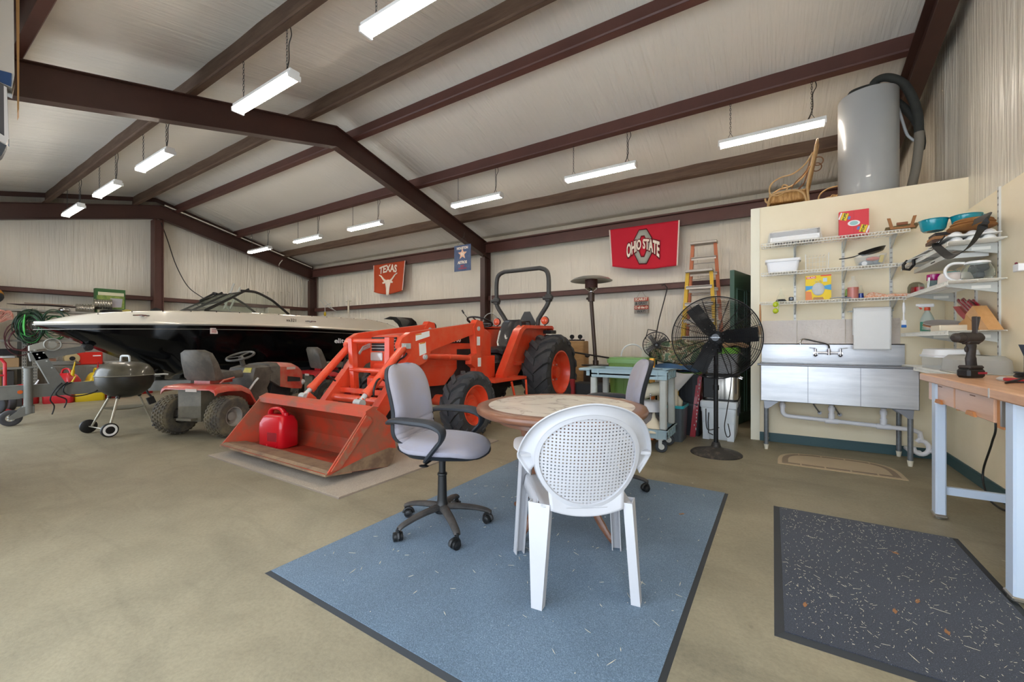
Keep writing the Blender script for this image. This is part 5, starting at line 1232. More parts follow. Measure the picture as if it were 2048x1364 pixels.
# rattan chairs stored on the deck
M_rattan = mat('rattan_pole', '#b08a58', .5, col2='#c9a878', nscale=12, namt=.6)
M_rattan2 = mat('dark_rattan', '#7a4f28', .6)
M_weave = mat('woven_rattan', '#9a6f3c', .7, col2='#c49a60', nscale=60, namt=.8, stretch=(1, 1, .15), contrast=(.45, .55))
def rattan(label, loc, rz):
    t = thing('rattan_armchair', label, 'chair', loc, rz, 'rattan armchairs stored above the sink room')
    # local: +x is the front of the chair
    for s in (-1, 1):
        b = B(); y = s * .23
        b.tube(bez([(-.20, y, 0), (-.19, y, .25), (-.18, y, .45), (-.23, y, .70), (-.26, y, .90)], 5), .013, 8); obj('rear_post', b, M_rattan, t)
        b = B(); b.tube(bez([(.22, y, 0), (.22, y, .25), (.20, y, .36), (.14, y, .40), (0, y, .41), (-.10, y, .39), (-.16, y, .30), (-.19, y, .05)], 5), .013, 8); b.tube(bez([(.20, y, .28), (.24, y, .32), (.25, y, .36)], 4), .011, 8); obj('front_hoop', b, M_rattan, t)
        b = B(); b.tube(bez([(-.23, y, .82), (-.16, y, .70), (-.04, y, .61), (.10, y, .585), (.19, y, .52), (.20, y, .42), (.13, y, .375), (.04, y, .41), (.02, y, .47), (.06, y, .49), (.075, y, .46)], 6), .009, 8); obj('arm_scroll', b, M_rattan, t)
        b = B(); b.tube(bez([(-.21, y, .78), (-.17, y, .62), (-.06, y, .50), (-.02, y, .43)], 5), .007, 7); obj('arm_brace', b, M_rattan2, t)
    b = B(); b.tube(bez([(-.26, -.23, .90), (-.28, -.15, .99), (-.29, 0, 1.02), (-.28, .15, .99), (-.26, .23, .90)], 5), .014, 8); obj('back_hoop', b, M_rattan, t)
    b = B(); b.grid(lambda u, v: (-.19 - .09 * v - .02 * math.sin(PI * u), -.20 + .40 * u, .45 + .50 * v), 8, 10); obj('back_weave', b, M_weave, t, solid=.012)
    b = B(); b.grid(lambda u, v: (.21 - .40 * v, -.22 + .44 * u, .40 + .02 * math.sin(PI * u) * math.sin(PI * v)), 10, 10); obj('seat_weave', b, M_weave, t, solid=.02)
    b = B()
    for s in (-1, 1): b.grid(lambda u, v: (.20 - .36 * u, s * .222, .29 + .10 * v), 8, 2)
    b.grid(lambda u, v: (.205, -.2 + .4 * u, .29 + .10 * v), 8, 2)
    obj('seat_apron', b, M_weave, t, solid=.008)
    for z in (-1, 1): b = B(); b.torus((-.29, z * .10, .75), .05, .006, axis=(0, 1, 0), n=20, k=6); obj('back_curl', b, M_rattan2, t)
    return t
r1 = rattan('rattan armchair with scrolled arms left of the tank, fully visible seat', (.17, 6.25, 2.58), R(180))
p = PY(1665, 380, 6.35); dup(r1, (p.x + .10, 7.0, 2.58), R(180), label='second rattan armchair half hidden behind the grey tank')

# ============================================================ LADDERS, HEATER, WALL DECORATION
def ladder(label, loc, rz, H, w0, w1, m, mt, nst, dep=.28):
    t = thing('step_ladder', label, 'ladder', loc, rz)
    for s in (-1, 1):
        b = B(); b.prism([(s * w0 / 2 - .035, 0, 0), (s * w0 / 2 + .035, 0, 0), (s * w1 / 2 + .03, .12, H - .03), (s * w1 / 2 - .03, .12, H - .03)], (0, .03, 0)); obj('rail', b, m, t)
        b = B(); b.prism([(s * w0 / 2 - .025, dep, 0), (s * w0 / 2 + .025, dep, 0), (s * w1 / 2 + .02, .19, H - .1), (s * w1 / 2 - .02, .19, H - .1)], (0, .03, 0)); obj('rear_rail', b, m, t)
    for i in range(nst):
        q = (i + 1) / (nst + 1); w_ = w0 + (w1 - w0) * q; y = .12 * q
        b = B(); b.bb((-w_ / 2, y - .035, H * q - .012), (w_ / 2, y + .05, H * q + .012)); b.bb((-w_ / 2, y - .035, H * q - .05), (w_ / 2, y - .030, H * q)); obj('step', b, mt, t)
        b = B(); b.tube([(-w_ / 2, .26 - .07 * q, H * q - .1), (w_ / 2, .26 - .07 * q, H * q - .1)], .01, 6); obj('rear_bar', b, mt, t)
    b = B(); b.bb((-w1 / 2 - .04, .05, H - .05), (w1 / 2 + .04, .25, H), bev=.01); obj('top_cap', b, mt, t)
    return t
M_lgrey = mat('ladder_aluminium', '#b5ada2', .45, metal=.4)
pt = PY(1404, 488, 8.75)
ladder('tall orange fibreglass step ladder leaning folded against the back wall', (pt.x + .02, 8.72, 0), 0, 3.12, .80, .40, mat('orange_fibreglass', '#b5653c', .5), M_lgrey, 9)
pt = PY(1399, 548, 8.25)
ladder('shorter yellow fibreglass step ladder in front of the orange ladder', (pt.x - .02, 8.22, 0), 0, 2.50, .72, .40, mat('yellow_fibreglass', '#d2a91c', .45), M_lgrey, 7)
# patio heater
t = thing('patio_heater', 'bronze patio heater with wide dish reflector standing at the back wall', 'patio heater', (-2.86, 7.52, 0), 0)
M_bronze = mat('bronze_pole', '#4c3f38', .4, metal=.5)
b = B(); b.lathe([(0, 0), (.23, 0), (.235, .02), (.23, .66), (0, .68)], n=32); obj('tank_housing', b, M_bronze, t)
b = B(); b.lathe([(.0, .70), (.27, .70), (.27, .715), (0, .72)], n=36); obj('table_plate', b, M_black, t)
pA, pB = Vector((0, 0, .72)), Vector((-.09, 0, 1.93))
b = B(); b.cyl(pA, pB, .036, n=16); b.cyl(pA, pA + Vector((0, 0, .08)), .055, n=16); obj('pole', b, M_bronze, t)
b = B(); b.cyl(pB, pB + Vector((0, 0, .17)), .062, n=20); b.ell(pB + Vector((-.08, 0, .06)), .025, 10, 6); obj('control_head', b, M_bronze, t)
b = B(); b.lathe([(.035, .17), (.03, .19), (.10, .23), (.115, .26), (.0, .26)], pB, 24); b.cyl(pB + Vector((0, 0, .18)), pB + Vector((0, 0, .2)), .05, n=16); obj('burner_cup', b, M_chrome, t)
b = B(); b.cyl(pB + Vector((0, 0, .255)), pB + Vector((0, 0, .42)), .12, n=24); obj('emitter_screen', b, mat('rusty_screen', '#5a3328', .7, col2='#2e1f1c', nscale=60, namt=.9), t)
b = B(); b.lathe([(0, .485), (.12, .482), (.25, .465), (.34, .435), (.40, .395), (.395, .39), (.34, .428), (.25, .457), (.12, .474), (0, .477)], pB, 48); obj('dish', b, mat('aluminium_dish', '#9a9a92', .35, metal=.6), t)
# bed sign
p = PY(1283, 611, 9.23); wS, hS = PY(1297, 611, 9.23).x - PY(1269, 611, 9.23).x, .36
t = thing('wooden_sign', 'small four-plank red and grey wooden sign hanging on the back wall', 'sign', (p.x, 9.215, p.z), 0)
M_sr = mat('sign_red', '#a8402f', .7); M_sg = mat('sign_grey', '#8d857c', .7); M_cream2 = mat('sign_cream', '#e8dcc8', .6)
ph = hS / 4
for i, (txt, mm, tm, sz) in enumerate((('SCARLET', M_sr, M_cream2, .078), ('& GRAY', M_sg, M_blk, .085), ('O all the O', M_sr, M_cream2, .07), ('WAY!', M_sg, M_blk, .085))):
    z = hS / 2 - ph * (i + .5); b = B(); b.bb((-wS / 2, -.01, z - ph / 2 + .004), (wS / 2, .01, z + ph / 2 - .004)); pl = obj('plank', b, mm, t)
    text('lettering', txt, sz, tm, pl, frame((0, -.0115, z), (1, 0, 0), (0, 0, 1)), .0005, sx=.85, bold=.003)
b = B(); b.tube([(-wS / 2 + .05, 0, hS / 2 - .01), (0, .0, hS / 2 + .16), (wS / 2 - .05, 0, hS / 2 - .01)], .004, 5); obj('hanging_cord', b, mat('jute_cord', '#a89878', .8), t)
# hooked rod
b = B(); P_ = [PY(1309, 686, 8.9), PY(1318, 640, 8.9), PY(1333, 583, 8.9), PY(1334, 575, 8.9), PY(1329, 569, 8.9), PY(1323, 571, 8.9)]
b.tube(P_, .011, 6); b.tube([PY(1314, 662, 8.9), PY(1296, 659, 8.9), PY(1291, 678, 8.9)], .010, 6); b.tube([PY(1309, 686, 8.9), PG(1309, 795, 0) * 0 + Vector((PY(1309, 686, 8.9).x, 8.9, 0))], .011, 6)
single('hooked_rod', b, M_iron, 'long thin black shepherd hook rod standing against the back wall', 'rod')

# cloth flags pinned along their top edge
def flag(name, label, c4, m, sag, hem, folds=3):
    # c4: top-left, top-right, bottom-right, bottom-left in the world
    tl, tr, br, bl = [Vector(c) for c in c4]
    t = thing(name, label, 'flag', (tl + tr) / 2, 0)
    o = (tl + tr) / 2
    def fn(u, v, off=0):
        top = tl.lerp(tr, u); bot = bl.lerp(br, u); p = top.lerp(bot, v)
        p = p + Vector((0, 0, -sag * math.sin(PI * u) * v ** 2 * 1.0))
        p.y += -.03 * v + .018 * math.sin(folds * 2 * PI * u + 2 * v) * v - off
        return p - o
    b = B(); b.grid(fn, 48, 24); obj('cloth', b, m, t, solid=.003)
    b = B()
    for e in (0, 1): b.grid(lambda u, v: Vector(fn(e * (1 - .02) + .02 * u, v, .004)), 1, 20)
    obj('hem', b, hem, t, solid=.002)
    W_, H_ = (tr - tl).length, (tl - bl).length
    return t, fn, W_, H_
def onflag(fn, W_, H_, off=.010):
    def f(c): u = .5 + c.x / W_; v = .5 - c.y / H_; return Vector(fn(u, v, off)) + Vector((0, -c.z, 0))
    return f
def flagpoly(nm, t, fn, W_, H_, pts, m, off=.008, nsub=0):
    me = bmesh.new(); vs = [me.verts.new((x, y, 0)) for x, y in pts]; f = me.faces.new(vs)
    bmesh.ops.triangulate(me, faces=[f]); bmesh.ops.subdivide_edges(me, edges=me.edges[:], cuts=2, use_grid_fill=True)
    g = onflag(fn, W_, H_, off)
    b = B(); idx = {v: i for i, v in enumerate(me.verts)}
    b._add([g(v.co) for v in me.verts], [tuple(idx[v] for v in f.verts) for f in me.faces]); me.free()
    return obj(nm, b, m, t, solid=.0015)
Yw = 9.02
M_scar = mat('scarlet_flag', '#c2112c', .8); M_hem = mat('white_hem', '#e6d2c6', .8); M_fgrey = mat('flag_grey', '#a6a69a', .8); M_mar = mat('flag_maroon', '#6a0f18', .8); M_fcream = mat('flag_cream', '#f0e2d0', .8)
c4 = [PY(1218, 460, Yw), PY(1360, 440, Yw), PY(1356, 531, Yw), PY(1223, 533, Yw)]
t, fn, W_, H_ = flag('wall_flag', 'big scarlet flag with a grey block O hung from the eave beam', c4, M_scar, .07, M_hem)
sc = H_ / .95
def octo(rx, ry, cy=.0, k=.42): return [(rx, cy + ry * k), (rx * k, cy + ry), (-rx * k, cy + ry), (-rx, cy + ry * k), (-rx, cy - ry * k), (-rx * k, cy - ry), (rx * k, cy - ry), (rx, cy - ry * k)]
cx0 = -.06 * W_ / 1.5
def sh(pts): return [(x + .0, y) for x, y in pts]
flagpoly('emblem_outline', t, fn, W_, H_, octo(.235 * sc, .385 * sc), M_mar, .008); flagpoly('emblem_letter', t, fn, W_, H_, octo(.215 * sc, .36 * sc), M_fgrey, .011)
flagpoly('emblem_counter', t, fn, W_, H_, octo(.105 * sc, .235 * sc), M_mar, .014); flagpoly('emblem_counter', t, fn, W_, H_, octo(.085 * sc, .21 * sc), M_scar, .017)
gg = onflag(fn, W_, H_, .028); gg2 = onflag(fn, W_, H_, .023)
def arch(size, k, g):
    def f(c):
        x = c.x; e = abs(x) / (.40 * sc); y = c.y * (1.25 + .65 * min(1.2, e) ** 1.5) - .15 * sc * min(1.3, e) ** 1.7 + .03
        return g(Vector((x, y, c.z)))
    return f
text('lettering_shadow', 'OHIO STATE', .235 * sc, M_mar, t, Matrix.Identity(4), .002, warp=arch(1, 1, gg2), sx=.62, bold=.022 * sc)
text('lettering', 'OHIO STATE', .225 * sc, M_fcream, t, Matrix.Identity(4), .002, warp=arch(1, 1, gg), sx=.64, bold=.008 * sc)
M_bo = mat('burnt_orange_flag', '#b5441c', .8)
c4 = [PY(747, 531, Yw), PY(811, 521, Yw), PY(806, 581, Yw), PY(748, 584, Yw)]
t, fn, W_, H_ = flag('wall_flag', 'burnt orange flag with a white longhorn head on the back wall', c4, M_bo, .10, M_hem, 2)
g1 = onflag(fn, W_, H_, .022)
def arch2(c): return g1(Vector((c.x, c.y + .30 * H_ - .42 * c.x * c.x / W_, c.z)))
text('lettering', 'TEXAS', .20 * W_, M_fcream, t, Matrix.Identity(4), .002, warp=arch2, sx=.95, bold=.010)
k = W_ * .30
half = [(0, .16), (.22, .14), (.40, .25), (.70, .52), (.92, .60), (1.0, .60), (.98, .52), (.80, .44), (.58, .20), (.42, .03), (.60, -.06), (.52, -.16), (.30, -.10), (.20, -.50), (.16, -.98), (0, -1.0)]
pts = [(x * k, y * k * .80 - .12 * H_) for x, y in half] + [(-x * k, y * k * .80 - .12 * H_) for x, y in half[::-1][1:-1]]
flagpoly('emblem_head', t, fn, W_, H_, pts, M_fcream, .012)
# hanging banner by the rafter
p = PY(925, 516, 8.0); wB = PY(942, 516, 8.0).x - PY(909, 516, 8.0).x; hB = (PY(925, 490, 8).z - PY(925, 542, 8).z)
t = thing('hanging_banner', 'blue baseball poster hanging from the rafter left of the steel column', 'banner', p, 0)
M_navy = mat('washed_navy', '#33456a', .6, col2='#56698a', nscale=4, namt=.7)
b = B(); b.bb((-wB / 2, -.004, -hB / 2), (wB / 2, .004, hB / 2)); obj('banner_sheet', b, M_navy, t)
text('lettering', 'HOUSTON', .085, M_fcream, t, frame((0, -.007, hB * .38), (1, 0, 0), (0, 0, 1)), .0006, sx=.85, bold=.004)
text('lettering', 'ASTROS', .095, M_fcream, t, frame((0, -.007, -hB * .17), (1, 0, 0), (0, 0, 1)), .0006, sx=.85, bold=.004)
text('lettering', '2017', .06, mat('banner_red', '#b03a48', .6), t, frame((0, -.007, -hB * .31), (1, 0, 0), (0, 0, 1)), .0006, bold=.003)
text('lettering', 'CHAMPIONS', .045, mat('banner_red', '#b03a48', .6), t, frame((0, -.007, -hB * .40), (1, 0, 0), (0, 0, 1)), .0006, bold=.002)
b = B(); b.prism([(.145 * (1 if i % 2 == 0 else .45) * math.sin(2 * PI * i / 10), -.006, .10 + .145 * (1 if i % 2 == 0 else .45) * math.cos(2 * PI * i / 10)) for i in range(10)], (0, .002, 0)); obj('star', b, mat('banner_star', '#e8b898', .6), t)
text('star_letter', 'H', .12, M_fcream, t, frame((0, -.009, .095), (1, 0, 0), (0, 0, 1)), .0006, bold=.006)
b = B(); b.tube([(-wB * .3, 0, hB / 2), (.05, 0, hB / 2 + .22), (wB * .3, 0, hB / 2)], .004, 5); b.tube([(.05, 0, hB / 2 + .22), (.06, 0, hB / 2 + .30)], .004, 5); obj('hanging_cord', b, M_chain, t)

# ============================================================ CART AND THE PILE BESIDE IT
M_cart = mat('grey_blue_plastic', '#8fa6ad', .5, col2='#9db1b6', nscale=6, namt=.6)
M_cartpost = mat('pale_grey_post', '#b3b8b4', .5, col2='#a39f92', nscale=5, namt=.5)
t = thing('utility_cart', 'grey blue two-tier plastic utility cart behind the round table', 'cart', (-1.35, 4.70, 0), 0)
def W(n, b, m, **k): return obj(n, b, m, t, world=True, **k)
cx0, cx1, cy0, cy1 = -1.76, -.92, 4.44, 4.92
def tray(z0, z1, nm, handle=False):
    b = B(); th = .02
    b.bb((cx0, cy0, z0), (cx1, cy0 + th, z1)); b.bb((cx0, cy1 - th, z0), (cx1, cy1, z1)); b.bb((cx1 - th, cy0, z0), (cx1, cy1, z1)); b.bb((cx0, cy0, z0), (cx0 + th, cy1, z1)); b.bb((cx0, cy0, z0 + .03), (cx1, cy1, z0 + .045))
    b.bb((cx0 - .006, cy0 - .008, z1 - .014), (cx1 + .008, cy0 + .02, z1)); b.bb((cx1 - .02, cy0 - .008, z1 - .014), (cx1 + .010, cy1 + .008, z1))
    for x in (cx0 + .10, cx1 - .10): b.bb((x - .008, cy0 - .006, z0), (x + .008, cy0, z1))
    for i in range(4): y = cy0 + .08 + .10 * i; b.bb((cx1, y - .008, z0 + .01), (cx1 + .010, y + .008, z1 - .01))
    if handle: b.bb((cx0 - .14, cy0, z1 - .03), (cx0, cy1, z1), bev=.01); b.bb((cx0 - .05, cy0 + .02, z0 + .01), (cx0, cy1 - .02, z1 - .02))
    W(nm, b, M_cart, smooth=False)
tray(.765, .86, 'top_tray', True); tray(.15, .245, 'lower_tray')
for x in (cx0 + .035, cx1 - .045):
    for y in (cy0 + .04, cy1 - .04): b = B(); b.box((x, y, .505), (.07, .06, .53), bev=.012); W('post', b, M_cartpost)
for x in (cx0 + .08, cx1 - .08):
    for y in (cy0 + .06, cy1 - .06):
        b = B(); b.lathe([(.0, -.016), (.055, -.016), (.062, -.010), (.062, .010), (.055, .016), (0, .016)], (x + .01, y, .062), 28, axis=(.3, -.95, 0)); wh = W('caster_wheel', b, M_rubber)
        b = B(); b.lathe([(0, -.018), (.03, -.018), (.03, .018), (0, .018)], (x + .01, y, .062), 20, axis=(.3, -.95, 0)); obj('wheel_hub', b, M_greymetal, wh, world=True)
        b = B(); b.box((x, y, .14), (.07, .06, .016)); b.box((x + .004, y - .022, .095), (.035, .004, .09)); b.box((x + .004, y + .022, .095), (.035, .004, .09)); W('caster_fork', b, M_greymetal)
# on the cart
M_ivory = mat('ivory_plastic', '#d8cdb4', .5)
b = B(); b.lathe([(.0, 0), (.13, 0), (.135, .01), (.10, .05), (.02, .15), (.012, .20), (.0, .20)], n=28); single('funnel', b, M_ivory, 'ivory funnel upside down on the lower cart shelf', 'funnel', loc=(-1.08, 4.56, .20))
b = B(); p = Vector((-1.13, 4.62, .40))
t = thing('lamp_shade', 'pleated grey metal lamp shade lying in the cart below its top tray', 'lamp', (-1.13, 4.62, .2), 0)
b = B(); n = 48; prof = [(.15, .215), (.14, .24), (.11, .305), (.09, .32), (0, .322)]
b.loft([[(r * (1 + .03 * (i % 2)) * math.cos(2 * PI * i / n), r * (1 + .03 * (i % 2)) * math.sin(2 * PI * i / n), z) for i in range(n)] for r, z in prof]); obj('pleated_shade', b, mat('ribbed_aluminium', '#b9bcc4', .4, metal=.4), t)
b = B(); b.lathe([(0, 0), (.09, 0), (.10, .05), (.10, .12), (.05, .2), (0, .21)], n=24); obj('shade_base', b, mat('taupe_base', '#6d6560', .6), t); b = B(); b.cyl((0, 0, .32), (0, 0, .38), .006); b.ell((0, 0, .385), .012, 10, 6); obj('finial', b, M_chrome, t)
b = B(); b.tube(bez([(-1.50, 4.60, .48), (-1.38, 4.62, .50), (-1.25, 4.66, .58), (-1.14, 4.72, .63), (-1.05, 4.76, .64)], 6), [.06] * 12 + [.075] * 13, 14); single('hose_roll', b, M_ivory, 'cream flexible duct hose lying across the cart under the top tray', 'hose')
b = B(); b.ell((0, 0, .015), (.12, .07, .02), 16, 8); single('ivory_lid', b, M_ivory, 'flat cream dish on the left end of the cart top', 'dish', loc=(-1.66, 4.62, .812))
b = B(); b.tube([(-1.15, 4.60, .85), (-1.12, 4.56, .872), (-1.05, 4.55, .868), (-1.0, 4.6, .87)], .004, 5); single('black_wire', b, M_black, 'thin black wire curled on the cart top', 'wire')
# green totes behind the cart
M_gt = mat('olive_green_tote', '#6b8a3e', .4, col2='#749346', nscale=3); M_gl = mat('leaf_green_lid', '#6b9250', .35)
def tote(name, label, x0, x1, y0, y1, z0, z1, m, ml, lid=True, rim=.03, ribs=4):
    t = thing(name, label, 'storage tote', ((x0 + x1) / 2, (y0 + y1) / 2, z0), 0)
    w_, d_, h_ = x1 - x0, y1 - y0, z1 - z0
    b = B(); hb = h_ - (.04 if lid else 0); tubbox(b, w_ * .86, d_ * .84, w_ * .95, d_ * .94, hb, .005, .03)
    for i in range(ribs): x = -w_ * .32 + w_ * .64 * i / max(1, ribs - 1); b.prism([(x - .01, -d_ * .425, .02), (x + .01, -d_ * .425, .02), (x + .012, -d_ * .472, hb - .05), (x - .012, -d_ * .472, hb - .05)], (0, -.006, 0))
    obj('tote_body', b, m, t)
    b = B(); b.loft([[(x, y, z) for x, y in rrect(a, c, .035)] for a, c, z in ((w_ * .955, d_ * .95, hb - rim), (w_, d_, hb - rim), (w_, d_, hb), (w_ * .96, d_ * .95, hb + .002))], cap=False); obj('rim', b, ml, t)
    if lid: b = B(); b.loft([[(x, y, z) for x, y in rrect(a, c, .035)] for a, c, z in ((w_ * 1.01, d_ * 1.01, hb), (w_ * 1.01, d_ * 1.01, hb + .02), (w_ * .93, d_ * .92, hb + .024), (w_ * .91, d_ * .90, hb + .04))]); obj('lid', b, ml, t)
    return t
tote('storage_tote', 'upper green lidded tote rising above the cart top', -1.77, -1.25, 5.02, 5.42, .52, .965, M_gt, M_gl)
tote('storage_tote', 'lower green tote on the floor behind the cart', -1.77, -1.25, 5.02, 5.42, 0, .52, M_gt, M_gl)
t = thing('spirit_level', 'bright yellow and orange level standing upright beside the green tote', 'level', (-1.21, 5.03, 0), 0)
b = B(); b.bb((-.022, -.03, 0), (.022, .03, .55)); obj('lower_half', b, mat('safety_orange', '#e8761c', .4), t); b = B(); b.bb((-.024, -.032, .55), (.024, .032, .965)); obj('upper_half', b, mat('amber_yellow', '#f0a818', .4), t)
fs = fan('small pedestal fan with four grey blades behind the green tote', (-1.30, 5.62, 0), math.atan2(-5.4, 1.3), 1.12, .165, 4, mat('grey_blade', '#6f6c68', .5), .16, wires=24, pole=.012, nrings=7, name='small_fan')
b = B(); b.torus((0, 0, .16), .16, .012, axis=(.3, -1, 0), n=36); single('wire_ring', b, M_greymetal, 'grey ring standing behind the left part of the green tote', 'ring', loc=(-1.75, 6.1, .80))
b = B(); b.cyl((-1.75, 6.1, 0), (-1.75, 6.1, .80), .18, n=28); single('tall_drum', b, M_cartpost, 'pale drum behind the green tote carrying a grey ring', 'drum')
# grey tub with teal rim, black tub, sheets
tote('storage_tote', 'dark grey open tote with teal rim on the floor beside the cart', -1.22, -.86, 5.03, 5.40, 0, .42, mat('slate_tote', '#4d5358', .45), mat('teal_rim', '#1fa3ad', .35), lid=False)
for i, (x, y, a) in enumerate(((-1.0, 5.12, 20), (-.96, 5.2, -15))):
    b = B(); b.tube([(x, y, .25), (x + .03, y, .45), (x + .02 - .04 * i, y + .02, .60 - .1 * i)], .035, 12); single('beige_tube', b, M_ivory, ['taller beige pipe end sticking out of the teal rimmed tote', 'shorter beige pipe leaning in the teal rimmed tote'][i], 'pipe')
tote('storage_tote', 'black tote with lime green rim stacked behind the teal rimmed tote', -1.02, -.74, 5.46, 5.86, .40, .79, mat('black_tote', '#23252a', .4), mat('lime_rim', '#7fae3c', .4), lid=False)
tote('storage_tote', 'black tote standing on the floor under the lime rimmed tote', -1.06, -.74, 5.46, 5.9, 0, .40, mat('black_tote', '#23252a'), mat('charcoal_rim', '#33363a', .5), lid=False)
random.seed(21)
t = thing('draped_sheet', 'pale grey sheet hanging over the tote edge beside the fan', 'cloth', (-1.0, 5.5, .8), 0)
b = B(); A, Bc, Cc, Dd = Vector((-.25, -.25, .04)), Vector((.22, -.25, -.02)), Vector((-.05, -.40, -.36)), Vector((-.2, -.35, -.28))
b.grid(lambda u, v: A.lerp(Bc, u).lerp(Dd.lerp(Cc, u), v) + Vector((0, -.02 * math.sin(9 * u + 3 * v) - .03 * math.sin(PI * u), .012 * math.sin(7 * u))), 24, 16); obj('sheet', b, mat('pale_sheet', '#c8c6c4', .9), t, solid=.006)
t = thing('denim_blanket', 'blue blanket folded over the totes under the camouflage bag', 'blanket', (-1.02, 5.45, .80), 0)
b = B(); b.grid(lambda u, v: (-.38 + .66 * u, -.22 + .38 * v, .06 * math.sin(PI * u) ** .5 * (1 - (2 * v - 1) ** 4) + .012 * math.sin(11 * u + 6 * v) + .02), 40, 20); b.grid(lambda u, v: (-.38 + .66 * u, -.22 + .38 * v, .0), 4, 4); obj('blanket_fold', b, mat('denim_blue', '#3a5e84', .9, col2='#2c4a6c', nscale=5, namt=.8), t)
def camo():
    m = bpy.data.materials.new('camouflage'); m.use_nodes = True; nt = m.node_tree; p = nt.nodes['Principled BSDF']; L = nt.links
    tc = nt.nodes.new('ShaderNodeTexCoord'); n = nt.nodes.new('ShaderNodeTexNoise'); n.inputs['Scale'].default_value = 9; n.inputs['Detail'].default_value = 2; n.inputs['Distortion'].default_value = 1; L.new(tc.outputs['Object'], n.inputs['Vector'])
    rp = nt.nodes.new('ShaderNodeValToRGB'); rp.color_ramp.interpolation = 'CONSTANT'; e = rp.color_ramp.elements
    e[0].color = (*srgb('#33352c'), 1); e[1].position = .38; e[1].color = (*srgb('#5b6a48'), 1)
    for pos, c in ((.45, '#95855f'), (.50, '#6a5642'), (.54, '#bdb296'), (.59, '#62755a')): k = rp.color_ramp.elements.new(pos); k.color = (*srgb(c), 1)
    L.new(n.outputs['Fac'], rp.inputs[0]); L.new(rp.outputs[0], p.inputs['Base Color']); p.inputs['Roughness'].default_value = .9; return m
M_camo = camo()
t = thing('camouflage_bag', 'lumpy camouflage duffel bag behind the big fan', 'bag', (-.98, 5.62, .87), R(8))
b = B()
def lump(u, v):
    a = 2 * PI * u; th = PI * (v - .5); r = Vector((.40 * math.cos(th) ** .6 * math.cos(a), .16 * math.cos(th) ** .6 * math.sin(a), .15 + .15 * math.sin(th)))
    r *= 1 + .10 * math.sin(3 * a + 5 * th) * math.sin(2 * th + a); return r
b.grid(lump, 40, 20, v0=.01, v1=.99); obj('bag_body', b, M_camo, t)
b = B(); b.torus((-.34, -.05, .12), .05, .018, axis=(.4, 1, 0), n=18); obj('strap', b, M_black, t)
b = B(); b.ell((0, 0, .06), (.09, .07, .17), 18, 12, rot=(0, .5, 0)); single('white_rag', b, mat('rag_white', '#c9cbb9', .9), 'pale rag bundle left of the camouflage bag', 'cloth', loc=(-1.42, 5.75, .97))
b = B(); b.box((0, 0, .5), (.35, .3, 1.0)); single('brown_carton', b, mat('carton_brown', '#9b7d58', .8), 'brown carton hidden behind the small fan and rag', 'box', loc=(-1.42, 6.0, 0)) if False else None
# red sled with white splashes leaning
t = thing('red_sled', 'thin red plastic sled leaning between the totes and the white cooler', 'sled', (-.80, 5.50, 0), 0)
b = B(); b.prism([(-.06, -.06, 0), (.0, -.06, .0), (.075, -.02, .76), (.02, -.02, .80)], (0, .40, 0)); obj('sled_body', b, mat('sled_red', '#a8202f', .35, coat=.3), t)
b = B(); random.seed(2)
for i in range(14): z = .1 + .045 * i; x = -.02 + .09 * z; b.ell((x + random.uniform(-.004, .02), -.062 + .05 * z, z), (.005, .003, .010 + .008 * random.random()), 6, 4)
obj('white_splashes', b, M_whitep, t)
# white cooler
M_cool = mat('cooler_white', '#dfe6ec', .4, col2='#d3dadf', nscale=2)
t = thing('white_cooler', 'white hard cooler on the floor behind the fan pole', 'cooler', (-.545, 5.72, 0), 0)
b = B(); b.loft([[(x, y, z) for x, y in rrect(w_, d_, .03)] for w_, d_, z in ((.33, .56, .0), (.34, .58, .02), (.365, .62, .33), (.375, .635, .33), (.375, .635, .375))]); 
for x in (-.13, .13): b.bb((x - .035, -.315, .0), (x + .035, -.295, .20))
obj('cooler_body', b, M_cool, t)
b = B(); b.loft([[(x, y, z) for x, y in rrect(w_, d_, .03)] for w_, d_, z in ((.385, .65, .378), (.395, .66, .39), (.395, .66, .445), (.37, .63, .46))]); obj('cooler_lid', b, M_cool, t)
for y in (-.12, .12): b = B(); b.bb((.19, y - .02, .28), (.206, y + .02, .44)); obj('latch', b, M_black, t)
b = B(); b.tube([(-.1, -.315, .32), (-.105, -.33, .2), (-.1, -.33, .08), (-.05, -.33, .06)], .006, 6); obj('rope_handle', b, M_black, t)
t = thing('party_cooler', 'stainless and black drinks cooler standing on the white cooler', 'cooler', (-.53, 5.68, .46), 0)
b = B(); b.loft([[(x, y, z) for x, y in rrect(w_, d_, .06, 6)] for w_, d_, z in ((.37, .50, .022), (.37, .50, .29))]); obj('steel_shell', b, mat('mirror_steel', '#c9c4bc', .12, metal=1), t)
b = B(); b.bb((-.188, -.255, .02), (-.02, -.22, .29), bev=.02); obj('black_panel', b, M_black, t)
b = B(); b.loft([[(x, y, z) for x, y in rrect(w_, d_, .06, 6)] for w_, d_, z in ((.37, .50, 0), (.38, .51, .005), (.38, .51, .024))]); obj('cooler_base', b, M_black, t)
b = B(); b.loft([[(x, y, z) for x, y in rrect(w_, d_, .06, 6)] for w_, d_, z in ((.38, .51, .285), (.38, .51, .31), (.36, .49, .318))]); obj('cooler_lid', b, M_black, t)
b = B(); b.tube([(.19, -.1, .27), (.22, -.1, .26), (.22, .1, .26), (.19, .1, .27)], .008, 6); obj('side_handle', b, M_chrome, t)
tote('clear_tote', 'clear plastic tub with a lime green lid on top of the steel cooler', -.70, -.34, 5.50, 5.88, .78, 1.09, mat('clear_tub', '#c9cdd4', .25, trans=.5, ior=1.1), mat('lime_lid', '#79c02c', .4))
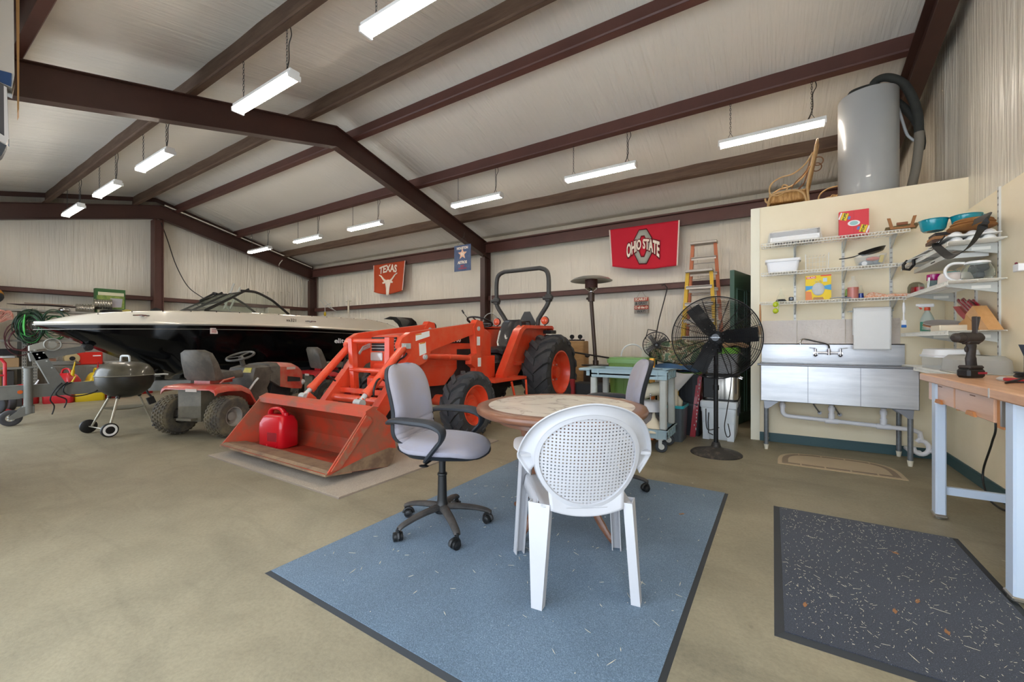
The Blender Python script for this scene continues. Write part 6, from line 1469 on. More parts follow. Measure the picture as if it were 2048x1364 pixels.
b = B(); b.grid(lambda u, v: (-.2 + .4 * u, -.15 + .3 * v, .07 * math.sin(PI * u) * (1 - (2 * v - 1) ** 4) + .015 * math.sin(12 * u + 5 * v)), 24, 14); b.grid(lambda u, v: (-.2 + .4 * u, -.15 + .3 * v, -.01), 3, 3)
single('tan_jacket', b, mat('tan_cloth', '#a5825c', .9, col2='#6e5a48', nscale=7, namt=.8), 'tan jacket heaped on the lime lidded tub behind the fan', 'jacket', loc=(-.44, 5.68, 1.105))
b = B(); b.bb((-.33, 5.46, 0), (-.235, 5.70, .02)) if False else None
# plywood case, dolly, jack and shaft behind the tractor wheel
t = thing('plywood_box', 'tall tan plywood box near the back wall right of the tractor', 'box', (-3.42, 7.95, 0), 0)
M_ply = mat('tan_plywood', '#c29a68', .6, col2='#a9804f', nscale=4, namt=.8, stretch=(1, 1, 3))
b = B(); b.loft([[(x, y, z) for x, y in rrect(w_, d_, .04)] for w_, d_, z in ((.44, .35, .0), (.40, .32, .6), (.38, .30, 1.16), (.36, .28, 1.17))]); obj('box_body', b, M_ply, t)
t = thing('caster_dolly', 'little black dolly with two casters up on the plywood box', 'dolly', (-3.42, 7.92, 1.172), 0)
b = B(); b.bb((-.13, -.1, 0), (.13, .1, .03)); obj('dolly_board', b, M_tool, t)
for x in (-.09, .09): b = B(); b.cyl((x, -.06, .085), (x, -.03, .085), .045, n=20); b.bb((x - .01, -.055, .03), (x + .01, -.035, .08)); obj('caster', b, M_black, t)
b = B(); b.tube([(-3.25, 7.4, .95), (-2.45, 7.2, .86)], .016, 8); b.ell((-2.95, 7.32, .89), (.05, .03, .03)); b.tube([(-2.45, 7.2, .86), (-2.30, 7.2, .0)], .014, 8); single('trimmer_shaft', b, M_iron, 'slim dark string trimmer shaft crossing behind the cart', 'trimmer')
t = thing('floor_jack', 'low red and black floor jack on the floor behind the tractor wheel', 'jack', (-3.0, 6.7, 0), 0)
b = B(); b.bb((-.25, -.12, .05), (.35, .12, .14), bev=.02); obj('jack_frame', b, M_iron, t); b = B(); b.bb((-.02, -.03, .12), (.06, .03, .50)); obj('jack_arm', b, mat('jack_red', '#9c2a2a', .5), t); b = B(); b.tube([(-.2, 0, .14), (-.25, 0, .3), (-.1, 0, .55)], .015, 8); obj('pump_handle', b, M_iron, t)
b = B(); b.bb((-.3, -.2, 0), (.4, .2, .42)); single('black_crate', b, mat('black_crate', '#25282a', .6), 'black crate on the floor behind the red jack', 'crate', loc=(-2.75, 7.0, 0), bevel=.01)

# ============================================================ ORANGE LOADER TRACTOR (front end towards the door side)
def dirty(name, c, dust, amt, rough=.35, scale=5, coat=.2, lo=.42, hi=.62):
    return mat(name, c, rough, col2=dust, nscale=scale, namt=amt, coat=coat, contrast=(lo, hi))
M_or = dirty('tractor_orange', '#e04524', '#dd6443', .6, .35)
M_ordull = dirty('worn_bucket_orange', '#bf4a30', '#8a5a44', .8, .55, 3.5, 0, .45, .6)
M_buckin = dirty('muddy_bucket_inside', '#a83418', '#6e4630', .8, .6, 4, 0, .40, .62)
M_mud = dirty('dried_mud', '#8e7458', '#6b5140', .8, .8, 6, 0)
M_tire = dirty('tractor_tyre', '#333336', '#4c4a48', .6, .75, 4, 0)
M_seat = mat('black_vinyl_seat', '#222226', .35, coat=.2)
M_eng = mat('engine_black', '#1f1f20', .6, col2='#34302c', nscale=9)
def tyre(b, c, ax, R_, w, rim, k=1.0):
    h = w / 2
    b.lathe([(rim, -h * .72), (rim * 1.02, -h * .86), (rim + (R_ - rim) * .45, -h), (rim + (R_ - rim) * .82, -h * .96), (R_ * .97, -h * .80), (R_, -h * .45), (R_ * 1.003, 0), (R_, h * .45), (R_ * .97, h * .80), (rim + (R_ - rim) * .82, h * .96), (rim + (R_ - rim) * .45, h), (rim * 1.02, h * .86), (rim, h * .72), (rim * .96, 0), (rim, -h * .72)], c, 64, axis=ax)
def lugs(b, c, ax, R_, w, n, lh=.035, lw=.05):
    # ax along X; bars slant from the shoulder to the centre
    ax = Vector(ax).normalized(); q = ax.to_track_quat('Z', 'Y').to_matrix(); c = Vector(c)
    def P(a, x, r): return c + q @ Vector((r * math.cos(a), r * math.sin(a), x))
    for s in (-1, 1):
        for i in range(n):
            a0 = 2 * PI * (i + (.5 if s > 0 else 0)) / n; secs = []
            for k in range(5):
                f = k / 4; x = s * w * (.50 - .50 * f); a = a0 + .24 * f * (20 / n); r0 = R_ * (.93 if k == 0 else .985); r1 = R_ + lh * (.1 if k == 0 else 1) - (.01 if k == 4 else 0); da = lw / R_ / 2
                if k == 0: r1 = R_ * 1.0
                secs.append([P(a - da, x, r0), P(a - da * .8, x, r1), P(a + da * .8, x, r1), P(a + da, x, r0)])
            secs.insert(0, [P(a0 - lw / R_ / 2, s * w * .52, R_ * .84), P(a0 - lw / R_ / 3, s * w * .545, R_ * .88), P(a0 + lw / R_ / 3, s * w * .545, R_ * .88), P(a0 + lw / R_ / 2, s * w * .52, R_ * .84)])
            b.loft(secs)
TX = -3.90
t = thing('loader_tractor', 'orange tractor with front loader, roll bar and big black tyres', 'tractor', (TX, 5.2, 0), 0)
TR = t
def W(n, b, m, p=None, **k): return obj(n, b, m, p or t, world=True, **k)
for s in (1, -1):
    for nm, Yc, R_, w, rim, xo, n in (('rear_wheel', 6.33, .60, .46, .36, .68, 15), ('front_wheel', 3.95, .37, .28, .235, .78, 13)):
        xc = TX + s * xo; b = B(); c = (xc, Yc, R_ + (.040 if nm[0] == 'r' else .032)); tyre(b, c, (1, 0, 0), R_, w, rim); lugs(b, c, (1, 0, 0), R_, w, n, .042 if nm[0] == 'r' else .034, .12 if nm[0] == 'r' else .085); wh = W(nm, b, M_tire)
        b = B(); h = s * w / 2; ax = (1, 0, 0)
        b.lathe([(rim * 1.03, h * .88), (rim * .97, h * .90), (rim * .90, h * .60), (rim * .86, h * .25), (rim * .55, h * .10), (rim * .50, h * .28), (rim * .30, h * .34), (rim * .26, h * .62), (0, h * .66)], c, 48, axis=ax)
        rm = W('wheel_rim', b, M_or, wh)
        for k in range(6):
            a = 2 * PI * k / 6; q = Vector((0, math.cos(a), math.sin(a))) * rim * .40; b = B(); p = Vector(c) + q + Vector((h * .30, 0, 0)); b.cyl(p, p + Vector((s * .022, 0, 0)), .013, n=8); W('lug_nut', b, M_greymetal, wh) if s > 0 and nm[0] == 'r' else None
# axles, engine, chassis
b = B(); b.bb((TX - .26, 3.45, .42), (TX + .26, 5.6, .86), bev=.03); b.bb((TX - .20, 5.4, .40), (TX + .20, 6.6, .95), bev=.05); W('chassis', b, M_eng)
b = B(); b.cyl((TX - .7, 3.95, .42), (TX + .7, 3.95, .42), .07, n=14); b.box((TX, 3.95, .42), (.22, .2, .2), bev=.03); W('front_axle', b, M_or)
b = B(); b.cyl((TX - .6, 6.33, .62), (TX + .6, 6.33, .62), .11, n=16); W('rear_axle', b, M_eng)
# hood
b = B(); S = []
for Y, w_, z0, z1, c_ in ((3.33, .25, .80, 1.16, .05), (3.36, .285, .72, 1.235, .07), (3.7, .30, .70, 1.27, .08), (4.3, .30, .70, 1.30, .08), (4.85, .30, .72, 1.33, .08)):
    S.append([(TX + x, Y, z) for x, z in ((-w_, z0), (w_, z0), (w_, z1 - c_ * 1.2), (w_ - c_ * .5, z1 - c_ * .3), (w_ - c_ * 1.4, z1), (-w_ + c_ * 1.4, z1), (-w_ + c_ * .5, z1 - c_ * .3), (-w_, z1 - c_ * 1.2))])
b.loft(S); W('hood', b, M_or)
b = B(); b.prism([(TX + .296, 3.42, .62), (TX + .296, 4.05, .60), (TX + .296, 4.28, .80), (TX + .296, 4.28, .86), (TX + .296, 3.42, .86)], (.012, 0, 0)); b.prism([(TX - .308, 3.42, .62), (TX - .308, 4.05, .60), (TX - .308, 4.28, .80), (TX - .308, 4.28, .86), (TX - .308, 3.42, .86)], (.012, 0, 0)); b.bb((TX - .3, 3.42, .60), (TX + .3, 3.47, .86)); W('lower_cowl', b, M_or)
b = B()
for s in (-1, 1): b.prism([(TX + s * .302, y, z) for y, z in ((4.10, .60), (4.30, .80), (4.30, 1.06), (4.84, 1.06), (4.84, .50), (4.3, .50))], (s * .008, 0, 0))
W('side_screen', b, M_eng)
b = B(); b.bb((TX + .299, 3.95, 1.14), (TX + .304, 4.80, 1.24)); b.bb((TX - .304, 3.95, 1.14), (TX - .299, 4.80, 1.24)); W('side_stripe', b, M_black)
text('model_number', '4700', .10, M_pw, t, Matrix.Translation((-TX, -5.2, 0)) @ frame((TX + .306, 4.28, 1.19), (0, 1, 0), (0, 0, 1)), .001, bold=.003)
b = B()
for i in range(5): z = 1.05 + .035 * i; b.bb((TX - .21, 3.318, z), (TX + .21, 3.335, z + .026))
W('grille', b, M_eng)
b = B(); 
for i in range(4): z = 1.078 + .035 * i; b.bb((TX - .21, 3.312, z), (TX + .21, 3.325, z + .006))
W('grille_bar', b, M_greymetal)
for s in (-1, 1): b = B(); b.bb((TX + s * .02, 3.305, .93), (TX + s * .225, 3.335, 1.035), bev=.012); W('headlight', b, mat('headlight_glass', '#c9c4bc', .12, trans=.3, coat=.6))
b = B(); b.bb((TX - .18, 3.30, .80), (TX + .18, 3.42, .90), bev=.02); b.bb((TX - .20, 3.22, .62), (TX + .20, 3.42, .76), bev=.03); W('bumper', b, M_or)
# dashboard, steering wheel
b = B(); b.loft([[(TX + x, Y, z) for x, z in ((-w_, .75), (w_, .75), (w_, z1 - .06), (w_ - .08, z1), (-w_ + .08, z1), (-w_, z1 - .06))] for Y, w_, z1 in ((4.85, .30, 1.34), (5.0, .29, 1.38), (5.15, .26, 1.34))]); W('dashboard', b, M_or)
b = B(); sc_ = Vector((TX, 5.22, 1.47)); sa = Vector((0, .35, .94)); b.torus(sc_, .20, .014, axis=sa, n=44)
for a in (90, 210, 330): q = sa.to_track_quat('Z', 'Y').to_matrix(); b.tube([sc_ - sa * .03, sc_ + q @ Vector((.2 * math.cos(R(a)), .2 * math.sin(R(a)), 0))], .011, 6)
b.cyl(sc_ - sa * .25, sc_ - sa * .02, .02); W('steering_wheel', b, M_black)
b = B(); b.tube([(TX + .14, 4.95, 1.34), (TX + .02, 4.80, 1.58)], .005, 6); b.tube([(TX + .02, 4.80, 1.58), (TX, 4.78, 1.63)], .012, 6); W('throttle_lever', b, M_black)
# seat
b = B(); b.loft([[(TX + x, Y, z) for x, z in ((-w_, z0), (w_, z0), (w_ + .01, (z0 + z1) / 2), (w_ - .04, z1), (0, z1 - .02), (-w_ + .04, z1), (-w_ - .01, (z0 + z1) / 2))] for Y, w_, z0, z1 in ((5.50, .17, .98, 1.04), (5.54, .22, .95, 1.07), (5.8, .25, .95, 1.07), (6.1, .24, .96, 1.09))])
W('seat_cushion', b, M_seat)
b = B(); b.loft([[(TX + x, y, z) for x, y in ((-w_, y0 - .05), (-w_ * .6, y0 + .0), (0, y0 + .015), (w_ * .6, y0), (w_, y0 - .05), (w_, y1), (0, y1 + .03), (-w_, y1))] for z, w_, y0, y1 in ((1.03, .20, 6.06, 6.14), (1.15, .24, 6.09, 6.20), (1.35, .235, 6.16, 6.28), (1.50, .20, 6.22, 6.32), (1.55, .13, 6.25, 6.30))]); W('seat_back', b, M_seat)
b = B(); b.bb((TX - .22, 5.55, .80), (TX + .22, 6.1, .95), bev=.03); W('seat_base', b, M_eng)
for s in (-1, 1): b = B(); b.tube([(TX + s * .28, 5.9, .98), (TX + s * .29, 5.8, 1.12)], .008, 6); b.ell((TX + s * .29, 5.79, 1.14), .028, 12, 8); W('knob_lever', b, mat('red_knob', '#c8281c', .4))
# fenders
for s in (1, -1):
    P_ = [(5.10, .60), (5.20, .60), (5.56, 1.12), (5.68, 1.30), (5.80, 1.375), (6.74, 1.395), (6.78, 1.36), (6.80, 1.41), (6.74, 1.445), (5.76, 1.43), (5.60, 1.35), (5.46, 1.16), (5.10, .66)]
    x0 = TX + s * .38
    b = B(); b.prism([(x0, y, z) for y, z in P_], (s * .13, 0, 0)); W('fender', b, M_or)
    b = B(); b.prism([(x0, y, z) for y, z in ((5.12, .60), (5.7, .60), (6.0, .85), (6.6, .85), (6.74, 1.40), (5.80, 1.40), (5.58, 1.26), (5.2, .66))], (s * .012, 0, 0)); W('fender_side', b, M_or)
    b = B(); b.bb((x0 + s * .0, 6.60, 1.30), (x0 + s * .17, 6.82, 1.365), bev=.01); W('tail_lamp', b, M_black)
    b = B(); p = Vector((TX + s * .51, 6.45, 1.53)); b.cyl(p + Vector((0, -.03, 0)), p + Vector((0, .03, 0)), .068, n=28); b.ell(p + Vector((0, -.03, 0)), (.06, .02, .06), 20, 8); lp = W('warning_lamp', b, mat('amber_lens', '#e0572a', .25, coat=.5))
    b = B(); b.cyl(p - Vector((0, 0, .10)), p - Vector((0, 0, .06)), .012, n=8); b.torus(p, .070, .008, axis=(0, 1, 0), n=28); W('lamp_ring', b, M_black, lp)
    b = B(); b.tube([(TX + s * .46, 5.72, 1.36), (TX + s * .44, 5.74, 1.48), (TX + s * .44, 6.02, 1.50), (TX + s * .44, 6.06, 1.42)], .014, 8); W('grab_handle', b, M_black)
    b = B(); b.bb((TX + s * .25, 4.75, .58), (TX + s * .62, 5.62, .62)); b.bb((TX + s * .25, 4.75, .62), (TX + s * .30, 5.2, .95)); W('footplate', b, M_or)
    b = B(); b.tube([(TX + s * .70, 5.05, .58), (TX + s * .74, 5.10, .30), (TX + s * .74, 5.42, .30), (TX + s * .70, 5.46, .58)], .018, 6); b.bb((TX + s * .64, 5.08, .285), (TX + s * .80, 5.44, .31)); W('step', b, M_or)
b = B(); b.bb((TX - .44, 5.6, .78), (TX + .44, 6.55, .84)); W('deck_plate', b, M_or)
# ROPS
b = B(); M_rops = mat('dusty_black_rops', '#3a3a38', .5, col2='#4c4a46', nscale=6)
hw = .555
P_ = bez([(TX - .33, 6.50, .9), (TX - .34, 6.50, 1.48), (TX - .38, 6.50, 1.60), (TX - hw + .02, 6.50, 1.82), (TX - hw, 6.50, 1.95), (TX - hw, 6.50, 2.28), (TX - hw + .05, 6.50, 2.42), (TX - hw + .18, 6.50, 2.475)], 5)
P2 = [Vector((2 * TX - p.x, p.y, p.z)) for p in P_[::-1]]
b.tube(P_ + P2, .040, 12); W('roll_bar', b, M_rops)
for s in (-1, 1): b = B(); x = TX + s * hw; b.box((x, 6.5, 1.93), (.11, .10, .13), bev=.015); b.cyl((x - .09, 6.47, 1.93), (x + .09, 6.47, 1.93), .035, n=16); W('roll_bar_hinge', b, M_rops)
b = B(); b.prism([(TX - .14, 6.68, 1.42), (TX + .16, 6.68, 1.42), (TX + .20, 6.68, 1.50), (TX + .07, 6.68, 1.72), (TX - .05, 6.68, 1.72), (TX - .18, 6.68, 1.50)], (0, .01, 0)); W('rear_sign_back', b, M_rops)
# loader arms
for s in (1, -1):
    xa = TX + s * .45; w_ = .075
    P_ = [(3.12, 1.13), (3.16, 1.20), (3.28, 1.265), (3.55, 1.30), (4.46, 1.415), (4.56, 1.39), (4.58, 1.33), (4.50, 1.28), (3.74, 1.09), (3.60, 1.05), (3.60, 1.03), (3.53, .93), (3.34, .86), (3.27, .90), (3.26, 1.02), (3.20, 1.06), (3.13, 1.09)]
    b = B(); b.prism([(xa - w_ / 2, y, z) for y, z in P_], (w_, 0, 0)); arm = W('loader_arm', b, M_or)
    b = B(); b.prism([(xa - .05, y, z) for y, z in ((3.27, 1.02), (3.40, .90), (2.90, .36), (2.84, .20), (2.76, .17), (2.72, .24), (2.76, .42))], (.10, 0, 0)); W('lower_arm', b, M_or)
    for pt in ((3.19, 1.115), (3.50, .985), (4.52, 1.34)): b = B(); b.cyl((xa - .06, *pt), (xa + .06, *pt), .030, n=14); b.cyl((xa - .07, *pt), (xa + .07, *pt), .014, n=10); W('pivot_pin', b, M_greymetal)
    b = B(); b.bb((xa + s * .045, 3.145, 1.085), (xa + s * .055, 3.27, 1.145)) ; W('pin_strap', b, M_greymetal)
    # bucket (dump) cylinder outside, lift cylinder under the arm
    b = B(); c1, c0 = Vector((xa + s * .02, 3.19, 1.10)), Vector((xa + s * .02, 2.62, .56)); b.cyl(c1 - (c1 - c0) * .0, c0 + (c1 - c0) * .14, .044, n=16); b.cyl(c0 + (c1 - c0) * .13, c0 + (c1 - c0) * .19, .050, n=16); W('bucket_cylinder', b, M_or)
    b = B(); b.cyl(c0, c0 + (c1 - c0) * .15, .026, n=12); b.cyl(c0 - Vector((.05, 0, 0)), c0 + Vector((.05, 0, 0)), .04, n=14); W('cylinder_rod', b, M_greymetal)
    b = B(); b.cyl((xa, 3.58, .99), (xa, 4.44, .94), .036, n=16); b.cyl((xa, 3.95, .968), (xa, 3.99, .966), .040, n=16); W('lift_cylinder', b, M_or)
    # mast
    b = B(); b.prism([(xa - .05, y, z) for y, z in ((4.42, 1.36), (4.50, 1.46), (4.62, 1.44), (4.66, 1.32), (4.58, 1.02), (4.62, .60), (4.78, .50), (4.78, .40), (4.45, .40), (4.47, .80), (4.36, .86), (4.36, .96), (4.48, 1.0))], (.10, 0, 0)); b.bb((min(xa, TX + s * .26), 4.45, .42), (max(xa, TX + s * .26), 4.72, .62)); ms = W('loader_mast', b, M_or)
    # hydraulic pipes on the inner face
    for k in range(4):
        o = .016 * k; x = xa - s * .045
        b = B(); b.tube([(x, 4.3 - o, 1.30 - o), (x, 3.62, 1.20 - o), (x, 3.34 - o * .2, 1.10 - o), (x, 3.0 + o, .66 - o * .4), (x, 2.95 + o, .60 - o * .4)], .005, 5); W('hydraulic_pipe', b, M_greymetal)
    b = B(); b.tube(bez([(xa, 3.02, .68), (xa + s * .03, 2.92, .76), (xa + s * .06, 2.82, .78), (xa + s * .07, 2.76, .70), (xa + s * .06, 2.76, .62)], 5), .010, 8); W('hydraulic_hose', b, M_black)
    b = B(); b.tube(bez([(xa, 3.08, .84), (xa - s * .0, 3.12, .94), (xa + s * .05, 3.18, 1.0), (xa + s * .06, 3.2, 1.04)], 5), .010, 8); W('hydraulic_hose', b, M_black)
    if s > 0:
        for nm, c4 in (('warning_label', ((3.36, 1.17), (3.585, 1.225), (3.58, 1.29), (3.36, 1.245))), ('warning_label', ((3.42, 1.0), (3.53, 1.03), (3.52, 1.16), (3.41, 1.145)))):
            b = B(); b.prism([(xa + w_ / 2, y, z) for y, z in c4], (.0015, 0, 0)); lb = W(nm, b, M_label)
            b = B(); b.prism([(xa + w_ / 2 + .0015, y, z) for y, z in ((c4[0][0], c4[3][1] - .012), (c4[0][0] + .09, c4[3][1] + .0), (c4[0][0] + .09, c4[3][1] + .014), (c4[0][0], c4[3][1]))], (.001, 0, 0)); W('label_header', b, mat('label_amber', '#e08a1c', .5), lb)
        for y, z in ((4.52, 1.17), (4.54, .88)): b = B(); b.bb((xa + .05, y - .035, z - .06), (xa + .052, y + .035, z + .06)); W('warning_label', b, M_label, ms)
b = B(); b.cyl((TX - .45, 2.95, .52), (TX + .45, 2.95, .52), .045, n=18); W('cross_tube', b, M_or)
b = B(); b.bb((TX - .45, 3.02, .575), (TX + .45, 3.05, .63)); W('cross_plate', b, M_or)
# grille guard
b = B(); gx0, gx1 = TX - .36, TX + .27
b.cyl((gx0, 3.16, 1.17), (gx1, 3.16, 1.17), .026, n=12); W('guard_bar', b, M_or)
b = B(); b.cyl((gx0, 3.14, .83), (gx1, 3.14, .83), .028, n=12); W('guard_bar', b, M_or)
b = B(); b.bb((gx1 - .02, 3.12, .42), (gx1 + .055, 3.19, 1.21)); W('guard_post', b, M_or)
b = B(); b.prism([(gx0 - .04, 3.12, 1.20), (gx0 + .03, 3.12, 1.20), (gx0 + .10, 3.12, .42), (gx0 + .03, 3.12, .42)], (0, .07, 0)); W('guard_post', b, M_or)
# bucket
bx0, bx1 = -4.80, -3.00
outer = [(1.98, .095), (2.60, .012), (2.66, .05), (2.70, .16), (2.66, .36), (2.58, .48), (2.46, .565)]
inner = [(2.46, .548), (2.565, .47), (2.64, .35), (2.675, .17), (2.64, .075), (2.59, .035), (2.02, .112)]
b = B(); b.prism([(bx0 + .01, y, z) for y, z in outer + inner[:-1] + [(1.98, .11)]], (bx1 - bx0 - .02, 0, 0)); bk = W('bucket_shell', b, M_buckin, smooth=False)
b = B(); b.prism([(bx0, y, z) for y, z in ((1.975, .088), (2.22, .058), (2.22, .098), (2.02, .124), (1.975, .104))], (bx1 - bx0, 0, 0)); W('cutting_edge', b, M_mud, bk, smooth=False)
b = B(); b.prism([(bx0, y, z) for y, z in ((2.36, .556), (2.36, .50), (2.375, .50), (2.385, .545), (2.47, .555), (2.50, .575), (2.44, .59))], (bx1 - bx0, 0, 0)); W('top_lip', b, M_ordull, bk, smooth=False)
for x, s in ((bx0, -1), (bx1 - .014, 1)):
    b = B(); b.prism([(x, y, z) for y, z in [(1.985, .10), (2.38, .56), (2.44, .585)] + [(y, z) for y, z in outer[::-1]][:-1]], (.014, 0, 0)); W('bucket_side', b, M_ordull, bk, smooth=False)
    b = B(); xx = bx1 if s > 0 else bx0 - .012; b.prism([(xx, y, z) for y, z in ((2.02, .12), (2.10, .12), (2.42, .46), (2.40, .50), (2.36, .52))], (.012, 0, 0)); W('side_gusset', b, dirty('gusset_dust', '#b9452c', '#8c7158', .8, .6, 12, 0), bk, smooth=False)
    b = B(); xx = bx1 - .012 + .0125 if s > 0 else bx0 - .001; b.prism([(xx, y, z) for y, z in ((2.02, .097), (2.60, .014), (2.66, .05), (2.70, .16), (2.62, .185), (2.35, .16), (2.15, .125))], (.001, 0, 0)); W('mud_band', b, M_mud, bk, smooth=False)
for x in (TX - .45, TX + .45): b = B(); b.prism([(x - .05, y, z) for y, z in ((2.712, .10), (2.80, .18), (2.80, .32), (2.72, .54), (2.64, .61), (2.595, .50), (2.68, .36))], (.02, 0, 0)); b.prism([(x + .03, y, z) for y, z in ((2.712, .10), (2.80, .18), (2.80, .32), (2.72, .54), (2.64, .61), (2.595, .50), (2.68, .36))], (.02, 0, 0)); W('bucket_bracket', b, M_or, bk, smooth=False)
# petrol can in the bucket
t = thing('fuel_can', 'red plastic fuel can standing in the loader bucket', 'fuel can', (-4.40, 2.36, .066), R(12))
M_can = mat('red_can_plastic', '#c4101e', .3, coat=.35)
b = B(); b.loft([[(x, y, z) for x, y in rrect(w_, d_, .05, 5)] for w_, d_, z in ((.32, .22, .0), (.335, .235, .012), (.34, .235, .20), (.335, .23, .25), (.28, .19, .315), (.22, .14, .335))]); obj('can_body', b, M_can, t, angle=50)
b = B(); b.tube(bez([(-.12, 0, .30), (-.10, 0, .375), (-.03, 0, .395), (.05, 0, .385), (.11, 0, .31)], 5), .022, 10, flat=(.8, 1.5)); b.cyl((.10, 0, .31), (.10, 0, .355), .03, n=16); obj('handle', b, M_can, t)
b = B(); b.bb((-.02, -.121, .075), (.11, -.1165, .165), bev=.002); obj('recess_panel', b, mat('dark_red_recess', '#8c0c18', .4), t)
b = B(); b.torus((.04, -.118, .05), .07, .008, axis=(0, 1, 0), n=20, a0=PI * 1.05, a1=PI * 1.95); obj('embossed_rim', b, M_can, t)

# ============================================================ LAWN TRACTORS
def mower(label, loc, rz, red, dust, plate):
    t = thing('riding_mower', label, 'mower', loc, rz, None)
    M_r = dirty('mower_red_' + plate, red, dust, .8 if plate == 'a' else .35, .4, 4, .3)
    M_dt = dirty('mower_tyre_' + plate, '#4a443c' if plate == 'a' else '#2b2a26', '#75694f' if plate == 'a' else '#57503e', .8, .85, 5, 0)
    M_dv = dirty('mower_vinyl', '#4a463f', '#6a6255', .7, .6, 5, 0)
    for s in (-1, 1):
        b = B(); c = (s * .39, 0, .25); R_, w_, rim = .24, .22, .115
        tyre(b, c, (1, 0, 0), R_, w_, rim)
        n = 30; q = Vector((1, 0, 0)).to_track_quat('Z', 'Y').to_matrix()
        for i in range(n):
            for j in range(5):
                a = 2 * PI * (i + .5 * (j % 2)) / n; x = (j - 2) * w_ * .17; rr = R_ * (1.0 if abs(j - 2) < 2 else .985)
                pts = []
                for da, dx in ((-.06, -.010), (.06, -.010), (.06, .010), (-.06, .010)): pts.append(Vector(c) + q @ Vector((rr * math.cos(a + da), rr * math.sin(a + da), x + dx)))
                b.prism(pts, q @ Vector((.010 * math.cos(a), .010 * math.sin(a), 0)))
        wh = obj('rear_wheel', b, M_dt, t, smooth=True)
        b = B(); h = s * w_ / 2; b.lathe([(rim * 1.02, h * .85), (rim * .94, h * .84), (rim * .85, h * .3), (rim * .5, h * .2), (rim * .45, h * .5), (rim * .2, h * .55), (0, h * .55)], c, 36, axis=(1, 0, 0)); obj('wheel_rim', b, dirty('mower_rim', '#8c8780', '#a09684', .5, .4), wh)
        b = B(); c = (s * .36, 1.22, .19); tyre(b, c, (1, 0, 0), .185, .15, .09); fw = obj('front_wheel', b, M_dt, t)
        b = B(); b.lathe([(.09, s * .06), (.08, s * .065), (.07, s * .02), (0, s * .03)], c, 28, axis=(1, 0, 0)); obj('wheel_rim', b, dirty('mower_rim', '#8c8780', '#a09684', .5, .4), fw)
    # rear body: fender deck
    b = B(); S = []
    top = [(-.22, .60), (-.18, .63), (-.05, .64), (.15, .625), (.28, .56), (.38, .40), (.44, .33), (.80, .33)]
    for x, k in ((-.36, -.045), (-.345, -.01), (-.29, 0), (.36, 0), (.425, -.01), (.44, -.045)): S.append([(x, y, z + k) for y, z in top] + [(x, y, z + k - .014 if abs(x) < .34 or x == .36 else z + k - .035) for y, z in top[::-1]])
    b.loft(S); obj('fender_deck', b, M_r, t, angle=50)
    b = B(); b.bb((-.17, -.16, .20), (.17, .05, .60)); b.bb((-.1, -.24, .22), (.12, -.14, .245)); b.bb((-.16, -.05, .28), (.16, 1.25, .36)); obj('frame', b, dirty('mower_frame', '#57503f', '#6e6450', .7, .8), t)
    b = B(); b.cyl((-.3, 0, .25), (.3, 0, .25), .05, n=12); b.box((0, .02, .27), (.2, .2, .16), bev=.03); obj('transaxle', b, M_eng, t)
    # seat
    b = B(); b.T = Matrix.Translation((0, .13, 0)); b.loft([[(x, y, z) for x, y in ((-w_, y0), (-w_ * .7, y0 - .035), (w_ * .7, y0 - .035), (w_, y0), (w_, y1 - .05), (w_ * .6, y1), (-w_ * .6, y1), (-w_, y1 - .05))] for z, w_, y0, y1 in ((.68, .21, -.14, -.02), (.72, .235, -.16, .0), (.90, .235, -.20, -.07), (1.02, .205, -.235, -.12), (1.06, .13, -.24, -.16))]); obj('seat_back', b, M_dv, t, angle=50)
    b = B(); b.T = Matrix.Translation((0, .12, 0)); b.loft([[(x, y, z) for x, z in ((-w_, .69), (w_, .69), (w_ + .01, .73), (w_ - .02, z1), (0, z1 - .015), (-w_ + .02, z1), (-w_ - .01, .73))] for y, w_, z1 in ((-.12, .22, .77), (.15, .225, .785), (.28, .20, .79), (.32, .16, .755))]); obj('seat_cushion', b, M_dv, t, angle=50)
    b = B(); b.T = Matrix.Translation((0, .12, 0)); b.bb((-.12, -.12, .635), (.12, .2, .69)); b.tube([(.2, -.05, .64), (.25, -.05, .68), (.25, .1, .70)], .012, 6); obj('seat_bracket', b, M_r, t)
    # dash, column, wheel
    b = B(); b.loft([[(x, y, z) for x, y in ((-w_, y0), (w_, y0), (w_, y1), (-w_, y1))] for z, w_, y0, y1 in ((.33, .20, .60, .86), (.50, .17, .58, .84), (.72, .22, .56, .92), (.80, .21, .60, .92), (.83, .13, .66, .86))]); obj('dash_tower', b, M_dv, t)
    b = B(); b.prism([(.03, .575, .735), (.16, .575, .735), (.15, .60, .80), (.04, .60, .80)], (0, -.01, 0)); obj('yellow_label', b, mat('yellow_sticker', '#c9b51c', .4, col2='#7b7a2a', nscale=40), t)
    b = B(); sc2 = Vector((0, .56, .96)); sa2 = Vector((0, -.34, .94)); q2 = sa2.to_track_quat('Z', 'Y').to_matrix(); b.torus(sc2, .165, .016, axis=sa2, n=36)
    for a in (90, 210, 330): b.tube([sc2, sc2 + q2 @ Vector((.165 * math.cos(R(a)), .165 * math.sin(R(a)), 0))], .014, 6, flat=(.5, 1.5))
    b.cyl(sc2 - sa2 * .14, sc2 - sa2 * .0, .03, n=14); obj('steering_wheel', b, dirty('grey_rubber', '#4b4843', '#605b52', .6, .6), t)
    b = B(); b.tube([(.24, .45, .5), (.25, .55, .62), (.25, .60, .66)], .014, 8); obj('lever', b, M_greymetal, t)
    # hood
    b = B(); S = []
